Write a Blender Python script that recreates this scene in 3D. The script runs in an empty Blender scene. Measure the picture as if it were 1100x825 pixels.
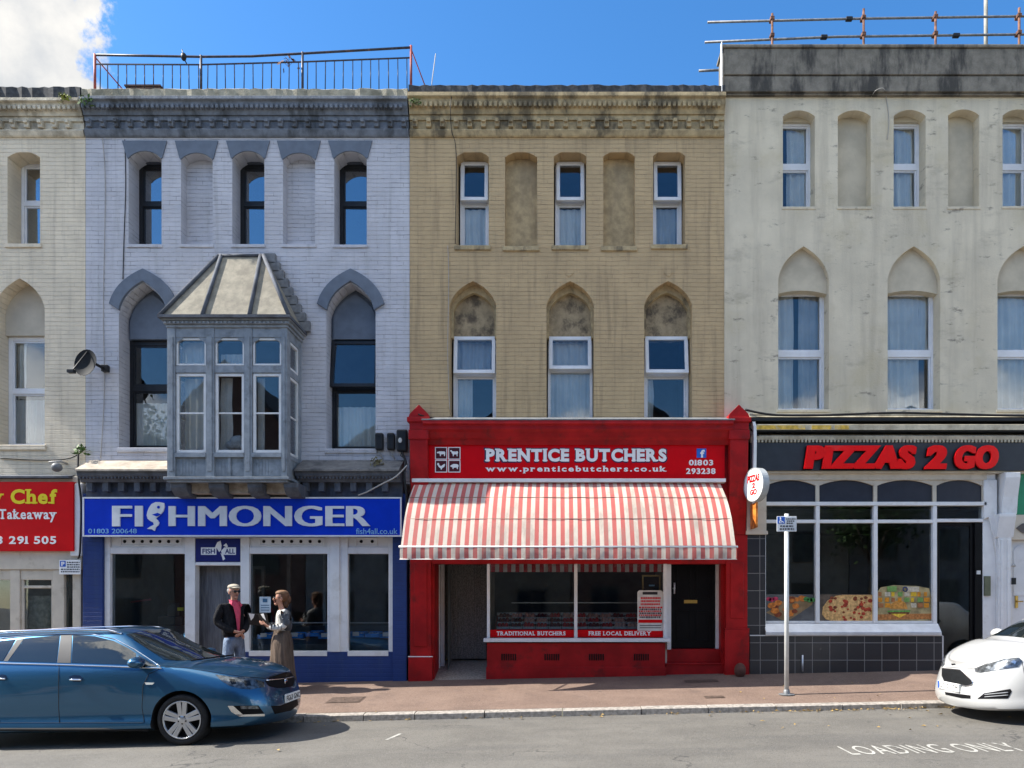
import bpy, bmesh, math, random
from mathutils import Vector, Matrix
from mathutils.geometry import tessellate_polygon
from mathutils.bvhtree import BVHTree

R = math.radians
random.seed(7)
S = bpy.context.scene
C = S.collection

# ------------------------------------------------------------------ camera
FPX, CX, CY, DIST, ZC = 800.0, 600.0, 648.0, 12.9, 1.274
cam_d = bpy.data.cameras.new('camera')
cam = bpy.data.objects.new('camera', cam_d)
C.objects.link(cam)
cam.location = (0, -DIST, ZC)
cam.rotation_euler = (R(90), 0, 0)
cam_d.sensor_width = 36
cam_d.lens = FPX / 1100 * 36
cam_d.shift_x = -(CX - 550) / 1100
cam_d.shift_y = (CY - 412.5) / 1100
cam_d.clip_end = 2000
S.camera = cam

# ------------------------------------------------------------------ sky and sun
SUN_EL, SUN_AZ = R(43.8), R(268.2)
world = bpy.data.worlds.new('World')
S.world = world
world.use_nodes = True
def build_world():
    nt = world.node_tree
    N, L = nt.nodes, nt.links
    bg = N['Background']
    sky = N.new('ShaderNodeTexSky'); sky.sky_type = 'NISHITA'; sky.sun_disc = False
    sky.sun_elevation = SUN_EL; sky.sun_rotation = SUN_AZ; sky.ozone_density = 4.0; sky.air_density = 1.0; sky.dust_density = .3
    hs = N.new('ShaderNodeHueSaturation'); hs.inputs['Saturation'].default_value = 1.24; hs.inputs['Value'].default_value = .86
    L.new(sky.outputs[0], hs.inputs['Color'])
    tc = N.new('ShaderNodeTexCoord')
    def math_n(op, a, b=None, clamp=False):
        n = N.new('ShaderNodeMath'); n.operation = op; n.use_clamp = clamp
        for i, v in enumerate((a, b)):
            if v is None: continue
            if isinstance(v, (int, float)): n.inputs[i].default_value = v
            else: L.new(v, n.inputs[i])
        return n.outputs[0]
    def smooth(v, a, b):
        n = N.new('ShaderNodeMapRange'); n.interpolation_type = 'SMOOTHSTEP'
        L.new(v, n.inputs[0]); n.inputs[1].default_value = a; n.inputs[2].default_value = b
        return n.outputs[0]
    nrm = N.new('ShaderNodeVectorMath'); nrm.operation = 'NORMALIZE'; L.new(tc.outputs['Generated'], nrm.inputs[0])
    d = nrm.outputs[0]
    sx = N.new('ShaderNodeSeparateXYZ'); L.new(d, sx.inputs[0])
    # cumulus bank beyond the left-hand roofs
    dt = N.new('ShaderNodeVectorMath'); dt.operation = 'DOT_PRODUCT'; L.new(d, dt.inputs[0])
    c = Vector((-.84, 1.0, .70)).normalized(); dt.inputs[1].default_value = c
    n1 = N.new('ShaderNodeTexNoise'); n1.inputs['Scale'].default_value = 13; n1.inputs['Detail'].default_value = 8; n1.inputs['Roughness'].default_value = .62
    L.new(d, n1.inputs['Vector'])
    a = math_n('ADD', dt.outputs['Value'], math_n('MULTIPLY', math_n('SUBTRACT', n1.outputs[0], .5), .026))
    bank = smooth(a, .9868, .9895)
    # broken cloud in the half of the sky behind the viewer
    n2 = N.new('ShaderNodeTexNoise'); n2.inputs['Scale'].default_value = 2.3; n2.inputs['Detail'].default_value = 7; n2.inputs['Roughness'].default_value = .58
    L.new(d, n2.inputs['Vector'])
    rear = smooth(sx.outputs['Y'], .12, -.25)
    low = smooth(sx.outputs['Z'], .02, .12)
    hole = smooth(math_n('ABSOLUTE', math_n('SUBTRACT', sx.outputs['Z'], .50)), .17, .30)   # clearer belt about 30 degrees up
    br = math_n('MULTIPLY', smooth(math_n('ADD', n2.outputs[0], math_n('MULTIPLY', math_n('SUBTRACT', hole, 1.0), .30)), .40, .50), math_n('MULTIPLY', rear, low))
    m = math_n('MAXIMUM', bank, br)
    # cloud brightness with soft grey undersides
    n3 = N.new('ShaderNodeTexNoise'); n3.inputs['Scale'].default_value = 9; n3.inputs['Detail'].default_value = 9; n3.inputs['Roughness'].default_value = .55
    ofs = N.new('ShaderNodeVectorMath'); ofs.operation = 'ADD'; L.new(d, ofs.inputs[0]); ofs.inputs[1].default_value = (.31, .2, .07)
    L.new(ofs.outputs[0], n3.inputs['Vector'])
    cr = N.new('ShaderNodeValToRGB'); L.new(n3.outputs[0], cr.inputs[0])
    cr.color_ramp.elements[0].position = .36; cr.color_ramp.elements[0].color = (.50, .55, .62, 1)
    cr.color_ramp.elements[1].position = .62; cr.color_ramp.elements[1].color = (1, .975, .93, 1)
    sc = N.new('ShaderNodeVectorMath'); sc.operation = 'SCALE'; L.new(cr.outputs[0], sc.inputs[0])
    # clouds behind the viewer are boosted well past the bank to light the fronts
    L.new(math_n('ADD', 3.4, math_n('MULTIPLY', br, 6.5)), sc.inputs['Scale'])
    mx = N.new('ShaderNodeMix'); mx.data_type = 'RGBA'
    L.new(m, mx.inputs[0]); L.new(hs.outputs[0], mx.inputs[6]); L.new(sc.outputs[0], mx.inputs[7])
    L.new(mx.outputs[2], bg.inputs['Color'])
    bg.inputs['Strength'].default_value = .1
build_world()
sun_d = bpy.data.lights.new('sun', 'SUN')
sun = bpy.data.objects.new('sun', sun_d); C.objects.link(sun)
sun_d.energy = 3.6; sun_d.angle = R(.5); sun_d.color = (1, .95, .87)
sun_vec = Vector((math.sin(SUN_AZ) * math.cos(SUN_EL), math.cos(SUN_AZ) * math.cos(SUN_EL), math.sin(SUN_EL)))
sun.rotation_euler = (-sun_vec).to_track_quat('-Z', 'Y').to_euler()
S.view_settings.view_transform = 'Standard'
S.view_settings.look = 'None'
S.view_settings.exposure = 1.64
S.view_settings.gamma = 1
S.view_settings.use_curve_mapping = False

# ------------------------------------------------------------------ helpers
def PX(px, y=0.0): return (px - CX) * (DIST + y) / FPX
def PZ(py, y=0.0): return ZC + (CY - py) * (DIST + y) / FPX
KERB = -2.5
def gz(x, y):                                # pavement and road heights: the street climbs to the right
    if y > KERB: return .0205 * x + .088 * min(y, .6)
    return -.31 + .0225 * x

def wl(o):
    v = Vector((0, 0, 0))
    while o is not None:
        v += o.location; o = o.parent
    return v

class MB:
    def __init__(s): s.v = []; s.f = []; s.mi = []; s.sm = []; s.m = 0
    def add(s, vs, fs, smooth=False):
        o = len(s.v); s.v += [tuple(p) for p in vs]
        for f in fs:
            s.f.append([o + i for i in f]); s.mi.append(s.m); s.sm.append(smooth)
    def box(s, x0, x1, y0, y1, z0, z1):
        s.add([(x0,y0,z0),(x1,y0,z0),(x1,y1,z0),(x0,y1,z0),(x0,y0,z1),(x1,y0,z1),(x1,y1,z1),(x0,y1,z1)],
              [(0,1,5,4),(1,2,6,5),(2,3,7,6),(3,0,4,7),(4,5,6,7),(3,2,1,0)])
        return s
    def prism(s, poly, y0, y1, holes=(), back=True):    # polygon in the x-z plane, front at y0
        loops = [list(poly)] + [list(h) for h in holes]
        tri = tessellate_polygon([[Vector((p[0], p[1], 0)) for p in l] for l in loops])
        flat = [p for l in loops for p in l]; n = len(flat)
        s.add([(p[0], y0, p[1]) for p in flat], [t for t in tri])
        if back: s.add([(p[0], y1, p[1]) for p in flat], [t[::-1] for t in tri])
        for l in loops:
            k = len(l)
            s.add([(p[0], y0, p[1]) for p in l] + [(p[0], y1, p[1]) for p in l], [(i, (i+1) % k, k + (i+1) % k, k + i) for i in range(k)])
        return s
    def extr_x(s, prof, x0, x1):                        # profile in the y-z plane
        k = len(prof)
        s.add([(x0, p[0], p[1]) for p in prof] + [(x1, p[0], p[1]) for p in prof],
              [(i, (i+1) % k, k + (i+1) % k, k + i) for i in range(k)] + [tuple(range(k)), tuple(range(2*k-1, k-1, -1))])
        return s
    def tube(s, pts, r, n=8, caps=True):
        pts = [Vector(p) for p in pts]; rs = r if isinstance(r, (list, tuple)) else [r] * len(pts)
        vs = []; up = None
        for i, p in enumerate(pts):
            t = (pts[min(i+1, len(pts)-1)] - pts[max(i-1, 0)]).normalized()
            a = Vector((0,0,1)) if abs(t.z) < .9 else Vector((1,0,0))
            u = t.cross(a).normalized(); w = t.cross(u)
            if up is not None and u.dot(up) < 0: u, w = -u, -w
            up = u
            for k in range(n):
                q = 2*math.pi*k/n; vs.append(p + (u*math.cos(q) + w*math.sin(q)) * rs[i])
        fs = [(i*n+k, i*n+(k+1)%n, (i+1)*n+(k+1)%n, (i+1)*n+k) for i in range(len(pts)-1) for k in range(n)]
        s.add(vs, fs, True)
        if caps: s.add(vs[:n], [tuple(range(n))]); s.add(vs[-n:], [tuple(range(n))])
        return s
    def lathe(s, prof, o, axis='z', n=24, smooth=True):  # profile of (radius, along)
        vs = []; o = Vector(o)
        for r, h in prof:
            for k in range(n):
                q = 2*math.pi*k/n; a, b = r*math.cos(q), r*math.sin(q)
                vs.append(o + (Vector((a,b,h)) if axis == 'z' else Vector((a,h,b)) if axis == 'y' else Vector((h,a,b))))
        s.add(vs, [(i*n+k, i*n+(k+1)%n, (i+1)*n+(k+1)%n, (i+1)*n+k) for i in range(len(prof)-1) for k in range(n)], smooth)
        return s
    def ball(s, c, rx, ry, rz, n=12):
        return s.add([(c[0]+rx*math.sin(math.pi*i/n)*math.cos(2*math.pi*k/n), c[1]+ry*math.sin(math.pi*i/n)*math.sin(2*math.pi*k/n), c[2]+rz*math.cos(math.pi*i/n)) for i in range(n+1) for k in range(n)],
              [(i*n+k, i*n+(k+1)%n, (i+1)*n+(k+1)%n, (i+1)*n+k) for i in range(n) for k in range(n)], True)
    def build_each(s, name, mats, parent=None, bevel=0, label=None):
        """every separate piece becomes an object of its own"""
        own = list(range(len(s.v)))
        def find(i):
            while own[i] != i: own[i] = own[own[i]]; i = own[i]
            return i
        for f in s.f:
            for i in f[1:]: own[find(i)] = find(f[0])
        parts = {}
        for k, f in enumerate(s.f): parts.setdefault(find(f[0]), []).append(k)
        out = []
        for fs in parts.values():
            q = MB(); ix = {}
            for k in fs:
                for i in s.f[k]:
                    if i not in ix: ix[i] = len(q.v); q.v.append(s.v[i])
                q.f.append([ix[i] for i in s.f[k]]); q.mi.append(s.mi[k]); q.sm.append(s.sm[k])
            out.append(q.build(name, mats, parent, bevel, label))
        return out
    def build(s, name, mats, parent=None, bevel=0, label=None, recalc=True):
        me = bpy.data.meshes.new(name)
        o0 = wl(parent) if parent else Vector((0,0,0))
        me.from_pydata([(p[0]-o0.x, p[1]-o0.y, p[2]-o0.z) for p in s.v], [], s.f)
        mats = mats if isinstance(mats, (list, tuple)) else [mats]
        for m in mats: me.materials.append(m)
        for p, mi, sm in zip(me.polygons, s.mi, s.sm): p.material_index = mi; p.use_smooth = sm
        bm = bmesh.new(); bm.from_mesh(me)
        bmesh.ops.remove_doubles(bm, verts=bm.verts, dist=1e-5)
        if recalc: bmesh.ops.recalc_face_normals(bm, faces=bm.faces)
        bm.to_mesh(me); bm.free()
        return link(name, me, parent, bevel, label)

def link(name, me, parent=None, bevel=0, label=None):
    o = bpy.data.objects.new(name, me); C.objects.link(o)
    if parent: o.parent = parent
    if bevel:
        b = o.modifiers.new('bevel', 'BEVEL'); b.width = bevel; b.segments = 2; b.limit_method = 'ANGLE'; b.angle_limit = R(40)
    if label: o['label'] = label
    return o
def tag(o, label=None, cat=None, group=None, kind=None):
    if label: o['label'] = label
    if cat: o['category'] = cat
    if group: o['group'] = group
    if kind: o['kind'] = kind
    return o
def thing(name, label, cat, loc, group=None):
    o = bpy.data.objects.new(name, None); C.objects.link(o); o.location = loc; o.empty_display_size = .2
    return tag(o, label, cat, group)
def copy_tree(o, parent=None):
    c = o.copy(); C.objects.link(c)
    if parent: c.parent = parent
    for ch in list(o.children): copy_tree(ch, c)
    return c

# ------------------------------------------------------------------ materials
def new_mat(name):
    m = bpy.data.materials.new(name); m.use_nodes = True
    return m, m.node_tree, m.node_tree.nodes['Principled BSDF']
def noise(nt, vec, scale, detail=4, rough=.55):
    n = nt.nodes.new('ShaderNodeTexNoise'); n.inputs['Scale'].default_value = scale; n.inputs['Detail'].default_value = detail; n.inputs['Roughness'].default_value = rough
    nt.links.new(vec, n.inputs['Vector']); return n.outputs[0]
def ramp(nt, fac, a, b, smooth=True):
    n = nt.nodes.new('ShaderNodeMapRange'); n.interpolation_type = 'SMOOTHSTEP' if smooth else 'LINEAR'
    nt.links.new(fac, n.inputs[0]); n.inputs[1].default_value = a; n.inputs[2].default_value = b
    return n.outputs[0]
def mixc(nt, fac, a, b):
    n = nt.nodes.new('ShaderNodeMix'); n.data_type = 'RGBA'
    for i, v in ((0, fac), (6, a), (7, b)):
        if isinstance(v, (int, float)): n.inputs[i].default_value = v
        elif isinstance(v, (tuple, list)): n.inputs[i].default_value = (*v[:3], 1)
        else: nt.links.new(v, n.inputs[i])
    return n.outputs[2]
def mul(nt, a, b, op='MULTIPLY'):
    n = nt.nodes.new('ShaderNodeMath'); n.operation = op
    for i, v in enumerate((a, b)):
        if isinstance(v, (int, float)): n.inputs[i].default_value = v
        else: nt.links.new(v, n.inputs[i])
    return n.outputs[0]
def objvec(nt, scale=(1,1,1)):
    tc = nt.nodes.new('ShaderNodeTexCoord'); mp = nt.nodes.new('ShaderNodeMapping')
    nt.links.new(tc.outputs['Object'], mp.inputs[0]); mp.inputs['Scale'].default_value = scale
    return mp.outputs[0]
def bump(nt, b, h, strength=.3, dist=.01):
    n = nt.nodes.new('ShaderNodeBump'); n.inputs['Strength'].default_value = strength; n.inputs['Distance'].default_value = dist
    nt.links.new(h, n.inputs['Height']); nt.links.new(n.outputs[0], b.inputs['Normal'])
def sh(c, k): return tuple(min(1, x*k) for x in c)

def M(name, col, rough=.6, metal=0, var=.15, scale=6, bmp=.0, bscale=60, spec=.28, coat=0, dirt=None, dirt_amt=.0, stretch=(1,1,1)):
    m, nt, b = new_mat(name)
    v = objvec(nt, stretch)
    c = mixc(nt, ramp(nt, noise(nt, v, scale, 6), .3, .7), sh(col, 1-var), sh(col, 1+var))
    if dirt:
        c = mixc(nt, mul(nt, ramp(nt, noise(nt, v, scale*.45+1.3, 8, .7), .52, .68), dirt_amt), c, dirt)
    nt.links.new(c, b.inputs['Base Color'])
    b.inputs['Roughness'].default_value = rough; b.inputs['Metallic'].default_value = metal
    b.inputs['Specular IOR Level'].default_value = spec; b.inputs['Coat Weight'].default_value = coat
    if bmp: bump(nt, b, noise(nt, v, bscale, 4), bmp, .004)
    return m

def cloth(name, col, var=.2, crease=11, depth=.05, stretch=(1,1,.6)):
    m, nt, b = new_mat(name); v = objvec(nt, stretch); n = noise(nt, v, crease, 5, .6)
    c = mixc(nt, ramp(nt, n, .3, .7), sh(col, 1-var), sh(col, 1+var)); nt.links.new(c, b.inputs['Base Color'])
    b.inputs['Roughness'].default_value = .9; b.inputs['Specular IOR Level'].default_value = .15
    bump(nt, b, n, 1.0, depth); return m

def brick_paint(name, col, joint, dirt, joint_amt=.7, dirt_amt=.5, bmp=.55, course=.075):
    m, nt, b = new_mat(name)
    N, L = nt.nodes, nt.links
    tc = N.new('ShaderNodeTexCoord'); sx = N.new('ShaderNodeSeparateXYZ'); L.new(tc.outputs['Object'], sx.inputs[0])
    cx = N.new('ShaderNodeCombineXYZ'); L.new(mul(nt, sx.outputs['X'], sx.outputs['Y'], 'ADD'), cx.inputs[0])
    wob = mul(nt, mul(nt, noise(nt, tc.outputs['Object'], 3, 4), .5, 'SUBTRACT'), .034)
    L.new(mul(nt, sx.outputs['Z'], wob, 'ADD'), cx.inputs[1])
    br = N.new('ShaderNodeTexBrick'); L.new(cx.outputs[0], br.inputs['Vector'])
    br.inputs['Scale'].default_value = 1; br.inputs['Brick Width'].default_value = .225; br.inputs['Row Height'].default_value = course
    br.inputs['Mortar Size'].default_value = .0052; br.inputs['Mortar Smooth'].default_value = .35
    br.inputs['Color1'].default_value = (.35,.35,.35,1); br.inputs['Color2'].default_value = (.65,.65,.65,1); br.inputs['Mortar'].default_value = (.5,.5,.5,1)
    ov = objvec(nt)
    n1 = noise(nt, ov, 1.7, 8, .6); n2 = noise(nt, objvec(nt, (1.0, 1, 4.0)), 2.6, 7, .7); n3 = noise(nt, objvec(nt, (5, 1, .35)), 1.6, 6, .6)
    base = mixc(nt, ramp(nt, n1, .3, .7), sh(col, .86), sh(col, 1.08))
    base = mixc(nt, mul(nt, br.outputs['Color'], .42), base, sh(col, .74))
    base = mixc(nt, mul(nt, ramp(nt, n3, .49, .69), dirt_amt), base, dirt)
    # bed joints read far more than perpends under thick paint
    fz = mul(nt, mul(nt, mul(nt, sx.outputs['Z'], wob, 'ADD'), 1/course), 0, 'FRACT')
    edge = mul(nt, mul(nt, mul(nt, fz, .5, 'SUBTRACT'), 0, 'ABSOLUTE'), .5, 'SUBTRACT')
    bed = ramp(nt, mul(nt, edge, -1.0), .11, .02)
    jm = mul(nt, mul(nt, bed, ramp(nt, n2, .47, .70)), joint_amt)
    jm2 = mul(nt, mul(nt, br.outputs['Fac'], ramp(nt, noise(nt, ov, 3.7, 6, .7), .46, .66)), joint_amt*.75)
    base = mixc(nt, mul(nt, jm, jm2, 'MAXIMUM'), base, joint)
    L.new(base, b.inputs['Base Color']); b.inputs['Roughness'].default_value = .75
    h = mul(nt, mul(nt, mul(nt, br.outputs['Fac'], -.45), mul(nt, bed, -.5), 'ADD'), mul(nt, noise(nt, ov, 45, 4), .55), 'ADD')
    h = mul(nt, h, mul(nt, br.outputs['Color'], .5), 'ADD')
    bump(nt, b, h, bmp, .012)
    return m

def render_wall(name, col, dirt, mould):
    m, nt, b = new_mat(name); L = nt.links
    ov = objvec(nt); st = objvec(nt, (3.5, 1, .3)); hz = objvec(nt, (1, 1, 2.4))
    c = mixc(nt, ramp(nt, noise(nt, ov, 1.1, 8, .6), .3, .72), sh(col, .86), sh(col, 1.08))
    c = mixc(nt, mul(nt, ramp(nt, noise(nt, st, 1.0, 8, .65), .44, .72), .55), c, dirt)
    c = mixc(nt, mul(nt, ramp(nt, noise(nt, ov, .8, 7, .65), .50, .66), .55), c, (.50,.425,.27))
    c = mixc(nt, mul(nt, ramp(nt, noise(nt, hz, 1.1, 8, .7), .53, .70), .5), c, sh(dirt, .8))
    c = mixc(nt, mul(nt, ramp(nt, noise(nt, hz, 2.6, 9, .72), .57, .68), .8), c, mould)
    c = mixc(nt, mul(nt, ramp(nt, noise(nt, ov, 16, 5, .7), .62, .72), .35), c, mould)
    L.new(c, b.inputs['Base Color']); b.inputs['Roughness'].default_value = .8
    bump(nt, b, mul(nt, noise(nt, ov, 35, 5), noise(nt, ov, 5, 5), 'ADD'), .35, .012)
    return m

def stained(name, col, stain, amt=.8, zs=.25, rough=.85, scale=3.0):       # rain streaks running down
    m, nt, b = new_mat(name)
    st = objvec(nt, (1.0, 1, zs)); ov = objvec(nt)
    c = mixc(nt, ramp(nt, noise(nt, ov, 7, 8, .65), .3, .7), sh(col, .75), sh(col, 1.2))
    c = mixc(nt, mul(nt, ramp(nt, noise(nt, st, scale, 8, .65), .47, .64), amt), c, stain)
    c = mixc(nt, mul(nt, ramp(nt, noise(nt, ov, 30, 4, .7), .6, .72), .5), c, sh(stain, 1.6))
    nt.links.new(c, b.inputs['Base Color']); b.inputs['Roughness'].default_value = rough
    bump(nt, b, noise(nt, ov, 40, 5), .4, .01)
    return m

def glass_mat(name, tint=(.80,.86,.86), lo=.10, wave=.015, hi=1.3):
    m, nt, b = new_mat(name); N, L = nt.nodes, nt.links
    N.remove(b)
    out = N['Material Output']
    tr = N.new('ShaderNodeBsdfTransparent'); tr.inputs[0].default_value = (*tint, 1)
    gl = N.new('ShaderNodeBsdfGlossy'); gl.inputs['Roughness'].default_value = .0; gl.inputs['Color'].default_value = (.95,.97,1,1)
    fr = N.new('ShaderNodeFresnel'); fr.inputs[0].default_value = 1.5
    bp = N.new('ShaderNodeBump'); bp.inputs['Strength'].default_value = wave; bp.inputs['Distance'].default_value = .1
    L.new(noise(nt, objvec(nt), 1.8, 2), bp.inputs['Height'])
    L.new(bp.outputs[0], gl.inputs['Normal'])
    mx = N.new('ShaderNodeMixShader'); L.new(mul(nt, mul(nt, fr.outputs[0], hi), lo, 'ADD'), mx.inputs[0])
    L.new(tr.outputs[0], mx.inputs[1]); L.new(gl.outputs[0], mx.inputs[2]); L.new(mx.outputs[0], out.inputs[0])
    return m

W_CREAM = brick_paint('cream painted brick', (.74,.64,.48), (.24,.19,.13), (.46,.39,.29), .45, .5, .85)
W_LILAC = brick_paint('lilac painted brick', (.53,.53,.565), (.09,.09,.10), (.34,.34,.35), .8, .5, .8)
W_OCHRE = brick_paint('ochre painted brick', (.50,.362,.195), (.16,.11,.055), (.29,.21,.115), .6, .7, .85)
W_RENDER = render_wall('cream render', (.64,.565,.42), (.38,.33,.245), (.15,.13,.105))
M_GREYT = stained('grey trim paint', (.15,.17,.20), (.04,.045,.05), .8)
M_GREYB = M('grey tympanum paint', (.125,.15,.19), .6, var=.1, bmp=.2)
M_BAY = M('bay grey gloss paint', (.235,.26,.285), .4, var=.16, scale=9, dirt=(.09,.09,.09), dirt_amt=.5, bmp=.1)
M_DARKT = stained('dark slate trim paint', (.085,.095,.115), (.03,.03,.035), .6)
M_COPING = stained('weathered coping', (.34,.31,.23), (.13,.12,.08), .7, zs=1)
M_CONC = stained('sooty parapet concrete', (.195,.175,.14), (.032,.030,.027), .9)
M_SLATE = M('black bitumen capping', (.045,.047,.05), .7, var=.4, scale=14, dirt=(.2,.2,.19), dirt_amt=.3)
M_OCHRET = stained('ochre cornice paint', (.42,.325,.18), (.085,.07,.045), .85, zs=.5)
M_CREAMT = stained('cream cornice paint', (.58,.52,.40), (.20,.17,.12), .7, zs=.6)
M_NICHE_L = M('pale niche stone paint', (.50,.48,.50), .8, var=.12, scale=3, bmp=.25)
M_NICHE_O = stained('stained ochre niche', (.43,.325,.18), (.27,.20,.12), .55)
M_NICHE_R = M('cream niche render', (.52,.46,.345), .8, var=.12, scale=3, bmp=.2)
M_TYMP_O = stained('sooty ochre tympanum', (.37,.285,.17), (.085,.065,.045), .9, zs=.8, scale=3.4)
M_TYMP_C = M('cream tympanum', (.50,.45,.36), .8, var=.1, scale=3, bmp=.2)
M_PVC = M('white plastic frame', (.74,.75,.77), .35, var=.04)
M_BLKF = M('black window frame', (.016,.017,.02), .4, var=.2)
M_GLASS = glass_mat('window glass', (.92,.94,.94), .02, .012, .85)
M_GLASS_U = glass_mat('upper window glass', (.42,.50,.55), .22, .006)
M_SHOPG = glass_mat('shop window glass', (.90,.93,.93), .01, .004, .9)
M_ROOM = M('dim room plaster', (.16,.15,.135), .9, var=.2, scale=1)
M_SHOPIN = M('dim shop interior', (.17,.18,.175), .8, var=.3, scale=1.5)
M_CURT = M('net curtain', (.84,.81,.74), .9, var=.08, scale=3)
M_CURT2 = M('grey blue curtain', (.58,.58,.57), .9, var=.1, scale=3)
M_RED = M('butcher red paint', (.33,.008,.009), .5, var=.22, scale=3, bmp=.12, bscale=20, dirt=(.16,.012,.011), dirt_amt=.85, spec=.2)
M_REDSIGN = M('red sign panel', (.58,.002,.006), .35, var=.04, spec=.12)
M_NAVY = brick_paint('navy painted brick', (.008,.034,.16), (.004,.012,.06), (.02,.05,.14), .5, .4, .4)
M_BLUESIGN = M('royal blue sign', (.003,.035,.46), .35, var=.05, spec=.12)
M_NAVYS = M('navy sign', (.012,.018,.13), .3, var=.05)
M_SILVER = M('silver sign lettering', (.66,.68,.70), .35, metal=.15, var=.06)
M_LTBLUE = M('pale blue lettering', (.20,.42,.66), .4, var=.03)
M_WHITE = M('white lettering', (.80,.80,.78), .45, var=.04)
M_WPAINT = M('white shopfront paint', (.70,.70,.69), .5, var=.05, scale=5, dirt=(.45,.42,.36), dirt_amt=.35, bmp=.06)
M_CREAMP = M('cream shopfront paint', (.56,.50,.40), .5, var=.07, scale=5, dirt=(.33,.27,.19), dirt_amt=.5, bmp=.1)
M_BLACK = M('black paint', (.006,.006,.007), .4, var=.2, spec=.12)
M_BLKPL = M('black plastic', (.013,.014,.016), .45, var=.2)
M_DGREY = M('anthracite sign panel', (.034,.039,.046), .4, var=.1)
M_DPANEL = M('charcoal transom panel', (.030,.033,.046), .3, var=.1)
M_LETRED = M('red sign lettering', (.70,.003,.004), .28, var=.06, spec=.2, coat=.15)
M_ALU = M('brushed aluminium', (.60,.61,.63), .4, metal=.5, var=.08)
M_STEEL = M('galvanised steel', (.20,.205,.21), .55, metal=.5, var=.25, scale=14)
M_RUST = M('rusted steel tube', (.15,.075,.05), .75, metal=.2, var=.5, scale=12)
M_RAILB = M('weathered dark rail paint', (.045,.045,.06), .5, var=.35, scale=15, dirt=(.20,.10,.06), dirt_amt=.5)
M_RAILR = M('faded red rail paint', (.30,.07,.06), .6, var=.25, scale=10)
M_LEAD = M('lead flashing', (.17,.175,.18), .6, var=.25, scale=9, bmp=.2)
M_BAYROOF = stained('cracked felt bay roof', (.25,.225,.17), (.15,.13,.10), .5, zs=.6)
M_CABLE = M('black cable', (.014,.014,.015), .6, var=.1)
M_CABLEW = M('grey cable', (.38,.36,.33), .6, var=.1)
M_BRASS = M('brass', (.55,.36,.10), .35, metal=.8, var=.1)
M_YELLOW = M('yellow lettering', (.78,.62,.015), .45, var=.04)
M_LEDGE = stained('cream ledge flashing', (.40,.34,.27), (.2,.16,.12), .6, zs=1)
M_LEDGE_SHADE = stained('shade darkened ledge', (.17,.16,.15), (.05,.05,.05), .7, zs=1)  # right ledge: the bay's shadow put into a darker copy of the colour
M_GOLD = stained('cream fascia moulding', (.44,.40,.30), (.2,.16,.1), .5, zs=.6)
M_GREEN = M('green sign', (.02,.24,.12), .4, var=.06)

# tile, road, pavement, kerb
def tile_mat():
    m, nt, b = new_mat('charcoal glazed tile'); N, L = nt.nodes, nt.links
    tc = N.new('ShaderNodeTexCoord'); sx = N.new('ShaderNodeSeparateXYZ'); L.new(tc.outputs['Object'], sx.inputs[0])
    cx = N.new('ShaderNodeCombineXYZ'); L.new(sx.outputs['X'], cx.inputs[0]); L.new(sx.outputs['Z'], cx.inputs[1])
    br = N.new('ShaderNodeTexBrick'); L.new(cx.outputs[0], br.inputs['Vector']); br.offset = 0
    br.inputs['Scale'].default_value = 1; br.inputs['Brick Width'].default_value = .298; br.inputs['Row Height'].default_value = .298; br.inputs['Mortar Size'].default_value = .0055
    br.inputs['Color1'].default_value = (.022,.022,.026,1); br.inputs['Color2'].default_value = (.032,.032,.036,1); br.inputs['Mortar'].default_value = (.20,.19,.18,1)
    L.new(br.outputs['Color'], b.inputs['Base Color']); b.inputs['Roughness'].default_value = .3
    bump(nt, b, mul(nt, br.outputs['Fac'], -1), .3, .003)
    return m
M_TILE = tile_mat()
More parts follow.
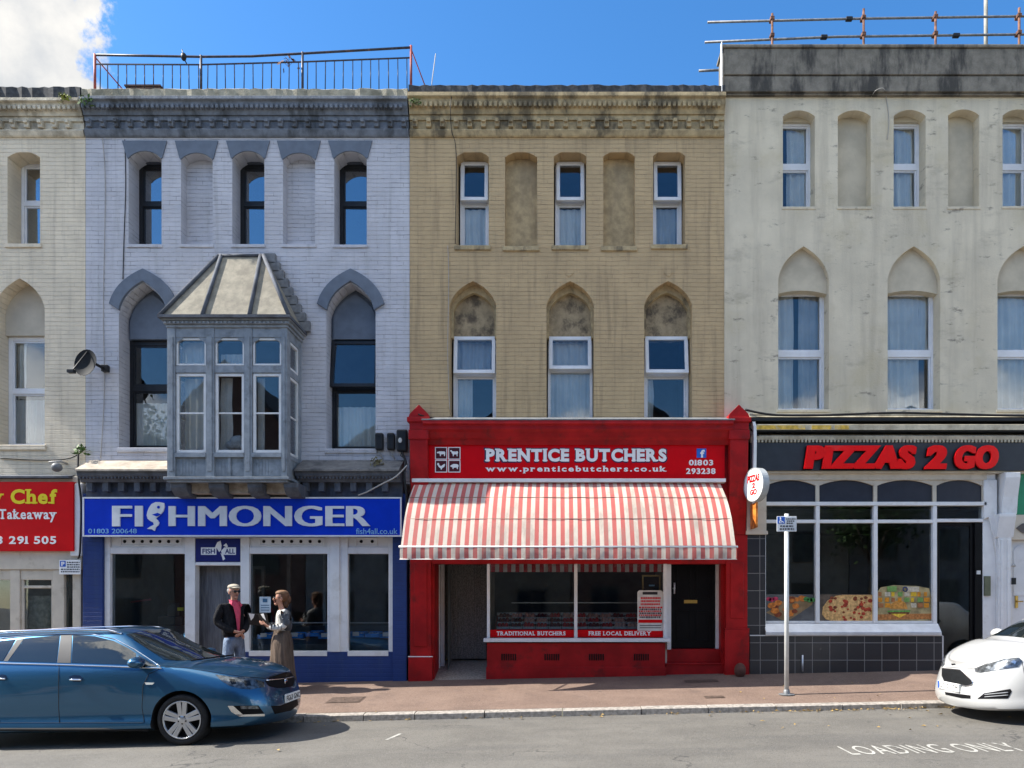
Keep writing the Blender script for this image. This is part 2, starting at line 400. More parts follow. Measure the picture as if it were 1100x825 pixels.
def road_mat():
    m, nt, b = new_mat('worn asphalt'); L = nt.links
    ov = objvec(nt); st = objvec(nt, (.25, 1.6, 1))
    c = mixc(nt, ramp(nt, noise(nt, ov, 1.2, 8, .62), .3, .7), (.094,.087,.074), (.138,.128,.109))
    c = mixc(nt, mul(nt, ramp(nt, noise(nt, st, 1.6, 6, .6), .48, .7), .45), c, (.070,.067,.062))
    c = mixc(nt, ramp(nt, noise(nt, ov, 75, 3, .7), .52, .66), c, (.16,.152,.138))
    c = mixc(nt, mul(nt, ramp(nt, noise(nt, ov, 60, 2, .6), .60, .68), .8), c, (.035,.034,.033))
    c = mixc(nt, mul(nt, ramp(nt, noise(nt, ov, 9, 3, .6), .70, .73), .5), c, (.05,.048,.045))
    c = mixc(nt, mul(nt, ramp(nt, noise(nt, ov, 28, 5, .8), .52, .70), .55), c, (.17,.162,.146))
    c = mixc(nt, mul(nt, ramp(nt, noise(nt, ov, 24, 5, .8), .56, .72), .6), c, (.045,.044,.042))
    vo = nt.nodes.new('ShaderNodeTexVoronoi'); vo.feature = 'DISTANCE_TO_EDGE'; vo.inputs['Scale'].default_value = .55
    wv = nt.nodes.new('ShaderNodeVectorMath'); wv.operation = 'ADD'; L.new(ov, wv.inputs[0])
    nn = nt.nodes.new('ShaderNodeTexNoise'); nn.inputs['Scale'].default_value = 2.5; nn.inputs['Detail'].default_value = 6; L.new(ov, nn.inputs['Vector'])
    sc_ = nt.nodes.new('ShaderNodeVectorMath'); sc_.operation = 'SCALE'; sc_.inputs['Scale'].default_value = .7; L.new(nn.outputs['Color'], sc_.inputs[0]); L.new(sc_.outputs[0], wv.inputs[1])
    L.new(wv.outputs[0], vo.inputs['Vector'])
    c = mixc(nt, mul(nt, ramp(nt, vo.outputs['Distance'], .008, .003), mul(nt, ramp(nt, noise(nt, ov, .7, 3), .50, .60), .8)), c, (.04,.038,.036))
    L.new(c, b.inputs['Base Color']); b.inputs['Roughness'].default_value = .85
    bump(nt, b, mul(nt, noise(nt, ov, 90, 4), noise(nt, ov, 14, 3), 'ADD'), .55, .012)
    return m
def pave_mat():
    m, nt, b = new_mat('red tarmac pavement'); L = nt.links
    ov = objvec(nt); st = objvec(nt, (.3, 1.5, 1))
    c = mixc(nt, ramp(nt, noise(nt, ov, 1.5, 8, .6), .3, .7), (.126,.081,.059), (.176,.117,.086))
    c = mixc(nt, mul(nt, ramp(nt, noise(nt, st, 2.2, 6, .6), .5, .68), .4), c, (.115,.072,.055))
    c = mixc(nt, ramp(nt, noise(nt, ov, 70, 3, .7), .53, .66), c, (.25,.18,.14))
    c = mixc(nt, mul(nt, ramp(nt, noise(nt, ov, 26, 5, .8), .52, .70), .5), c, (.24,.172,.132))
    c = mixc(nt, mul(nt, ramp(nt, noise(nt, ov, 22, 5, .8), .56, .72), .55), c, (.075,.045,.033))
    c = mixc(nt, mul(nt, ramp(nt, noise(nt, ov, 2.6, 7, .7), .56, .66), .45), c, (.09,.062,.05))
    c = mixc(nt, mul(nt, ramp(nt, noise(nt, ov, 6.5, 2, .5), .735, .75), .8), c, (.05,.04,.036))
    bk = nt.nodes.new('ShaderNodeTexBrick'); L.new(ov, bk.inputs['Vector']); bk.inputs['Scale'].default_value = 1; bk.inputs['Brick Width'].default_value = .2; bk.inputs['Row Height'].default_value = .1; bk.inputs['Mortar Size'].default_value = .006
    c = mixc(nt, mul(nt, bk.outputs['Fac'], mul(nt, ramp(nt, noise(nt, ov, 1.9, 5, .7), .40, .62), .45)), c, (.07,.05,.04))
    c = mixc(nt, mul(nt, ramp(nt, noise(nt, ov, 55, 2, .6), .60, .68), .7), c, (.06,.035,.026))
    L.new(c, b.inputs['Base Color']); b.inputs['Roughness'].default_value = .85
    bump(nt, b, noise(nt, ov, 85, 4), .45, .01)
    return m
M_ROAD, M_PAVE = road_mat(), pave_mat()
M_KERB = M('granite kerb', (.30,.27,.235), .8, var=.3, scale=20, bmp=.4, bscale=40, dirt=(.12,.11,.10), dirt_amt=.5)
M_RMARK = M('worn road paint', (.40,.39,.35), .7, var=.15, scale=14, dirt=(.15,.145,.13), dirt_amt=1.0)
# ------------------------------------------------------------------ lettering
def glyph_mesh(body, bold=0.0, shear=0.0, space=1.0, res=4):
    cu = bpy.data.curves.new('t', 'FONT'); cu.body = body; cu.size = 1; cu.offset = bold; cu.shear = shear; cu.space_character = space
    cu.resolution_u = res; cu.fill_mode = 'FRONT'
    o = bpy.data.objects.new('t', cu); C.objects.link(o)
    dg = bpy.context.evaluated_depsgraph_get()
    me = bpy.data.meshes.new_from_object(o.evaluated_get(dg))
    vs = [(v.co.x, v.co.y) for v in me.vertices]; fs = [tuple(p.vertices) for p in me.polygons]
    bpy.data.objects.remove(o); bpy.data.curves.remove(cu); bpy.data.meshes.remove(me)
    return vs, fs
SERIF = {'P':'a0 a1','R':'a0 a1 z0','E':'a0 a1','N':'a0 a1 z1','T':'m0','I':'m0 m1','C':'','B':'a0 a1','U':'a1 z1','H':'a0 a1 z0 z1','D':'a0 a1','A':'a0 z0','L':'a0 a1','F':'a0 a1','V':'a1 z1','Y':'m0 a1 z1','K':'a0 a1 z0 z1',
         'p':'a0 a1','r':'a0 a1','n':'a0 a1 z0','i':'m0','h':'a0 a1 z0','u':'a1 z0','w':'a1 z1','k':'a0 a1 z0','b':'a1','y':'a1 z1','f':'a0','a':'z0','1':'m0','x':'a0 z0'}
def slab_text(body, bold=.03, gap=.10, word=.36, sw=.15, sh_=.085):
    """heavy slab-serif lettering: each glyph plus block serifs at its stems; y measured from the base line"""
    V, F = [], []; x = 0
    for ch in body:
        if ch == ' ': x += word; continue
        vs, fs = glyph_mesh(ch, bold)
        x0 = min(v[0] for v in vs); x1 = max(v[0] for v in vs); y1 = max(v[1] for v in vs); y0 = min(v[1] for v in vs)
        keys = SERIF.get(ch, '').split()
        if not ch.isupper(): y1 = min(y1, .56) if ch in 'prnuwyiakx' else y1
        if ch in 'py': y0 = min(y0, -.18) if ch == 'p' else 0
        yb = y0 if ch == 'p' else 0
        o = len(V); V += [(v[0] - x0 + x, v[1], 0) for v in vs]; F += [tuple(o + i for i in f) for f in fs]
        w = x1 - x0; st = .085 + bold
        for k in keys:
            cx_ = {'a': st * .62, 'm': w / 2, 'z': w - st * .62}[k[0]]
            if ch in 'AVYwy' : cx_ = {'a': st * .75, 'm': w / 2, 'z': w - st * .75}[k[0]]
            by = yb - bold * .5 if k[1] == '0' else y1 - sh_ + bold * .3
            o = len(V)
            V += [(x + cx_ - sw, by, 1), (x + cx_ + sw, by, 1), (x + cx_ + sw, by + sh_, 1), (x + cx_ - sw, by + sh_, 1)]
            F.append((o, o+1, o+2, o+3))
        x += w + gap
    return V, F
def fatten(vf, d):
    V, F = vf; n = len(V); out = []; G = []
    for k, dx in enumerate((0, -d, d, -d/2, d/2)):
        G += [tuple(i+len(out) for i in f) for f in F]; out += [(v[0]+dx, v[1], .0004*k) for v in V]
    return out, G
def put_text(mb, vf, x0, x1, z0, z1, y, ex=.006, yx=None):
    """fit a flat glyph mesh in the box, facing -y, with depth ex"""
    V, F = vf
    ax = min(v[0] for v in V); bx_ = max(v[0] for v in V); ay = min(v[1] for v in V); by = max(v[1] for v in V)
    fx = (x1-x0)/(bx_-ax); fz = (z1-z0)/(by-ay)
    P = [(x0+(v[0]-ax)*fx, y-ex-((.001 if v[2] == 1 else v[2]) if len(v) > 2 else 0), z0+(v[1]-ay)*fz) for v in V]
    mb.add(P, F)
    edge = {}
    for f in F:
        for i in range(len(f)):
            e = (f[i], f[(i+1) % len(f)]); k = (min(e), max(e)); edge[k] = None if k in edge else e
    o = len(mb.v); mb.v += [(p[0], y, p[2]) for p in P]; base = o - len(P)
    for k, e in edge.items():
        if e: mb.f.append([base+e[0], base+e[1], o+e[1], o+e[0]]); mb.mi.append(mb.m); mb.sm.append(False)
def sign_text(parent, body, px0, px1, py0, py1, y, mat, name='lettering', bold=0, shear=0, space=1, ex=.006, slab=False, fat=0, **kw):
    mb = MB(); vf = slab_text(body, bold, **kw) if slab else glyph_mesh(body, bold, shear, space)
    if fat: vf = fatten(vf, fat)
    put_text(mb, vf, PX(px0, y), PX(px1, y), PZ(py1, y), PZ(py0, y), y, ex)
    return mb.build(name, mat, parent, recalc=False)
def poly_px(pts, y): return [(PX(a, y), PZ(b, y)) for a, b in pts]

# ------------------------------------------------------------------ ground
def ground():
    mb = MB()                                   # road: one long sheet to well behind the viewer
    xs = [-400, -60, -20, -12, -6, 0, 6, 12, 20, 60, 400]; ys = [KERB+.02, -8, -17.5, -60, -400]
    mb.add([(x, y, gz(max(-60, min(60, x)), -5)) for y in ys for x in xs], [(j*11+i, j*11+i+1, (j+1)*11+i+1, (j+1)*11+i) for j in range(4) for i in range(10)])
    tag(mb.build('road', M_ROAD), kind='structure')
    mb = MB()
    ys = [.6, -.6, -1.6, KERB+.13]
    xs = [-60, -30, -14, -9, -6, -3, 0, 3, 6, 9, 14, 30, 60]
    mb.add([(x, y, gz(x, y)) for y in ys for x in xs], [(j*13+i, j*13+i+1, (j+1)*13+i+1, (j+1)*13+i) for j in range(3) for i in range(12)])
    tag(mb.build('pavement', M_PAVE), kind='structure')
    mb = MB(); x = -30; rnd = random.Random(3)
    while x < 30:                               # kerb stones of uneven length and lie
        l = rnd.uniform(.7, 1.15); g = .006; t = rnd.uniform(-.008, .008); dy = rnd.uniform(-.012, .008)
        a, b = x+g, x+l-g; y0, y1 = KERB+dy, KERB+.145
        za, zb = gz(a, KERB+.01)+t, gz(b, KERB+.01)+t*.4
        mb.add([(a,y0,za-.3),(b,y0,zb-.3),(b,y1,zb-.3),(a,y1,za-.3),(a,y0-.0,za-.012),(b,y0,zb-.012),(b,y1,zb+.012),(a,y1,za+.012),(a,y0+.02,za),(b,y0+.02,zb)],
               [(0,1,5,4),(4,5,9,8),(8,9,6,7),(0,4,8,7,3),(1,2,6,9,5)])
        x += l
    tag(mb.build('kerb', M_KERB), kind='structure')
    # far pavement behind the viewer
    mb = MB(); mb.add([(x, y, gz(max(-60, min(60, x)), -5)+.12) for y in (-17.2, -22) for x in (-60, 0, 60)], [(0,1,4,3),(1,2,5,4)])
    mb.add([(x, -17.2, gz(x, -5)+d) for d in (.12, -.05) for x in (-60, 0, 60)], [(0,1,4,3),(1,2,5,4)])
    tag(mb.build('pavement', M_PAVE), kind='structure')
    # painted lettering on the road, read from this side
    mb = MB(); y0, y1 = -5.46, -5.02
    x0, x1 = PX(907, -5.24), PX(1092, -5.24)
    V, F = glyph_mesh('LOADING ONLY', .0, 0, 1.08)
    ax = min(v[0] for v in V); bx_ = max(v[0] for v in V); ay = min(v[1] for v in V); by = max(v[1] for v in V)
    P = []
    for v in V:
        X = x0+(v[0]-ax)/(bx_-ax)*(x1-x0); Y = y0+(v[1]-ay)/(by-ay)*(y1-y0)
        P.append((X, Y, gz(X, Y)+.004))
    mb.add(P, F); o = mb.build('road_marking', M_RMARK); tag(o, kind='structure')
    mb = MB()
    for (ax, ay, bx_, by, w) in ((PX(414,-4), -4.02, PX(421,-4), -3.62, .04),):
        mb.add([(ax, ay, gz(ax,ay)+.004), (ax+w, ay, gz(ax,ay)+.004), (bx_+w, by, gz(bx_,by)+.004), (bx_, by, gz(bx_,by)+.004)], [(0,1,2,3)])
    tag(mb.build('road_marking', M_RMARK), kind='structure')
ground()

# ------------------------------------------------------------------ facade tools
def seg_arch(x0, x1, zt, zs, zb, n=10):
    w = (x1-x0)/2; h = max(zt-zs, .01); r = (w*w+h*h)/(2*h); cx = (x0+x1)/2; cz = zt-r
    a = math.asin(min(1, w/r)); P = [(x0, zb), (x1, zb)]
    P += [(cx+r*math.sin(a-2*a*i/n), cz+r*math.cos(a-2*a*i/n)) for i in range(n+1)]
    return P
def gothic_arc(x0, x1, za, zs, n=10, bulge=.12):           # from right springing over the apex to the left
    xm = (x0+x1)/2; w = xm-x0; h = za-zs; c = math.hypot(w, h); nx, nz = -h/c, w/c
    L = []
    for i in range(n+1):
        t = i/n; q = bulge*c*4*t*(1-t)*(1.15-.3*t)
        L.append((x0+w*t+nx*q, zs+h*t+nz*q))
    L = [(max(p[0], x0), p[1]) for p in L]
    return [(x0+x1-p[0], p[1]) for p in L] + L[-2::-1]
def gothic(x0, x1, za, zs, zb, n=10): return [(x0, zb), (x1, zb)] + gothic_arc(x0, x1, za, zs, n)

def wall_sheet(mb, x0, x1, z0, z1, holes):       # holes: (polygon, depth)
    tri = tessellate_polygon([[Vector((p[0], p[1], 0)) for p in l] for l in [[(x0,z0),(x1,z0),(x1,z1),(x0,z1)]] + [h[0] for h in holes]])
    flat = [(x0,z0),(x1,z0),(x1,z1),(x0,z1)] + [p for h in holes for p in h[0]]
    mb.add([(p[0], 0, p[1]) for p in flat], [t for t in tri])
    for poly, d in holes:
        k = len(poly)
        mb.add([(p[0], 0, p[1]) for p in poly] + [(p[0], d, p[1]) for p in poly], [(i, (i+1) % k, k+(i+1) % k, k+i) for i in range(k)])

def bar_frame(mb, x0, x1, z0, z1, w, y0, y1, wb=None, wt=None):
    wb = wb or w; wt = wt or w
    mb.box(x0, x0+w, y0, y1, z0, z1); mb.box(x1-w, x1, y0, y1, z0, z1)
    mb.box(x0+w, x1-w, y0+.002, y1, z0, z0+wb); mb.box(x0+w, x1-w, y0+.002, y1, z1-wt, z1)

def curtain_mb(x0, x1, z0, z1, y, amp=.035, step=.012, freq=52):
    mb = MB(); n = max(4, int((x1-x0)/step)); ph = random.uniform(0, 6)
    V = []
    for i in range(n+1):
        x = x0+(x1-x0)*i/n; d = amp*math.sin(freq*x+ph)+amp*.5*math.sin(freq*.43*x+2*ph)
        for j in range(4):
            t = j/3; V.append((x+.01*math.sin(9*t+ph), y+d*(.35+.65*t), z1+(z0-z1)*t))
    mb.add(V, [(i*4+j, (i+1)*4+j, (i+1)*4+j+1, i*4+j+1) for i in range(n) for j in range(3)], True)
    return mb

def window(b, x0, x1, z0, z1, y, zt, fm, gm, fw=.055, open_=0, curtain=None, lower=True, label=None, mull=None, zt_h=.07):
    mb = MB(); bar_frame(mb, x0, x1, z0, z1, fw, y, y+.07)
    mb.box(x0+fw, x1-fw, y+.003, y+.066, zt-zt_h/2, zt+zt_h/2)
    if lower:                                    # sash lines just inside the fixed frame
        bar_frame(mb, x0+fw+.001, x1-fw-.001, z0+fw+.001, zt-zt_h/2-.001, .028, y+.022, y+.06)
    if mull: mb.box(mull-.02, mull+.02, y+.004, y+.06, z0+fw, zt-zt_h/2)
    w = mb.build('window', fm, b, bevel=.004, label=label)
    ta, tb = random.uniform(-.02, .02), random.uniform(-.025, .025); xm_, zm_ = (x0+x1)/2, (z0+z1)/2
    g = MB(); g.box(x0+fw*.8, x1-fw*.8, y+.038, y+.044, z0+fw*.8, zt)
    zi0, zi1 = zt+zt_h/2+.002, z1-fw-.002
    if not open_: g.box(x0+fw*.8, x1-fw*.8, y+.030, y+.036, zt, z1-fw*.8)
    if not open_:                                # old putty: no two panes lie quite in one plane
        h8 = len(g.v)//2
        g.v = [(p[0], p[1]+(ta if i < h8 else -tb)*(p[0]-xm_)*.6+(tb if i < h8 else ta)*(p[2]-zm_)*.4, p[2]) for i, p in enumerate(g.v)]
    g.build_each('pane', gm, w)
    s = MB()
    if open_:                                    # top-hung sash swung out at its foot
        s.m = 0; xa, xb = x0+fw*.45, x1-fw*.45; za, zb = zt-.02, z1-fw*.3
        bar_frame(s, xa, xb, za, zb, .062, y-.055, y-.005)
        s.m = 1; s.box(xa+.05, xb-.05, y-.034, y-.028, za+.05, zb-.05)
        ca, sa = math.cos(open_), math.sin(open_)
        s.v = [(p[0], y-.005 + (p[1]-(y-.005))*ca - (zb-p[2])*sa, zb - (zb-p[2])*ca - (p[1]-(y-.005))*sa) for p in s.v]
        s.build('sash', [fm, gm], w, bevel=.004)
    else:
        bar_frame(s, x0+fw+.001, x1-fw-.001, zi0, zi1, .03, y+.015, y+.055); s.build('sash', fm, w)
    if curtain:
        for (ca_, cb, da, db, cm) in curtain:
            xa = x0+fw+(x1-x0-2*fw)*ca_; xb = x0+fw+(x1-x0-2*fw)*cb
            curtain_mb(xa, xb, z0+(z1-z0)*da, z0+(z1-z0)*db, y+.11).build('curtain', cm, w)
    return w

def room(b, x0, x1, z0, z1, y0, y1, mat, name='interior'):
    mb = MB()
    V = [(x0,y0,z0),(x1,y0,z0),(x1,y1,z0),(x0,y1,z0),(x0,y0,z1),(x1,y0,z1),(x1,y1,z1),(x0,y1,z1)]
    mb.add(V, [(0,1,2,3),(4,5,6,7),(1,2,6,5),(3,0,4,7),(2,3,7,6)])
    return mb.build(name, mat, b)

def shell(b, x0, x1, zt, wallmat, y0=.30, y1=8.0, zb=-1.0):
    mb = MB(); mb.box(x0+.004, x0+.12, y0, y1, zb, zt-.01); mb.box(x1-.12, x1-.004, y0, y1, zb, zt-.01); mb.box(x0+.12, x1-.12, y1-.15, y1, zb, zt-.01)
    mb.build('party_wall', wallmat, b)
    mb = MB(); mb.box(x0+.006, x1-.006, y0-.1, y1+.02, zt-.008, zt+.09); mb.build('roof', M_SLATE, b)

def moulding(mb, x0, x1, prof): mb.extr_x(prof, x0, x1)
def dentils(mb, x0, x1, z0, z1, step, w, y0, y1, ph=0.0):
    x = x0+ph
    while x+w < x1:
        mb.box(x, x+w, y0, y1, z0, z1); mb.box(x+w*.12, x+w*.88, y0-.035, y0+.001, z0+(z1-z0)*.48, z1-.004); x += step

def cornice(b, px0, px1, y_ends, mats, parapet, dent=True):
    """Victorian eaves cornice: capping, ovolo, egg course, dentil band and string; y_ends are pixel rows"""
    a, c, d, e, f = [PZ(v) for v in y_ends]      # capping top, capping foot, ovolo foot, dentil foot, string foot
    x0, x1 = PX(px0)+.003, PX(px1)-.003
    mb = MB(); rr = random.Random(int(px0)+3); n = max(8, int((x1-x0)/.09)); V = []
    for i in range(n+1):                         # worn, uneven edge
        j, k, l = rr.uniform(-.014, .010), rr.uniform(-.012, .012), rr.uniform(-.010, .010); x = x0+(x1-x0)*i/n
        V += [(x, -.13+k, c+.004+l), (x, -.135+k, a-.02+j), (x, -.11+k*.5, a+j), (x, .35, a+j*.3), (x, .35, c+.004)]
    mb.add(V, [(i*5+q, i*5+(q+1)%5, (i+1)*5+(q+1)%5, (i+1)*5+q) for i in range(n) for q in range(5)] + [(0,1,2,3,4), tuple(n*5+q for q in (4,3,2,1,0))])
    mb.build('capping', parapet, b)
    mb = MB(); h = c-d
    moulding(mb, x0, x1, [(.30, c), (-.20, c), (-.205, c-h*.22), (-.16, c-h*.3), (-.145, c-h*.55), (-.10, c-h*.8), (-.085, d), (.30, d)])
    hb = d-e
    moulding(mb, x0, x1, [(.2, d), (-.03, d), (-.03, e), (.2, e)])
    moulding(mb, x0, x1, [(.2, e), (-.06, e), (-.07, e-.03), (-.04, f+.02), (-.022, f), (.2, f)])
    if dent: dentils(mb, x0, x1, e+hb*.05, e+hb*.62, .2355, .082, -.105, -.028, .06); mb.box(x0, x1, -.06, .1, e+hb*.64, d-.001)
    x = x0+.02                                   # small egg course in the ovolo
    while x < x1-.06: mb.box(x, x+.05, -.172, -.09, c-h*.72, c-h*.45); x += .085
    mb.build('cornice', mats, b, bevel=.006)
    mb = MB()                                    # plain blocking behind the cornice closes the top of the wall
    mb.box(x0, x1, .001, .30, f-.25, f+.01); return mb

def uppers(data, depth):
    out = []
    for (a, c, t, s, bt, kind) in data:
        out.append((PX(a), PX(c), PZ(t), PZ(s), PZ(bt), kind))
    return out
# ------------------------------------------------------------------ the cream house with the takeaway
def niche_back(b, x0, x1, zt, zs, zb, d, mat):
    mb = MB(); mb.prism(seg_arch(x0-.02, x1+.02, zt+.01, zs, zb-.02), d-.002, d+.08); mb.build('niche', mat, b)
def head_fill(b, x0, x1, z0, zt, d, mat):
    mb = MB(); mb.box(x0-.02, x1+.02, d-.05, d+.1, z0, zt+.03); mb.build('lintel', mat, b)

def house_cream():
    XL, XR = -14.2, PX(92)
    b = thing('terraced_house', 'cream painted brick house with the red takeaway sign, beside the lilac house', 'house', ((XL+XR)/2, 0, 0))
    up, lo = [], []
    for k in (0, 1, 2): up.append((PX(8-104*k), PX(43-104*k), PZ(163), PZ(169), PZ(262)))
    for k in (0, 1, 2): lo.append((PX(-6-104*k), PX(48-104*k), PZ(299), PZ(331), PZ(478)))
    holes = [(seg_arch(*u), .33) for u in up] + [(gothic(l[0], l[1], l[2], l[3], l[4]), .33) for l in lo]
    mb = MB(); wall_sheet(mb, XL, XR-.002, PZ(512), PZ(140), holes); mb.build('wall', W_CREAM, b)
    cornice(b, (XL*FPX/DIST)+CX, 91.6, (98, 113, 128, 141, 148), M_CREAMT, M_SLATE).build('wall', W_CREAM, b)
    for i, (x0, x1, zt, zs, zb) in enumerate(up):
        head_fill(b, x0, x1, PZ(176, .33), zt, .33, W_CREAM)
        window(b, x0, x1, zb, PZ(176, .33), .33, PZ(219, .33), M_PVC, M_GLASS_U, .05)
    for i, (x0, x1, za, zs, zb) in enumerate(lo):
        mb = MB(); mb.prism(gothic(x0-.02, x1+.02, za+.02, zs, PZ(362, .33)), .26, .40); mb.build('tympanum', M_TYMP_C, b)
        window(b, x0, x1, zb, PZ(362, .33), .33, PZ(421, .33), M_PVC, M_GLASS, .07, curtain=[(0, 1, 0, .45, M_CURT2), (0, .25, .46, 1, M_CURT)])
    mb = MB()
    for (x0, x1, zt, zs, zb) in up: mb.box(x0-.03, x1+.03, -.025, .25, zb-.07, zb-.001)
    for (x0, x1, zt, zs, zb) in lo: mb.box(x0-.03, x1+.03, -.03, .25, zb-.09, zb-.001)
    mb.build_each('window_sill', W_CREAM, b, bevel=.01)
    shell(b, XL, XR, PZ(113), W_CREAM)
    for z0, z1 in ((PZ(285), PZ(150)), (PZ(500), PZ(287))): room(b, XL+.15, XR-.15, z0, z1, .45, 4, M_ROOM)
    # shopfront below the sign
    zs = PZ(592); gz0 = gz(XL, 0)-.3
    mb = MB(); mb.box(XL+.01, XR-.03, -.05, .12, PZ(612), PZ(512)-.004); mb.build('fascia_board', M_CREAMP, b, bevel=.01)
    fr = MB(); gl = MB()
    posts = [(-60, -52), (12, 22.5), (58, 70), (79, 88)]
    for a, c in posts: fr.box(PX(a), PX(c), -.03, .10, gz0, PZ(612)-.003)
    for a, c in ((22.5, 58), (-52, 12), (-140, -60)):
        fr.box(PX(a), PX(c), -.01, .08, PZ(623), PZ(612)-.003); fr.box(PX(a), PX(c), -.02, .1, gz0, PZ(697))
        if a == 22.5: fr.box(PX(a), PX(a+3), .0, .07, PZ(697), PZ(623)); fr.box(PX(c-3), PX(c), .0, .07, PZ(697), PZ(623)); fr.box(PX(a+3), PX(c-3), .0, .07, PZ(632), PZ(629))
        gl.box(PX(a), PX(c), .03, .036, PZ(697), PZ(623))
    gl.box(PX(70), PX(79), .03, .036, gz0, PZ(612))
    f = fr.build('shopfront', M_CREAMP, b, bevel=.008); gl.build_each('pane', M_SHOPG, f)
    mb = MB(); mb.box(PX(22.5), PX(58), .16, .18, PZ(697), PZ(640)); mb.build('screen', M('obscured screen film', (.34,.32,.25), .8, var=.35, scale=12), f)
    room(b, XL+.15, XR-.15, -.4, PZ(600), .2, 4, M_SHOPIN, 'shop_interior')
    mb = MB(); mb.box(PX(79), XR-.004, -.10, .14, PZ(598), PZ(520)); mb.build('console_bracket', M_WPAINT, b, bevel=.02)
    # sign
    s = thing('shop_sign', 'red takeaway sign with yellow and white lettering on the cream house', 'sign', (PX(20), -.06, PZ(592)))
    mb = MB(); mb.box(PX(-150), PX(79, -.13), -.13, -.055, PZ(592, -.13), PZ(517.5, -.13)); mb.build('board', M_REDSIGN, s, bevel=.006)
    y = -.132
    mb = MB(); 
    put_text(mb, slab_text('y Chef', .035, word=.30), PX(-10.5, y), PX(61.5, y), PZ(546, y), PZ(525.5, y), y)
    mb.build('lettering', M_YELLOW, s, recalc=False)
    sign_text(s, 'Takeaway', -1, 61, 547, 561, y, M_WHITE, bold=.02, slab=True)
    sign_text(s, '01803 291 505', -34, 60.5, 576, 584.5, y, M_WHITE, bold=.025, slab=True)
    # low roof edge lead above the sign
    mb = MB(); mb.extr_x([(-.16, PZ(515)), (-.16, PZ(513)), (.02, PZ(510)), (.02, PZ(515))], XL+.01, PX(80)); mb.build('flashing', M_DARKT, b)
house_cream()

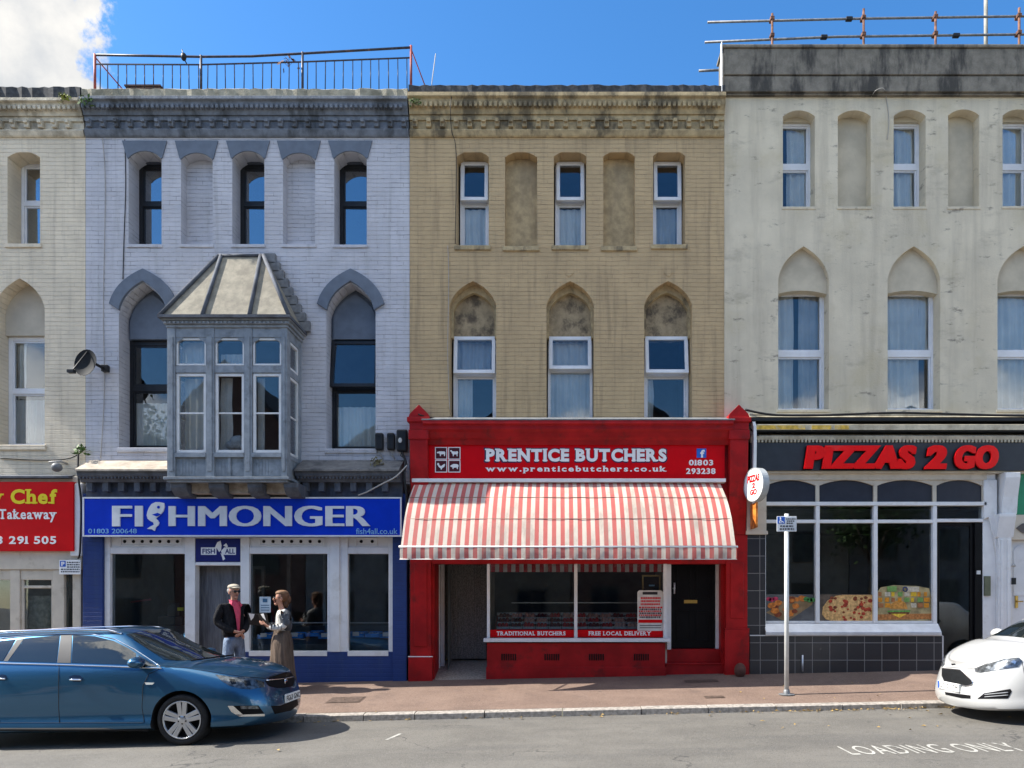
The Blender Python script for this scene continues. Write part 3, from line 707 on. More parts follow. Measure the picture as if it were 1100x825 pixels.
# ------------------------------------------------------------------ the lilac house with the fishmonger
BAY_P = .70
def house_lilac():
    XL, XR = PX(92), PX(440)
    b = thing('terraced_house', 'lilac painted brick house with grey arches and a projecting bay window', 'house', ((XL+XR)/2, 0, 0))
    up = uppers([(138,173.6,163,171,262.5,'w'),(194.5,228.5,165,172,262.5,'n'),(249.5,284,163,171,262.5,'w'),(304,338.5,165,172,262.5,'n'),(359,394,163,171,263,'w')], .33)
    lo = [(PX(127.7), PX(181), PZ(304), PZ(339), PZ(481)), (PX(350.5), PX(403.5), PZ(304), PZ(336), PZ(482))]
    holes = [(seg_arch(*u[:5]), .33 if u[5] == 'w' else .2) for u in up] + [(gothic(*l), .33) for l in lo]
    bx0, bx1 = PX(180, -BAY_P)+.12, PX(308, -BAY_P)-.12
    holes.append(([(bx0, PZ(496)), (bx1, PZ(496)), (bx1, PZ(350)), (bx0, PZ(350))], .3))
    mb = MB(); wall_sheet(mb, XL+.002, XR-.002, PZ(520), PZ(140), holes); mb.build('wall', W_LILAC, b)
    cornice(b, 92.4, 439.6, (100, 111, 127, 140, 148), M_GREYT, M_COPING).build('wall', W_LILAC, b)
    for (x0, x1, zt, zs, zb, k) in up:
        if k == 'w':
            head_fill(b, x0, x1, PZ(177, .33), zt, .33, M_DARKT)
            window(b, x0, x1, zb, PZ(177, .33), .33, PZ(219.6, .33), M_BLKF, M_GLASS_U, .06)
        else: niche_back(b, x0, x1, zt, zs, zb, .2, W_LILAC)
        # tapering painted lintel block with its arched soffit
        xm = (x0+x1)/2; mb = MB(); w = (x1-x0)/2
        arc = [(p[0], p[1]) for p in seg_arch(x0, x1, zt, zs, zb)[2:]][::-1]
        poly = [(xm-w-.0, zs-.0)] + [(p[0], p[1]+.004) for p in arc[1:-1]] + [(xm+w, zs), (xm+w+.02, zs+.02), (xm+w+.10, PZ(151.8)), (xm-w-.10, PZ(151.8)), (xm-w-.02, zs+.02)]
        mb.prism(poly, -.022, .01); mb.build('lintel', M_GREYB, b)
    for i, (x0, x1, za, zs, zb) in enumerate(lo):
        mb = MB(); mb.prism(gothic(x0+.05, x1-.05, za-.09, zs-.03, PZ(366, .33)), .25, .42); mb.prism(gothic(x0-.02, x1+.02, za+.02, zs, PZ(366, .33)), .31, .43)
        mb.build('tympanum', M_GREYB, b)
        cur = [(0, .9, 0, .45, M_CURT)] if i == 0 else [(0, 1, 0, .42, M_CURT)]
        window(b, x0-.03, x1+.03, zb, PZ(366, .33), .33, PZ(417.5, .33), M_BLKF, M_GLASS, .085, open_=0 if i == 0 else R(7), curtain=cur, zt_h=.10)
        o = gothic_arc(x0-.15, x1+.16, PZ(289.5), PZ(327), 12); inn = gothic_arc(x0+.02, x1-.02, PZ(303), PZ(334), 12)
        poly = [p for p in o] + [p for p in inn[::-1]]
        mb = MB(); mb.prism(poly, -.05, .01); mb.build('hood_mould', M_GREYB, b, bevel=.008)
    mb = MB()
    for (x0, x1, zt, zs, zb, k) in up: mb.box(x0-.02, x1+.02, -.02, .2, zb-.06, zb-.001)
    for (x0, x1, za, zs, zb) in lo: mb.box(x0-.02, x1+.03, -.03, .25, zb-.08, zb-.001)
    mb.build_each('window_sill', W_LILAC, b, bevel=.01)
    shell(b, XL, XR, PZ(111), W_LILAC)
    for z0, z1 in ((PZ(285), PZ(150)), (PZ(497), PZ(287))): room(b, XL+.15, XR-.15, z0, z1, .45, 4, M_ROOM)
    # ledge and shop cornice either side of the bay
    for a, c, m in ((PX(97), bx0-.14, M_LEDGE), (bx1+.14, PX(434), M_LEDGE_SHADE)):
        mb = MB(); mb.extr_x([(.0, PZ(494.5)), (-.42, PZ(504, -.42)), (-.42, PZ(506, -.42)), (0, PZ(506))], a, c); mb.build('ledge', m, b)
        mb = MB(); mb.extr_x([(.05, PZ(506)), (-.38, PZ(506, -.38)), (-.36, PZ(511, -.36)), (-.30, PZ(514, -.3)), (-.26, PZ(518, -.26)), (.05, PZ(518))], a, c)
        mb.extr_x([(.05, PZ(518)), (-.12, PZ(518)), (-.12, PZ(536)), (.05, PZ(536))], a, c)
        x = a+.08
        while x < c-.1: mb.box(x, x+.10, -.24, -.11, PZ(530), PZ(519.5)); x += .27
        x = a+.02
        while x < c-.04: mb.box(x, x+.03, -.345, -.3, PZ(514.5, -.3), PZ(511.5, -.3)); x += .06
        mb.build('shop_cornice', M_DARKT, b, bevel=.005)
    mb = MB()
    for k in range(3): mb.box(PX(197+k*41.5, -.45), PX(225+k*41.5, -.45), -.45, .0, PZ(534), PZ(512)); 
    mb.build_each('plaster_panel', M_LEDGE, b)
    # --- bay window (oriel) as parts of the house
    P = BAY_P; yf = -P
    x0, x1 = PX(180, yf), PX(308, yf); zb, ze = PZ(513, yf), PZ(352, yf)
    fr = MB()
    def X(p): return PX(p, yf)
    def Zr(p): return PZ(p, yf)
    posts = [(179.5, 188), (221, 230), (262, 270.5), (302, 308.3)]
    for a, c in posts: fr.box(X(a), X(c), yf, yf+.10, Zr(512), Zr(352)); fr.box(X(a)+.03, X(c)-.03, yf-.018, yf, Zr(506), Zr(362))
    for i in range(3):
        a, c = X(posts[i][1]), X(posts[i+1][0])
        fr.box(a, c, yf+.012, yf+.09, Zr(400), Zr(392.5)); fr.box(a, c, yf-.01, yf+.09, Zr(491), Zr(486.5))
        fr.box(a, c, yf+.012, yf+.09, Zr(362), Zr(352)); fr.box(a, c, yf+.05, yf+.08, Zr(511), Zr(491))
        k = 5
        while k*.05 < (c-a): fr.box(a+k*.05-.2, a+k*.05-.196, yf+.044, yf+.05, Zr(511), Zr(492)); k += 1
        for s in (-1, 1):                        # shaped corner brackets at the head of each light
            e = a if s < 0 else c
            fr.prism([(e, Zr(362)), (e - s*.13, Zr(362)), (e - s*.10, Zr(364.5)), (e - s*.03, Zr(367)), (e, Zr(371))], yf+.02, yf+.07)
    for a in (244,): fr.box(X(a), X(a+3), yf+.02, yf+.06, Zr(511), Zr(491))
    # sides
    for xs, sg in ((x1, -1), (x0, 1)):
        xi = xs + sg*.10
        xa, xb = min(xs, xi), max(xs, xi)
        fr.box(xa, xb, yf+.10, yf+.17, Zr(512), Zr(352)); fr.box(xa, xb, -.10, .02, Zr(512), Zr(352))
        for p, q in ((400, 392.5), (491, 486.5), (362, 352)): fr.box(xa+.012, xb-.01, yf+.17, -.10, Zr(p), Zr(q))
        fr.box(xa+.03, xb-.02, yf+.17, -.10, Zr(511), Zr(491))
    bay = fr.build('bay_window', M_BAY, b, bevel=.006)
    wf = MB(); gl = MB()
    for i in range(3):
        a, c = X(posts[i][1]), X(posts[i+1][0])
        bar_frame(wf, a+.005, c-.005, Zr(486)+.002, Zr(400.5), .045, yf+.03, yf+.08)
        bar_frame(wf, a+.005, c-.005, Zr(392)+.002, Zr(362.5), .03, yf+.03, yf+.08)
        wf.box(a+.05, c-.05, yf+.045, yf+.065, Zr(444), Zr(442.2))
        gl.box(a+.02, c-.02, yf+.055, yf+.06, Zr(485), Zr(362.5))
    for xs, sg in ((x1, -1), (x0, 1)):
        g0, g1 = min(xs+sg*.04, xs+sg*.045), max(xs+sg*.04, xs+sg*.045)
        gl.box(g0, g1, yf+.17, -.10, Zr(486), Zr(362))
        f0, f1 = min(xs+sg*.02, xs+sg*.07), max(xs+sg*.02, xs+sg*.07)
        for p, q in ((485.8, 400.2), (392.3, 362.3)):
            wf.box(f0, f1, yf+.172, yf+.21, Zr(p), Zr(q)); wf.box(f0, f1, -.14, -.102, Zr(p), Zr(q))
            wf.box(f0, f1, yf+.21, -.14, Zr(p), Zr(p)+.04); wf.box(f0, f1, yf+.21, -.14, Zr(q)-.04, Zr(q))
        wf.box(f0+.01, f1-.01, yf+.21, -.14, Zr(444), Zr(442.5))
    wf.build('frame', M_WPAINT, bay, bevel=.004); gl.build_each('pane', M_GLASS, bay)
    cu = curtain_mb(X(191), X(221), Zr(484), Zr(402), yf+.25, .02); 
    for q in (curtain_mb(X(231), X(243), Zr(484), Zr(402), yf+.22, .02), curtain_mb(X(231), X(262), Zr(391), Zr(376), yf+.22, .02), curtain_mb(X(271), X(279), Zr(484), Zr(402), yf+.22, .02), curtain_mb(X(188), X(221), Zr(391), Zr(362), yf+.25, .02)): cu.add(q.v, q.f, True)
    cu.build('curtain', M_CURT, bay)
    tr = MB()                                     # eaves and foot mouldings run round three sides
    def ring(z0, z1, o, i=.06):
        tr.box(x0-o, x1+o, yf-o, yf+i, z0, z1); tr.box(x0-o, x0+i, yf+i, 0.01, z0, z1); tr.box(x1-i, x1+o, yf+i, 0.01, z0, z1)
    ring(Zr(352), Zr(349), .02); ring(Zr(349)+.002, Zr(345.5), .05); ring(Zr(345.5)+.002, Zr(342.5), .08)
    x = x0-.02
    while x < x1: tr.box(x, x+.035, yf-.07, yf-.05, Zr(349), Zr(346)); x += .07
    tr.build('eaves_moulding', M_BAY, bay, bevel=.006)
    tr = MB(); ring(Zr(515.5), Zr(512.5), .05); ring(Zr(518), Zr(515.5)-.002, .01); tr.build('foot_moulding', M_BAY, bay, bevel=.006)
    fl = MB(); fl.box(x0+.06, x1-.06, yf+.06, .01, Zr(516.5), Zr(512.6)); fl.box(x0+.07, x1-.07, yf+.07, .28, Zr(346), Zr(344)); fl.build('soffit', M_BAY, bay)
    # hipped lean-to roof with rolls
    zt = PZ(277, -.12); ea = Zr(342.5)+.002
    A = [(x0-.07, yf-.10, ea), (x1+.07, yf-.10, ea), (x1+.07, .0, ea), (x0-.07, .0, ea)]
    T = [(PX(236, -.12), -.16, zt), (PX(284, -.12), -.16, zt), (PX(284, -.12), .0, zt+.04), (PX(236, -.12), .0, zt+.04)]
    rf = MB(); rf.add(A+T, [(0,1,5,4),(1,2,6,5),(3,0,4,7),(4,5,6,7),(0,3,2,1)]); roof = rf.build('bay_roof', M_BAYROOF, b)
    ro = MB()
    def lerp(p, q, t): return tuple(p[i]+(q[i]-p[i])*t for i in range(3))
    for p, q in ((A[0], T[0]), (A[1], T[1]), (lerp(A[0], A[1], .33), lerp(T[0], T[1], .06)), (lerp(A[0], A[1], .695), lerp(T[0], T[1], .94))):
        ro.tube([(p[0], p[1]-.01, p[2]+.02), (q[0], q[1]-.01, q[2]+.02)], .034, 6)
    ro.tube([(T[0][0], T[0][1], T[0][2]+.02), (T[1][0], T[1][1], T[1][2]+.02)], .03, 6)
    ro.box(x0-.10, x1+.10, yf-.14, yf-.09, ea-.025, ea+.02); ro.box(x1+.06, x1+.10, yf-.09, .0, ea-.025, ea+.02); ro.box(x0-.10, x0-.06, yf-.09, .0, ea-.025, ea+.02)
    ro.build('roll', M_DARKT, roof)
    st = MB(); n = 9                               # stepped slates up the wall beside the roof
    for i in range(n):
        t = i/n; px = A[2][0]+(T[2][0]-A[2][0])*t; pz = A[2][2]+(T[2][2]-A[2][2])*t
        st.box(px-.10, px+.10, -.10, -.012, pz+.02, pz+.20)
        px = A[3][0]+(T[3][0]-A[3][0])*t; st.box(px-.08, px+.07, -.06, -.012, pz+.02, pz+.17)
    st.build_each('flashing', M_LEAD, roof, bevel=.01)
    br = MB()
    for k, (a, c) in enumerate(((181, 198), (222, 239), (264, 280), (303, 319))):
        xa, xb = PX(a, -.7), PX(c, -.7); m = yf+.05
        br.add([(q, y, z) for q in (xa, xb) for y, z in ((m, Zr(518)), (m+.01, Zr(523)), (m+.06, Zr(527)), (m+.16, Zr(531)), (-.05, Zr(533)), (-.05, Zr(518)))],
               [(0,1,2,3,4,5),(6,7,8,9,10,11)] + [(i, (i+1) % 6, 6+(i+1) % 6, 6+i) for i in range(6)])
    br.build_each('bracket', M_DARKT, bay, bevel=.008)
    # --- shopfront
    yp = -.02; zt = PZ(575)
    mb = MB(); mb.box(XL+.01, PX(114), -.10, .1, -.6, PZ(531)); mb.box(PX(423), XR-.03, -.10, .1, -.6, PZ(531)); mb.build_each('pilaster', M_NAVY, b, bevel=.01)
    mb = MB(); mb.box(XL+.02, XR-.04, -.09, .1, PZ(577), PZ(531)-.003); mb.build('fascia_board', M_DARKT, b)
    mb = MB(); mb.box(PX(114)+.002, PX(208), -.06, .1, -.6, PZ(700)); mb.box(PX(262), PX(423)-.002, -.06, .1, -.6, PZ(700)); mb.build_each('stall_riser', M_NAVY, b)
    fr = MB(); gl = MB(); ho = MB()
    for a, c in ((114, 120), (200, 211), (259.5, 269), (352.5, 374.5), (418, 423)): fr.box(PX(a), PX(c), -.05, .10, PZ(700) if a not in (200, 259.5) else -.5, PZ(577))
    for a, c in ((352.5, 363),): fr.box(PX(356), PX(366), -.075, -.05, PZ(700), PZ(577))
    for a, c in ((120, 200), (269, 352.5), (374.5, 418)):
        fr.box(PX(a), PX(c), -.045, .10, PZ(595), PZ(588)); fr.box(PX(a), PX(c), -.02, .10, PZ(588), PZ(577)); fr.box(PX(a), PX(c), -.07, .10, PZ(704.5), PZ(699))
        gl.box(PX(a), PX(c), .02, .028, PZ(699), PZ(595))
        ins = 7 if c-a > 60 else 6
        xa, xb = PX(a+10 if c-a > 60 else a+8), PX(c-4 if c-a > 60 else c-12)
        bar_frame(fr, xa, xb, PZ(586.5), PZ(577.5), .02, -.035, -.018)
        n = 7 if c-a > 60 else 2
        for k in range(n):
            cx_ = xa+(xb-xa)*(k+.5)/n; ho.lathe([(0, -.026), (.028, -.026), (.028, -.019)], (cx_, 0, PZ(581.8)), 'y', 12)
    fr.box(PX(211), PX(259.5), -.045, .1, PZ(607.5), PZ(604)); fr.box(PX(211), PX(259.5), -.045, .1, PZ(578.5), PZ(577)); fr.box(PX(211), PX(259.5), .0, .05, PZ(604), PZ(578.5))
    f = fr.build('shopfront', M_WPAINT, b, bevel=.006); gl.build_each('pane', M_SHOPG, f); ho.build('air_vent', M_BLACK, f)
    mb = MB(); mb.box(PX(211), PX(259.5), -.04, .4, -.6, gz(PX(235), 0)+.02); mb.build('doorstep', M_KERB, b)
    room(b, XL+.15, XR-.15, -.15, PZ(560), .12, 5, M_SHOPIN, 'shop_interior')
    return b
house_lilac()

def fish_poly(ox, oy, s):
    pts = [(262,178),(275,178),(288,181),(290,194),(286,207),(277,218),(267,226),(263,231),(269,236),(273,243),(271,251),(263,258),(259,270),(250,264),(236,263),(246,256),(257,250),(255,243),(246,238),(238,231),(235,221),(237,209),(242,196),(250,184)]
    return [(ox+(x-236)/54*s[0], oy+(y-178)/92*s[1]) for x, y in pts]
def fish_sign():
    y = -.28
    s = thing('shop_sign', 'long royal blue FISHMONGER sign with silver lettering and a leaping fish', 'sign', (PX(260), y, PZ(575)))
    mb = MB(); mb.box(PX(89.5, y), PX(431, y), y, -.092, PZ(576, y), PZ(534.5, y)); mb.build('board', M_BLUESIGN, s)
    mb = MB(); bar_frame(mb, PX(89, y), PX(431.5, y), PZ(576.5, y), PZ(534, y), .025, y-.012, y+.012); mb.build('border', M_SILVER, s)
    Y = y-.001
    sign_text(s, 'FI', 121, 154, 543.5, 565.5, Y, M_SILVER, bold=0, space=1.08, ex=.02, fat=.04)
    sign_text(s, 'HMONGER', 181.5, 398, 543.5, 565.5, Y, M_SILVER, bold=0, space=1.02, ex=.02, fat=.04)
    mb = MB(); P = poly_px(fish_poly(158.5, 539.5, (19, 31)), Y); mb.prism(P, Y-.02, Y); mb.build('fish_emblem', M_SILVER, s)
    mb = MB(); mb.prism([(PX(171+1.6*math.cos(a), Y), PZ(545+1.6*math.sin(a), Y)) for a in [i*.63 for i in range(10)]], Y-.024, Y-.0205)
    mb.prism(poly_px([(164,553),(170,551),(174,553),(169,555)], Y), Y-.024, Y-.0205); mb.build('fish_marking', M_BLUESIGN, s)
    sign_text(s, '01803 200648', 95, 147, 568, 573, Y, M_LTBLUE, bold=.004)
    sign_text(s, 'fish4all.co.uk', 382.5, 427, 567.5, 573.8, Y, M_LTBLUE, bold=.004)
    # small sign over the door
    y = -.05
    s = thing('shop_sign', 'small navy fish shop sign above the grey door curtain', 'sign', (PX(235), y, PZ(604)))
    mb = MB(); mb.box(PX(211.8), PX(259), y, .0, PZ(603.5), PZ(579)); mb.build('board', M_NAVYS, s)
    mb = MB(); mb.box(PX(216, y), PX(232.5, y), y-.004, y, PZ(596, y), PZ(588, y)); mb.prism(poly_px([(241,588),(253.5,588),(253.5,596),(239,596),(237.5,592)], y), y-.004, y)
    mb.prism(poly_px([(231,588),(233.5,582.5),(237,580.8),(238,586),(237.5,591),(235.5,593),(233,589)], y), y-.005, y)
    mb.prism(poly_px([(237,594),(240,596),(242,600.5),(239.6,602),(238.5,598)], y), y-.005, y); mb.prism(poly_px([(240,586),(243,583.5),(245,587),(243.5,588)], y), y-.005, y)
    mb.build('emblem', M_WHITE, s)
    sign_text(s, 'FISH', 217.5, 231, 589.4, 594.8, y-.004, M_NAVYS, bold=.02, ex=.003)
    sign_text(s, 'ALL', 241.8, 252.5, 589.4, 594.8, y-.004, M_NAVYS, bold=.02, ex=.003)
fish_sign()
# ------------------------------------------------------------------ the ochre house with the butcher
def house_ochre():
    XL, XR = PX(440), PX(778)
    b = thing('terraced_house', 'ochre painted brick house standing over the red butcher shop', 'house', ((XL+XR)/2, 0, 0))
    up = uppers([(490.5,525,162,168.5,264,'w'),(542.5,577,163,169,265,'n'),(595,630,162,168,264,'w'),(648,682,162,168,265,'n'),(701.5,736,161,167.5,263,'w')], .35)
    lo = [(PX(a), PX(c), PZ(302), PZ(328), PZ(456)) for a, c in ((483,533),(587,638),(692,743.5))]
    holes = [(seg_arch(*u[:5]), .30 if u[5] == 'w' else .2) for u in up] + [(gothic(*l), .30) for l in lo]
    mb = MB(); wall_sheet(mb, XL+.002, XR-.002, PZ(490), PZ(138), holes); mb.build('wall', W_OCHRE, b)
    cornice(b, 440.4, 777.6, (96, 107, 126, 140.5, 148), M_OCHRET, M_SLATE).build('wall', W_OCHRE, b)
    d = .30
    for (x0, x1, zt, zs, zb, k) in up:
        if k == 'w':
            head_fill(b, x0, x1, PZ(176, d), zt, d, W_OCHRE)
            cv = [(0, 1, 0, .52, M_CURT)] if x1 < .8 else [(0, 1, 0, .52, M_CURT2)]
            window(b, x0+.02, x1-.01, zb, PZ(175, d), d, PZ(218, d), M_PVC, M_GLASS, .05, open_=R(5), curtain=cv)
        else: niche_back(b, x0, x1, zt, zs, zb, .2, M_NICHE_O)
    cur = [[(0, .42, .0, .55, M_CURT), (.0, .9, .56, 1, M_CURT2)], [(0, 1, 0, 1, M_CURT)], [(0, .2, 0, .55, M_CURT)]]
    for i, (x0, x1, za, zs, zb) in enumerate(lo):
        mb = MB(); w = x1-x0
        mb.prism(gothic(x0-.02, x1+.02, za+.02, zs, PZ(366, d)), .26, .42)
        mb.build('tympanum', M_TYMP_O, b)
        mb = MB(); o = gothic_arc(x0-.005, x1+.005, za+.005, zs, 12); inn = gothic_arc(x0+.05, x1-.05, za-.13, zs-.02, 12)
        mb.prism([(x1+.005, PZ(366, d))] + o + [(x0-.005, PZ(366, d)), (x0+.04, PZ(366, d))] + inn[::-1] + [(x1-.04, PZ(366, d))], .16, .27)
        mb.build('arch_moulding', M_OCHRET, b)
        window(b, x0+.02, x1-.01, zb, PZ(362, d), d, PZ((403, 398, 403)[i], d), M_PVC, M_GLASS, .05, open_=R((8, 7, 9)[i]), curtain=cur[i], lower=(i != 1))
    mb = MB()
    for (x0, x1, zt, zs, zb, k) in up: mb.box(x0-.04, x1+.04, -.03, .2, zb-.08, zb-.001)
    mb.build_each('window_sill', M_OCHRET, b, bevel=.01)
    mb = MB()                                     # small carved shields over the arches
    for xc in (611.5, 718): mb.prism(poly_px([(xc-5,289),(xc-4,294),(xc,297.5),(xc+4,294),(xc+5,289)], 0), -.012, .005)
    mb.build_each('carved_shield', W_OCHRE, b, bevel=.006)
    shell(b, XL, XR, PZ(107), W_OCHRE)
    room(b, XL+.15, XR-.15, PZ(285), PZ(150), .43, 4, M_ROOM); room(b, XL+.15, XR-.15, PZ(470), PZ(287), .43, 4, M_ROOM)
    # ---------------- shopfront
    def pilaster(a, c, plinth_py):
        mb = MB(); xa, xb = PX(a, -.12), PX(c, -.12)
        mb.box(xa, xb, -.12, .25, PZ(plinth_py, -.12), PZ(575)); mb.box(xa-.025, xb+.025, -.15, .25, -.6, PZ(plinth_py, -.12)+.004)
        mb.box(xa+.07, xb-.07, -.135, -.12, PZ(plinth_py-12), PZ(605))
        # console above: panelled block, swelling bracket and a gabled cap
        y2 = -.30
        mb.extr_x([(.1, PZ(575)), (-.13, PZ(575)), (-.15, PZ(560)), (-.22, PZ(530)), (-.28, PZ(505)), (y2, PZ(480)), (y2, PZ(470)), (.1, PZ(470))], xa+.03, xb-.03)
        mb.box(xa+.01, xb-.01, y2-.02, .1, PZ(476), PZ(466)); mb.box(xa+.025, xb-.025, y2-.01, .1, PZ(466)+.002, PZ(455))
        mb.box(xa-.01, xb+.01, y2-.04, .1, PZ(458), PZ(453))
        xm = (xa+xb)/2
        mb.prism([(xa+.0, PZ(453)+.002), (xb-.0, PZ(453)+.002), (xb-.02, PZ(449)), (xm, PZ(439)), (xa+.02, PZ(449))], y2+.02, -.02)
        mb.build('pilaster', M_RED, b, bevel=.012)
        mb = MB(); mb.box(xa-.03, xb+.03, -.152, -.1, PZ(plinth_py, -.12)+.005, PZ(plinth_py, -.12)+.018); mb.build('plinth_line', M_WHITE if a < 500 else M_RED, b)
    pilaster(440.5, 463, 706); pilaster(780, 803, 676)
    x0, x1 = PX(458), PX(783)
    mb = MB()
    mb.extr_x([(.02, PZ(449)), (-.36, PZ(451, -.36)), (-.37, PZ(455, -.36)), (-.33, PZ(457, -.33)), (-.33, PZ(461, -.33)), (-.29, PZ(464, -.29)), (-.26, PZ(470, -.26)), (-.22, PZ(473, -.22)), (-.20, PZ(478, -.2)), (.02, PZ(478))], x0, x1)
    mb.build('shop_cornice', M_RED, b, bevel=.006)
    mb = MB(); mb.extr_x([(.03, PZ(448.5)+.01), (-.37, PZ(450.5, -.37)+.01), (-.37, PZ(451.2, -.37)), (.03, PZ(450))], x0-.02, x1+.02); mb.build('flashing', M_LEAD, b)
    mb = MB(); mb.box(PX(462)+.0, PX(781), -.10, .15, PZ(606), PZ(477)); mb.build('fascia_board', M_RED, b)
    # stall riser with grilles
    xa, xb = PX(523.5), PX(714)
    mb = MB(); mb.box(xa, xb, -.08, .2, -.5, PZ(690.5)); mb.box(xa-.012, xb+.012, -.10, .2, -.5, PZ(716)); mb.build('stall_riser', M_RED, b, bevel=.006)
    mb = MB()
    for px in (547, 593, 640.5, 688.5):
        for k in range(7): mb.box(PX(px-8+k*2.4), PX(px-6.6+k*2.4), -.087, -.079, PZ(709), PZ(702))
    mb.build('air_vent', M_BLACK, b)
    fr = MB(); fr.box(xa-.05, xb+.07, -.16, .05, PZ(689.5, -.1), PZ(685.5, -.1))
    fr.box(xa, PX(526.5), -.08, .05, PZ(685.5, -.1)+.001, PZ(602)); fr.box(PX(616.7), PX(620.2), -.075, .04, PZ(685.5, -.1)+.001, PZ(602)); fr.box(PX(712), PX(716), -.08, .05, PZ(685.5, -.1)+.001, PZ(602))
    fr.box(PX(716.5), PX(721), .0, .3, PZ(697, .2), PZ(600)); fr.box(PX(768.5, .25), PX(773, .25), .2, .3, PZ(697, .2), PZ(600))
    f = fr.build('shopfront', M_WPAINT, b, bevel=.005)
    gl = MB(); gl.box(PX(526.5), PX(712), -.03, -.022, PZ(685, -.1), PZ(602)); gl.build('pane', M_SHOPG, f)
    # right-hand door in its lobby
    dm = MB(); da, db = PX(720.5, .26), PX(768.8, .26); zb, zt = PZ(696.5, .26), PZ(600, .26)
    dm.box(da, db, .27, .32, zb, zt)
    w = db-da
    for (a, c, p, q) in ((.12,.45,.55,.95),(.55,.88,.55,.95),(.12,.45,.08,.42),(.55,.88,.08,.42)): bar_frame(dm, da+w*a, da+w*c, zb+(zt-zb)*p, zb+(zt-zb)*q, .03, .258, .272)
    door = dm.build('door', M_BLACK, b, bevel=.004)
    mb = MB(); mb.box(PX(735, .25), PX(749, .25), .255, .272, PZ(648, .25), PZ(644.5, .25)); mb.build('letterbox', M_BRASS, door)
    mb = MB(); mb.tube([(PX(724, .25), .20, PZ(638, .25)), (PX(724, .25), .20, PZ(626, .25))], .014, 8); mb.tube([(PX(724, .25), .27, PZ(632, .25)), (PX(724, .25), .20, PZ(632, .25))], .018, 8); mb.build('handle', M_ALU, door)
    st = MB(); st.box(PX(716), PX(782), .12, .4, -.5, PZ(697, .2)); st.box(PX(715), PX(783), -.02, .118, -.5, PZ(714)); st.box(PX(715), PX(783), -.04, .117, PZ(714)+.001, PZ(712.5)); st.build('doorstep', M_RED, b, bevel=.006)
    mb = MB(); mb.box(PX(773.5, .1), PX(783), .02, .5, -.3, PZ(600)); mb.build('lobby_wall', M_RED, b)
    # left-hand entrance with ramped floor
    mb = MB(); xa2, xb2 = PX(462), PX(524)
    mb.add([(xa2, -.09, gz(xa2, 0)-.01), (xb2, -.09, gz(xb2, 0)-.01), (xb2, .85, .23), (xa2, .85, .23), (xa2, -.09, -.5), (xb2, -.09, -.5)], [(0,1,2,3),(4,5,1,0)])
    mb.build('doorstep', M('terrazzo ramp', (.30,.26,.21), .6, var=.3, scale=30), b)
    mb = MB(); mb.box(PX(467), PX(469, .5), -.05, .8, -.3, PZ(600)); mb.build('lobby_wall', M_RED, b)
    mb = MB(); mb.box(PX(469, .5), PX(473, .5), .45, .55, .0, PZ(600)); mb.box(PX(473, .6), PX(478, .6), .55, .68, .0, PZ(600)); mb.build('door_frame', M_WPAINT, b, bevel=.006)
    room(b, PX(478), XR-.2, -.05, PZ(596), .34, 4.5, M_SHOPIN, 'shop_interior')
    mb = MB(); mb.box(PX(523.5), PX(526), .05, 1.0, -.2, PZ(600)); mb.box(PX(713.5), PX(717), .06, 1.2, -.2, PZ(600)); mb.build_each('partition', M_CREAMP, b)
house_ochre()

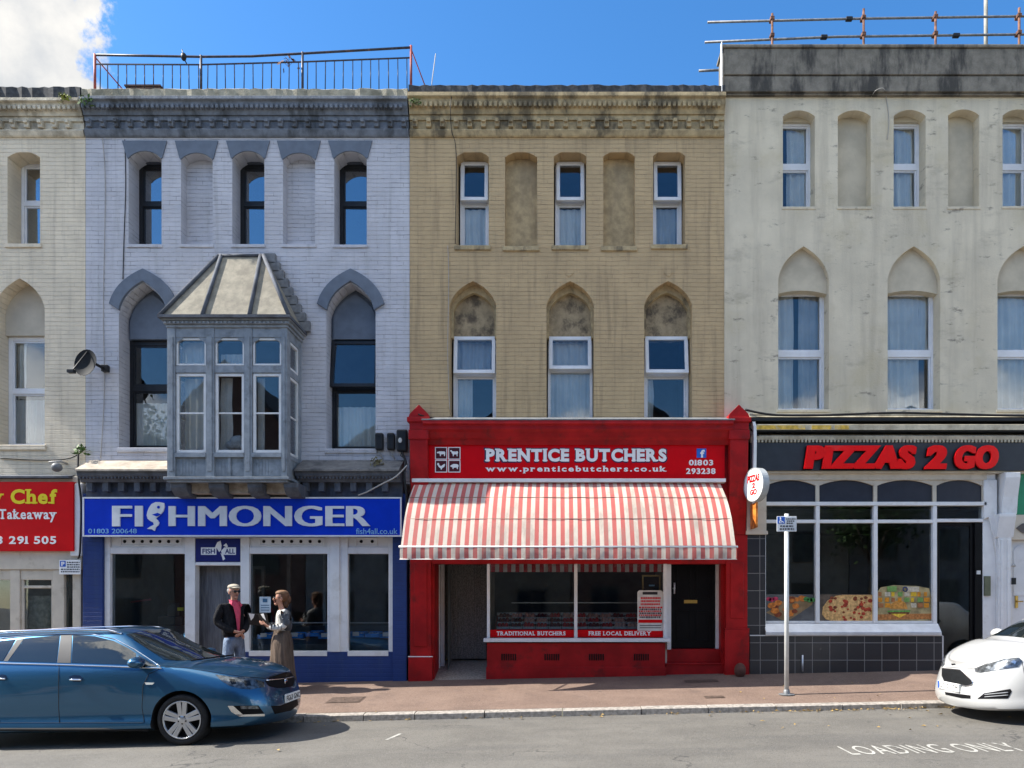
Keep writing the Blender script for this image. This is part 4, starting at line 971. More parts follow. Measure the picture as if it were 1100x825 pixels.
def butcher_sign():
    y = -.17
    s = thing('shop_sign', 'red PRENTICE BUTCHERS sign above the striped awning', 'sign', (PX(616), y, PZ(515)))
    mb = MB(); mb.box(PX(456, y), PX(778.5, y), y, -.103, PZ(514, y), PZ(476.5, y)); mb.build('board', M_REDSIGN, s)
    Y = y-.001
    mb = MB(); put_text(mb, slab_text('PRENTICE BUTCHERS', .075, gap=.04, word=.29, sh_=.12), PX(519.6, Y), PX(717.2, Y), PZ(497.3, Y), PZ(480.9, Y), Y, .001)
    mb.build('lettering_outline', M('dark lettering outline', (.02,.022,.07), .4), s, recalc=False)
    sign_text(s, 'PRENTICE BUTCHERS', 521, 716, 482, 496, Y-.0015, M_WHITE, bold=.05, slab=True, ex=.008, gap=.08, word=.33)
    sign_text(s, 'www.prenticebutchers.co.uk', 521.5, 716, 500.5, 508.5, Y, M_WHITE, bold=.03, slab=True, ex=.006, gap=.17, sw=.12, sh_=.07)
    sign_text(s, '01803', 740, 766, 494, 500, Y, M_WHITE, bold=.03, slab=True)
    sign_text(s, '293238', 737, 768.5, 503, 509.3, Y, M_WHITE, bold=.03, slab=True)
    mb = MB(); mb.box(PX(748.3, Y), PX(758.6, Y), Y-.004, Y, PZ(491.8, Y), PZ(481.8, Y)); mb.build('badge', M('blue badge', (.02,.12,.50), .4), s)
    sign_text(s, 'f', 752.2, 757, 483.2, 491.6, Y-.004, M_WHITE, bold=.04, ex=.003)
    # four framed animals
    d = MB(); e = MB(); a = MB()
    shapes = {'cow': [(0,.62),(.06,.70),(.2,.72),(.26,.78),(.9,.76),(.98,.66),(.97,.4),(.93,.1),(.84,.1),(.82,.38),(.5,.34),(.46,.1),(.37,.1),(.34,.4),(.24,.5),(.05,.5)],
              'sheep': [(.05,.92),(.18,.95),(.28,.78),(.62,.74),(.88,.8),(.94,.6),(.86,.36),(.86,.08),(.77,.08),(.74,.36),(.44,.32),(.42,.08),(.33,.08),(.31,.36),(.2,.52),(.16,.72),(.02,.78)],
              'hen': [(.12,.98),(.26,.92),(.3,.66),(.5,.5),(.62,.62),(.9,.86),(.96,.7),(.86,.4),(.62,.22),(.56,.02),(.46,.02),(.44,.2),(.24,.36),(.14,.6),(.02,.78)],
              'pig': [(0,.5),(.1,.62),(.22,.72),(.4,.82),(.8,.8),(.96,.7),(1,.5),(.92,.36),(.9,.1),(.8,.1),(.76,.32),(.42,.28),(.4,.1),(.3,.1),(.28,.32),(.14,.42)]}
    for k, (ox, oy) in zip(('cow','sheep','hen','pig'), ((467.4,480.3),(481.6,480.3),(467.4,494.2),(481.6,494.2))):
        xa, xb, za, zb = PX(ox, Y), PX(ox+13, Y), PZ(oy+13.3, Y), PZ(oy, Y)
        d.box(xa+.008, xb-.008, Y-.003, Y, za+.008, zb-.008); bar_frame(e, xa, xb, za, zb, .013, Y-.006, Y-.0005)
        w = xb-xa; a.prism([(xa+w*(.14+.72*p[0]), za+w*(.22+.58*p[1])) for p in shapes[k]], Y-.0065, Y-.0032)
    d.build_each('emblem_panel', M('dark maroon panel', (.07,.006,.012), .5), s); e.build('emblem_frame', M_WHITE, s); a.build_each('emblem', M_WHITE, s)
butcher_sign()

def stripe_mat(name, per, ph, ca, cb, trans=.25):
    m, nt, b = new_mat(name); N, L = nt.nodes, nt.links
    tc = N.new('ShaderNodeTexCoord'); sx = N.new('ShaderNodeSeparateXYZ'); L.new(tc.outputs['Object'], sx.inputs[0])
    f = mul(nt, mul(nt, mul(nt, sx.outputs['X'], ph, 'ADD'), 1/per), 0, 'ADD'); fr = mul(nt, f, 0, 'FRACT')
    c = mixc(nt, mul(nt, fr, .5, 'GREATER_THAN'), ca, cb)
    ov = objvec(nt); st = objvec(nt, (2, 1, .5))
    c = mixc(nt, mul(nt, ramp(nt, noise(nt, st, 2.0, 7, .65), .46, .68), .5), c, (.33,.25,.20))
    c = mixc(nt, mul(nt, ramp(nt, noise(nt, ov, 9, 6, .7), .58, .72), .3), c, (.30,.22,.17))
    L.new(c, b.inputs['Base Color']); b.inputs['Roughness'].default_value = .7
    bump(nt, b, mul(nt, noise(nt, ov, 4, 5), noise(nt, ov, 120, 2), 'ADD'), .4, .03)
    tl = N.new('ShaderNodeBsdfTranslucent'); L.new(c, tl.inputs[0])
    mx = N.new('ShaderNodeMixShader'); mx.inputs[0].default_value = trans
    L.new(b.outputs[0], mx.inputs[1]); L.new(tl.outputs[0], mx.inputs[2]); L.new(mx.outputs[0], N['Material Output'].inputs[0])
    return m
M_STRIPE = stripe_mat('faded striped canvas', .1372, 10.04, (.58,.135,.115), (.72,.64,.53))
M_BLIND = stripe_mat('striped window blind', .1405, 10.02, (.62,.012,.03), (.80,.72,.70), .3)

def awning():
    a = thing('awning', 'red and white striped canvas awning pulled out over the butcher shop', 'awning', (PX(612), -.2, PZ(519)))
    prof = [(-.16, PZ(518.5, -.16)), (-.38, PZ(524.5, -.38)), (-.64, PZ(534.5, -.64)), (-.82, PZ(546, -.82)), (-.97, PZ(557.5, -.97)), (-1.08, PZ(569, -1.08)), (-1.16, PZ(578, -1.16)), (-1.22, PZ(586.5, -1.22))]
    xa, xb = PX(430.5, -1.22), PX(790.5, -1.22)
    mb = MB(); n = 70; k = len(prof); rnd = random.Random(5)
    V = []
    for i in range(n+1):
        x = xa+(xb-xa)*i/n
        e = min(i, n-i)/n
        for j, (y, z) in enumerate(prof):
            t = j/(k-1); sag = -.010*math.sin(math.pi*t)*math.sin(x*3.1+1)+rnd.uniform(-.006, .006)-.006*math.sin(math.pi*t)*math.sin(x*9.7+t*5)
            xo = x + (.02*(1-t) if i == 0 else -.02*(1-t) if i == n else 0)
            V.append((xo, y, z+sag - .02*math.exp(-e*40)*math.sin(t*9)))
    mb.add(V, [(i*k+j, (i+1)*k+j, (i+1)*k+j+1, i*k+j+1) for i in range(n) for j in range(k-1)], True)
    mb.build('canopy', M_STRIPE, a)
    mb = MB(); V = []
    for i in range(n+1):
        x = xa-.01+(xb-xa+.02)*i/n
        V += [(x, -1.228, PZ(585.5, -1.23)), (x, -1.245+.006*math.sin(x*17), PZ(593, -1.24)), (x, -1.24+.010*math.sin(x*17+.5), PZ(601, -1.24)+.004*math.sin(x*23))]
    mb.add(V, [(i*3+j, (i+1)*3+j, (i+1)*3+j+1, i*3+j+1) for i in range(n) for j in range(2)], True)
    mb.build('valance', M_STRIPE, a)
    mb = MB(); mb.tube([(xa-.03, -1.22, PZ(586.5, -1.22)-.012), (xb+.03, -1.22, PZ(586.5, -1.22)-.012)], .018, 8)
    mb.tube([(xa-.012, -1.243, PZ(601, -1.24)+.004), (xb+.012, -1.243, PZ(601, -1.24)+.004)], .006, 6)
    mb.build('front_rail', M_WPAINT, a)
    mb = MB()
    for p in (2, 4):
        y, z = prof[p]; mb.tube([(xa+.01, y-.004, z+.004), (xb-.01, y-.004, z+.004)], .005, 6)
    mb.build('seam', M('canvas seam', (.30,.17,.13), .8), a)
    mb = MB(); mb.box(PX(443, -.2), PX(779, -.2), -.26, -.105, PZ(518.5, -.2), PZ(514.5, -.2)); mb.build('roller_box', M_WPAINT, a, bevel=.008)
    for x in (xa+.06, xb-.06):
        mb = MB(); mb.tube([(x, -.10, PZ(548)), (x, -.55, PZ(570, -.5)), (x, -1.21, PZ(587, -1.22)-.02)], .016, 8); mb.build('arm', M_WPAINT, a)
awning()

def butcher_inside():
    y = -.012
    b = tag(curtain_mb(PX(526.8), PX(711.5), PZ(605), PZ(614.5), -.018, .0, .05).build('window_blind', M_BLIND), 'red and white striped blind hanging inside the butcher window', 'blind')
    # red lettering strips on the glass
    for px0, px1, body, a, c in ((526.8, 616.5, 'TRADITIONAL BUTCHERS', 533.5, 607.5), (620.4, 711.8, 'FREE LOCAL DELIVERY', 632, 699.5)):
        s = thing('window_sticker', 'red window strip reading ' + body + ' in white', 'sticker', (PX((px0+px1)/2), y, PZ(685)))
        mb = MB(); mb.box(PX(px0), PX(px1), -.037, -.0305, PZ(684.5), PZ(676.5)); mb.build('strip', M_REDSIGN, s)
        sign_text(s, body, a, c, 678.2, 682.6, -.037, M_WHITE, bold=.03, slab=True, ex=.003)
    # tall poster on the right of the window
    s = thing('poster', 'tall white and red price poster inside the right of the butcher window', 'poster', (PX(698), -.012, PZ(678)))
    xa, xb = PX(684.5), PX(711.8); ya, yb = -.040, -.0305
    mb = MB(); mb.prism([(xa, PZ(677.5)), (xb, PZ(677.5)), (xb, PZ(636)), (xb-.03, PZ(634.2)), (xa+.03, PZ(634.2)), (xa, PZ(636))], ya, yb); mb.build('sheet', M('poster paper', (.58,.56,.52), .6), s)
    ink, red = MB(), MB()
    ink.box(PX(690), PX(706), ya-.003, ya, PZ(638.8), PZ(635.8))
    rnd = random.Random(11)
    for r in range(3):
        x = 688.0
        while x < 708.5:
            w = rnd.uniform(.9, 1.7); red.box(PX(x), PX(x+w), ya-.003, ya, PZ(643.6+r*3.3), PZ(641.4+r*3.3)); x += w+.5
    for r in range(6):
        x = 686.2+(r % 2)*.6
        while x < 709.5:
            w = rnd.uniform(1.0, 2.2); (ink if r % 2 else red).box(PX(x), PX(x+w), ya-.003, ya, PZ(653.4+r*2.1), PZ(651.6+r*2.1)); x += w+rnd.uniform(.5, 1.0)
    red.box(PX(685.5), PX(711), ya-.003, ya, PZ(669), PZ(665.6))
    for r in range(2): ink.box(PX(687), PX(710), ya-.003, ya, PZ(672.2+r*2.4), PZ(671.5+r*2.4))
    ink.build('print', M('dark poster ink', (.03,.025,.03), .6), s); red.build('print', M_REDSIGN, s)
    # framed black notice above the poster
    s = thing('notice_board', 'small black notice board in a gold frame inside the butcher window', 'notice board', (PX(700), .12, PZ(640)))
    mb = MB(); mb.box(PX(692), PX(709), .12, .13, PZ(634), PZ(619)); mb.build('board', M_BLACK, s)
    mb = MB(); bar_frame(mb, PX(690.5), PX(710.5), PZ(635.5), PZ(617.5), .025, .11, .135); mb.build('frame', M('gilt frame', (.42,.30,.12), .5), s)
    mb = MB(); mb.box(PX(698), PX(704), .114, .119, PZ(629.5), PZ(628)); mb.build('print', M_LTBLUE, s)
    # display counter with trays
    s = thing('display_counter', 'long red and steel meat counter inside the butcher window', 'counter', (PX(615), .9, -.1))
    xa, xb = PX(532, .45), PX(690, .45)
    mb = MB(); mb.extr_x([(.15, -.15), (.15, PZ(679, .15)), (.85, PZ(661, .85)), (.85, -.15)], xa, xb); mb.build('body', M('counter red laminate', (.22,.02,.022), .5, var=.2), s)
    mb = MB(); mb.box(xa, xb, .84, .90, PZ(661, .85), PZ(658, .85)); mb.box(xa, xb, .12, .15, PZ(680, .15), PZ(678, .15)); mb.box(PX(549, .85), xb, 1.0, 1.05, PZ(648, 1.), PZ(647, 1.)); mb.build('rail', M_ALU, s)
    rnd = random.Random(4); meat = [M('red meat', (.55,.03,.03), .4, var=.35, scale=30), M('pale meat', (.75,.40,.32), .4, var=.3, scale=30), M('dark meat', (.16,.02,.02), .4, var=.4, scale=30)]
    tm = M('white tray', (.62,.60,.57), .5)
    n = 0
    for r in range(3):
        y0 = .22+r*.2
        for k in range(11):
            xx = xa+.05+k*(xb-xa-.1)/11; zz = PZ(679, .15)+(PZ(661, .85)-PZ(679, .15))*(y0-.15)/.7+.004
            t = thing('meat_tray', 'white tray of meat on the butcher counter', 'tray', (xx+.1, y0+.07, zz), 'meat trays on the butcher counter')
            mb = MB(); zz2 = zz+.035; mb.box(xx, xx+.20, y0, y0+.15, zz+.02, zz+.034); bar = .012
            mb.box(xx, xx+.20, y0-.012, y0, zz+.02, zz+.06); mb.box(xx, xx+.20, y0+.15, y0+.162, zz+.02, zz+.075); mb.box(xx-.01, xx, y0, y0+.15, zz+.02, zz+.065); mb.box(xx+.20, xx+.21, y0, y0+.15, zz+.02, zz+.065)
            mb.build('dish', tm, t)
            mb = MB()
            for q in range(3): mb.ball((xx+.04+q*.06, y0+.075, zz+.075), .040, .07, .05+rnd.uniform(0, .02), 6)
            mb.build('meat', meat[(k+r+rnd.randint(0, 1)) % 3], t)
    # chain door curtain
    mb = MB(); x = PX(479, .7); i = 0
    while x < PX(522, .7):
        mb.tube([(x+rnd.uniform(-.004, .004), .72+.012*(i % 3), PZ(600, .7)), (x, .72+.012*(i % 3), .26)], .0065, 5, False); x += .0165; i += 1
    tag(mb.build('door_curtain', M('dark chain strands', (.26,.25,.24), .5, var=.5, scale=40)), 'dark chain fly curtain in the butcher doorway', 'door curtain')
butcher_inside()

# ------------------------------------------------------------------ the pale rendered house with the pizza shop
def house_render():
    XL, XR = PX(778), 11.2
    b = thing('terraced_house', 'pale rendered house with a sooty concrete parapet over the pizza shop', 'house', ((XL+XR)/2, 0, 0))
    up, lo = [], []
    for a, c, t, s, bt, k in [(841,875.5,118.5,125,222,'w'),(900,935.5,118.5,125,222,'n'),(960,994.5,118,124.5,222,'w'),(1018.5,1052,117.5,124,222,'n'),(1077,1111.5,117.5,124,221.5,'w'),(1137,1171,117,123.5,221,'n'),(1197,1231,117,123.5,221,'w')]:
        up.append((PX(a), PX(c), PZ(t), PZ(s), PZ(bt), k))
    for a, c in ((836,890.5),(953.5,1010),(1071.5,1127.5),(1190,1246)): lo.append((PX(a), PX(c), PZ(264.5), PZ(300), PZ(440)))
    d = .24
    holes = [(seg_arch(*u[:5]), d if u[5] == 'w' else .2) for u in up] + [(gothic(*l), d) for l in lo]
    mb = MB(); wall_sheet(mb, XL+.002, XR, PZ(475), PZ(102), holes); mb.build('wall', W_RENDER, b)
    x0 = PX(776)
    mb = MB()
    mb.box(x0, XR, -.10, .30, PZ(102.5), PZ(82, -.1)); mb.box(x0, XR, -.085, .30, PZ(82, -.1)+.002, PZ(80.5, -.1)); mb.box(x0, XR, -.11, .30, PZ(80.5, -.1)+.002, PZ(52.5, -.1)); mb.box(x0-.03, XR, -.14, .34, PZ(52.5, -.1)+.002, PZ(49, -.1))
    mb.box(x0+.01, XR, -.06, .001, PZ(104.5), PZ(102.5)-.002)
    mb.build('parapet', M_CONC, b, bevel=.012)
    mb = MB(); mb.box(x0-.045, x0-.032, -.15, -.05, PZ(104), PZ(51)); mb.build('flashing', M_WPAINT, b)
    for (xa, xb, zt, zs, zb, k) in up:
        if k == 'w':
            head_fill(b, xa, xb, PZ(133, d), zt, d, M_NICHE_R)
            window(b, xa-.07, xb+.02, zb, PZ(132, d), d, PZ(180, d), M_PVC, M_GLASS, .055, curtain=([(0, 1, 0, 1, M_CURT)], [(.35, 1, 0, 1, M_CURT)], [(0, .8, .1, 1, M_CURT2)])[len(b.children) % 3], zt_h=.09)
        else: niche_back(b, xa, xb, zt, zs, zb, .2, M_NICHE_R)
    for i, (xa, xb, za, zs, zb) in enumerate(lo):
        mb = MB(); A = seg_arch(xa-.02, xb+.02, PZ(309.5), PZ(314), 0)[2:]
        g = gothic_arc(xa-.02, xb+.02, za+.02, zs)
        mb.prism([p for p in g] + [(xa-.02, PZ(314))] + A[::-1][1:-1] + [(xb+.02, PZ(314))], .10, .30)
        mb.build('tympanum', M_NICHE_R, b)
        window(b, xa-.07, xb+.02, zb, PZ(312, d), d, PZ(380.5, d), M_PVC, M_GLASS, .06, curtain=([(0, .46, 0, 1, M_CURT), (.56, 1, 0, 1, M_CURT2)], [(0, .8, 0, 1, M_CURT), (.8, 1, .5, 1, M_CURT)], [(0, 1, 0, 1, M_CURT)], [(0, 1, 0, 1, M_CURT2)])[i], zt_h=.10)
    mb = MB()
    for (xa, xb, zt, zs, zb, k) in up: mb.box(xa-.02, xb+.02, -.012, .2, zb-.05, zb-.001)
    for (xa, xb, za, zs, zb) in lo: mb.box(xa-.03, xb+.03, -.02, .2, zb-.05, zb-.001)
    mb.build_each('window_sill', W_RENDER, b, bevel=.008)
    shell(b, XL, XR, PZ(95), W_RENDER)
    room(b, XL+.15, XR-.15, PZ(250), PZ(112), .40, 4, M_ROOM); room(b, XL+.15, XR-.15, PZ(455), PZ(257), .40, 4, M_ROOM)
    mb = MB(); mb.extr_x([(.0, PZ(575)), (-.12, PZ(575)), (-.16, PZ(555)), (-.26, PZ(520)), (-.30, PZ(480)), (-.28, PZ(462)), (-.2, PZ(456)), (.0, PZ(456))], PX(805), PX(808)); mb.build('end_panel', M_WPAINT, b)
    # shop cornice
    xs = PX(803.5)
    mb = MB()
    mb.extr_x([(.02, PZ(444)), (-.10, PZ(446)), (-.10, PZ(449)), (-.14, PZ(450)), (.02, PZ(450.5))], xs, XR)
    mb.build('shop_cornice', M_GOLD, b, bevel=.004)
    mb = MB(); mb.extr_x([(.02, PZ(450.5)), (-.20, PZ(452)), (-.2, PZ(455)), (.02, PZ(455))], xs, XR); mb.extr_x([(.02, PZ(464)), (-.2, PZ(464)), (-.2, PZ(466.5)), (.02, PZ(466.5))], xs+.05, XR); mb.build('gutter', M_BLKPL, b, bevel=.004)
    mb = MB(); mb.extr_x([(.02, PZ(455)-.001), (-.23, PZ(456, -.23)), (-.23, PZ(462, -.23)), (-.19, PZ(464)+.001), (.02, PZ(464)+.001)], xs+.08, XR)
    mb.extr_x([(.02, PZ(466.5)-.001), (-.19, PZ(468, -.19)), (-.17, PZ(472.5, -.17)), (.02, PZ(472.5))], xs, XR)
    x = xs
    while x < XR-.1: mb.box(x, x+.035, -.175, -.15, PZ(475.5, -.15), PZ(472.6, -.15)); x += .062
    mb.build('shop_cornice', M_GOLD, b, bevel=.004)
    yl = M('mottled yellow', (.58,.38,.06), .7, var=.3, scale=15, dirt=(.44,.40,.30), dirt_amt=.8)  # uneven yellow for the patches on the cornice face
    mb = MB()
    for a, c in ((812, 865), (872, 893), (897, 912)): mb.box(PX(a, -.23), PX(c, -.23), -.2335, -.2305, PZ(461.3, -.23), PZ(456.9, -.23))
    mb.build_each('yellow_patch', yl, b)
    # shopfront
    yb = gz(PX(900), 0)-.5
    fr = MB()
    fr.box(PX(818), PX(1058), -.06, .1, PZ(516), PZ(506)); fr.box(xs, XR-.1, -.11, .1, PZ(509.5), PZ(505.5))
    w_ = [822, 875.5, 937.5, 1001, 1054]
    arch = [(822, 875.5), (879.5, 937.5), (941.5, 1001), (1005, 1054)]
    holes = []
    for a, c in arch: holes.append([(PX(a), PZ(542)), (PX(c), PZ(542))] + seg_arch(PX(a), PX(c), PZ(516), PZ(522), 0)[2:])
    fr.prism([(PX(818), PZ(543.5)), (PX(1058), PZ(543.5)), (PX(1058), PZ(516)), (PX(818), PZ(516))], -.035, .05, [h for h in holes])
    f0 = fr.build('shopfront', M_CREAMP, b, bevel=.003)
    mb = MB()
    for a, c in arch: mb.box(PX(a)-.02, PX(c)+.02, .0, .02, PZ(543), PZ(514))
    mb.build_each('panel', M_DPANEL, f0)
    al = MB(); gl = MB()
    for x in (877.5, 939.5, 1003): al.box(PX(x-2.1), PX(x+2.1), -.05, .07, PZ(669.5) if x < 1000 else PZ(672), PZ(543.5))
    al.box(PX(819.5), PX(822), -.045, .07, PZ(669.5), PZ(543.5))
    al.box(PX(820), PX(1058), -.06, .07, PZ(543.5)+.001, PZ(539.5)); al.box(PX(822), PX(1001), -.04, .07, PZ(562), PZ(558.5)); al.box(PX(1005), PX(1055), -.04, .07, PZ(561), PZ(557.5))
    al.box(PX(822), PX(1001), -.03, .06, PZ(669.5), PZ(667))
    al.build('glazing_bar', M_WPAINT, f0, bevel=.005)
    mb = MB(); mb.extr_x([(.05, PZ(669)), (-.05, PZ(669.8)), (-.17, PZ(679, -.17)), (-.17, PZ(682.5, -.17)), (.05, PZ(682.5, -.17))], PX(820), PX(1011, -.15)); mb.build('window_sill', M_ALU, f0, bevel=.005)
    gl.box(PX(822), PX(1001), .02, .028, PZ(667), PZ(562)); gl.box(PX(822), PX(1055), .02, .028, PZ(558.5), PZ(543.5)); gl.build_each('pane', M_SHOPG, f0)
    mb = MB(); mb.box(PX(803.5), PX(1012, -.13), -.13, .1, yb, PZ(683, -.13)); mb.box(PX(799.5), PX(820.5), -.10, .1, PZ(683)+.002, PZ(575)); mb.build_each('tiled_wall', M_TILE, b)
    mb = MB(); mb.box(PX(1012, -.13), PX(1013.5, -.13), -.135, .1, yb, PZ(683, -.13)); mb.box(PX(803.5), PX(1012, -.13), -.136, -.12, PZ(683.2, -.13), PZ(682, -.13)); mb.build('tile_trim', M_ALU, b)
    mb = MB(); mb.box(PX(800), PX(821), -.14, .1, PZ(575)+.001, PZ(509)); mb.box(PX(799), PX(822.5), -.15, .1, PZ(575), PZ(571)); mb.build('console_bracket', M_CREAMP, b, bevel=.008)
    mb = MB(); mb.tube([(PX(859), -.155, gz(PX(859), 0)+.02), (PX(859), -.155, PZ(703))], .016, 8); mb.build('overflow_pipe', M_ALU, b)
    # glazed entrance door
    mb = MB(); a, c = 1006, 1054.5; bar_frame(mb, PX(a), PX(c-8), yb+.5, PZ(561.5), .06, .02, .07, .22); mb.box(PX(c-8)+.002, PX(c), -.02, .07, yb+.5, PZ(561.5)); dr = mb.build('door', M_BLACK, b, bevel=.005)
    mb = MB(); mb.box(PX(a)+.05, PX(c-8)-.05, .04, .046, yb+.7, PZ(562)); mb.build('pane', M_SHOPG, dr)
    mb = MB(); mb.box(PX(1048), PX(1052), -.04, -.018, PZ(617), PZ(613)); mb.build('lock', M_ALU, dr)
    mb = MB(); mb.box(PX(1004), PX(1056), -.02, .3, yb, yb+.5-.002); mb.build('doorstep', M_KERB, b)
    room(b, PX(804), PX(1060), 0, PZ(546), .12, 5, M_SHOPIN, 'shop_interior')
    # pilaster, console and the white private door
    mb = MB(); mb.box(PX(1055), PX(1069), -.02, .12, yb, PZ(516)); mb.box(PX(1069), PX(1083), -.10, .12, yb, PZ(562)); mb.box(PX(1071), PX(1074), -.115, -.10, yb, PZ(580)); mb.box(PX(1078), PX(1081), -.115, -.10, yb, PZ(580))
    mb.extr_x([(.1, PZ(578)), (-.10, PZ(578)), (-.14, PZ(566)), (-.18, PZ(556)), (-.18, PZ(553)), (.1, PZ(553))], PX(1067), PX(1085))
    mb.extr_x([(.1, PZ(553)+.001), (-.12, PZ(553)+.001), (-.15, PZ(535)), (-.22, PZ(515)), (-.22, PZ(509.6)), (.1, PZ(509.6))], PX(1072), PX(1088))
    mb.box(PX(1055)+.002, PX(1068), -.04, .1, PZ(516)+.001, PZ(509.6)); mb.prism(poly_px([(1055,558),(1060,556),(1066,580),(1069,600),(1069,516),(1055,516)], 0), -.06, -.021)
    mb.build('pilaster', M_WPAINT, b, bevel=.008)
    mb = MB(); mb.box(PX(1088.5), XR-.1, -.03, .1, PZ(553), PZ(509.6)); mb.build('panel', M_GREEN, b)
    mb = MB(); mb.box(PX(1083), XR-.1, -.03, .1, PZ(580), PZ(553)-.002); mb.box(PX(1083), PX(1087), .0, .12, yb, PZ(580)); mb.box(PX(1118), XR-.1, -.03, .12, yb, PZ(580)); mb.build('door_frame', M_CREAMP, b, bevel=.006)
    mb = MB(); mb.box(PX(1087.5), PX(1117.5), .06, .11, yb+.5, PZ(580)); 
    for p, q in ((0, 1),):
        mb.prism([(PX(1090.5), PZ(640)), (PX(1114), PZ(640))] + seg_arch(PX(1090.5), PX(1114), PZ(584), PZ(592), 0)[2:], .05, .061, [[(PX(1093), PZ(637)), (PX(1111.5), PZ(637))] + seg_arch(PX(1093), PX(1111.5), PZ(587), PZ(595), 0)[2:]])
    dr = mb.build('door', M_WPAINT, b, bevel=.004)
    mb = MB(); mb.box(PX(1092.3), PX(1095), .035, .059, PZ(653), PZ(640)); mb.tube([(PX(1093.6), .04, PZ(646)), (PX(1093.6), .0, PZ(646)), (PX(1099), .0, PZ(646))], .011, 8); mb.build('handle', M_BRASS, dr)
    mb = MB(); mb.box(PX(1056), PX(1062.5), -.05, -.022, PZ(640), PZ(619)); mb.build('letterbox', M('bronze plate', (.13,.14,.09), .5, metal=.3), b)
    mb = MB(); mb.box(PX(1082.6), PX(1087), -.12, -.04, PZ(628), PZ(621)); mb.build('entry_phone', M_BLKPL, b)
    mb = MB(); mb.lathe([(0, -.13), (.028, -.13), (.03, -.1)], (PX(1084.6), 0, PZ(608)), 'y', 14); mb.build('doorbell', M_CABLEW, b)
    mb = MB(); mb.prism(poly_px([(1090,567.5),(1097,562.5),(1110,562.5),(1110,573),(1097,573)], 0), -.045, -.031); mb.build('name_plate', M('dark plate', (.10,.09,.085), .6), b)
house_render()

def pizza_signs():
    y = -.16
    s = thing('shop_sign', 'anthracite PIZZAS 2 GO sign with raised red italic letters', 'sign', (PX(960), y, PZ(505)))
    mb = MB(); mb.box(PX(806, y), 11.0, y, .0, PZ(505.4, y), PZ(475.6, y)); mb.build('board', M_DGREY, s)
    for body, a, c in (('PIZZAS', 863, 984), ('2', 992, 1016.5), ('GO', 1024.5, 1072)):
        Y = y-.035
        sign_text(s, body, a-1.6, c-1.2, 479.5, 505.5, y-.001, M_BLACK, name='lettering_return', bold=.05, shear=.14, space=1.12, ex=.03, fat=.05)
        sign_text(s, body, a, c, 478.6, 504.2, Y, M_LETRED, bold=.045, shear=.14, space=1.12, ex=.03, fat=.05)
    # round projecting sign
    r = .265; yc, xc, zc = -.47, 3.30, PZ(520, -.55); th = R(20)
    def turn(mb):
        mb.v = [(xc+(p[0]-xc)*math.cos(th)-(p[1]-yc)*math.sin(th), yc+(p[0]-xc)*math.sin(th)+(p[1]-yc)*math.cos(th), p[2]) for p in mb.v]; return mb
    s = thing('projecting_sign', 'round white pizza sign projecting from the pilaster beside the red pillar', 'sign', (xc, yc, zc))
    mb = MB(); mb.lathe([(0, -.055), (r, -.055), (r+.008, -.045), (r+.008, .045), (r, .055), (0, .055)], (xc, yc, zc), 'x', 40, False); turn(mb).build('disc', [M_WHITE], s)
    mb = MB(); mb.lathe([(r+.004, -.062), (r+.014, -.062), (r+.014, .062), (r+.004, .062)], (xc, yc, zc), 'x', 40, False); turn(mb); mb.tube([(xc, yc+r, zc+.12), (xc, -.1, zc+.12)], .014, 8); mb.tube([(xc, yc+r, zc-.12), (xc, -.1, zc-.12)], .014, 8); mb.build('rim', M('grey sign rim', (.40,.42,.42), .4), s)
    mb = MB()
    for body, w, z0, z1 in (('PIZZAS', .34, .045, .165), ('2', .09, -.06, .03), ('GO', .19, -.17, -.075)):
        t = MB(); put_text(t, glyph_mesh(body, .05, .1), -w/2, w/2, z0, z1, 0, .004); mb.add([(xc-.0555+p[1], yc-p[0]*1.0, zc+p[2]) for p in t.v], t.f)
    o = turn(mb).build('lettering', M_LETRED, s, recalc=False)
    # little orange panel below it
    s = thing('projecting_sign', 'small orange picture panel hanging below the round white sign', 'sign', (xc, -.33, PZ(567)))
    za, zb = PZ(567.5, -.35), PZ(540.5, -.35)
    mb = MB(); mb.box(xc-.02, xc+.02, -.50, -.15, za, zb); mb.build('panel', M('orange print', (.62,.20,.035), .4, var=.5, scale=9, dirt=(.75,.55,.15), dirt_amt=.8), s, bevel=.006)
    mb = MB(); mb.tube([(xc, -.3, zb-.02), (xc, -.1, zb-.02)], .012, 8); mb.build('bracket', M_ALU, s)
pizza_signs()
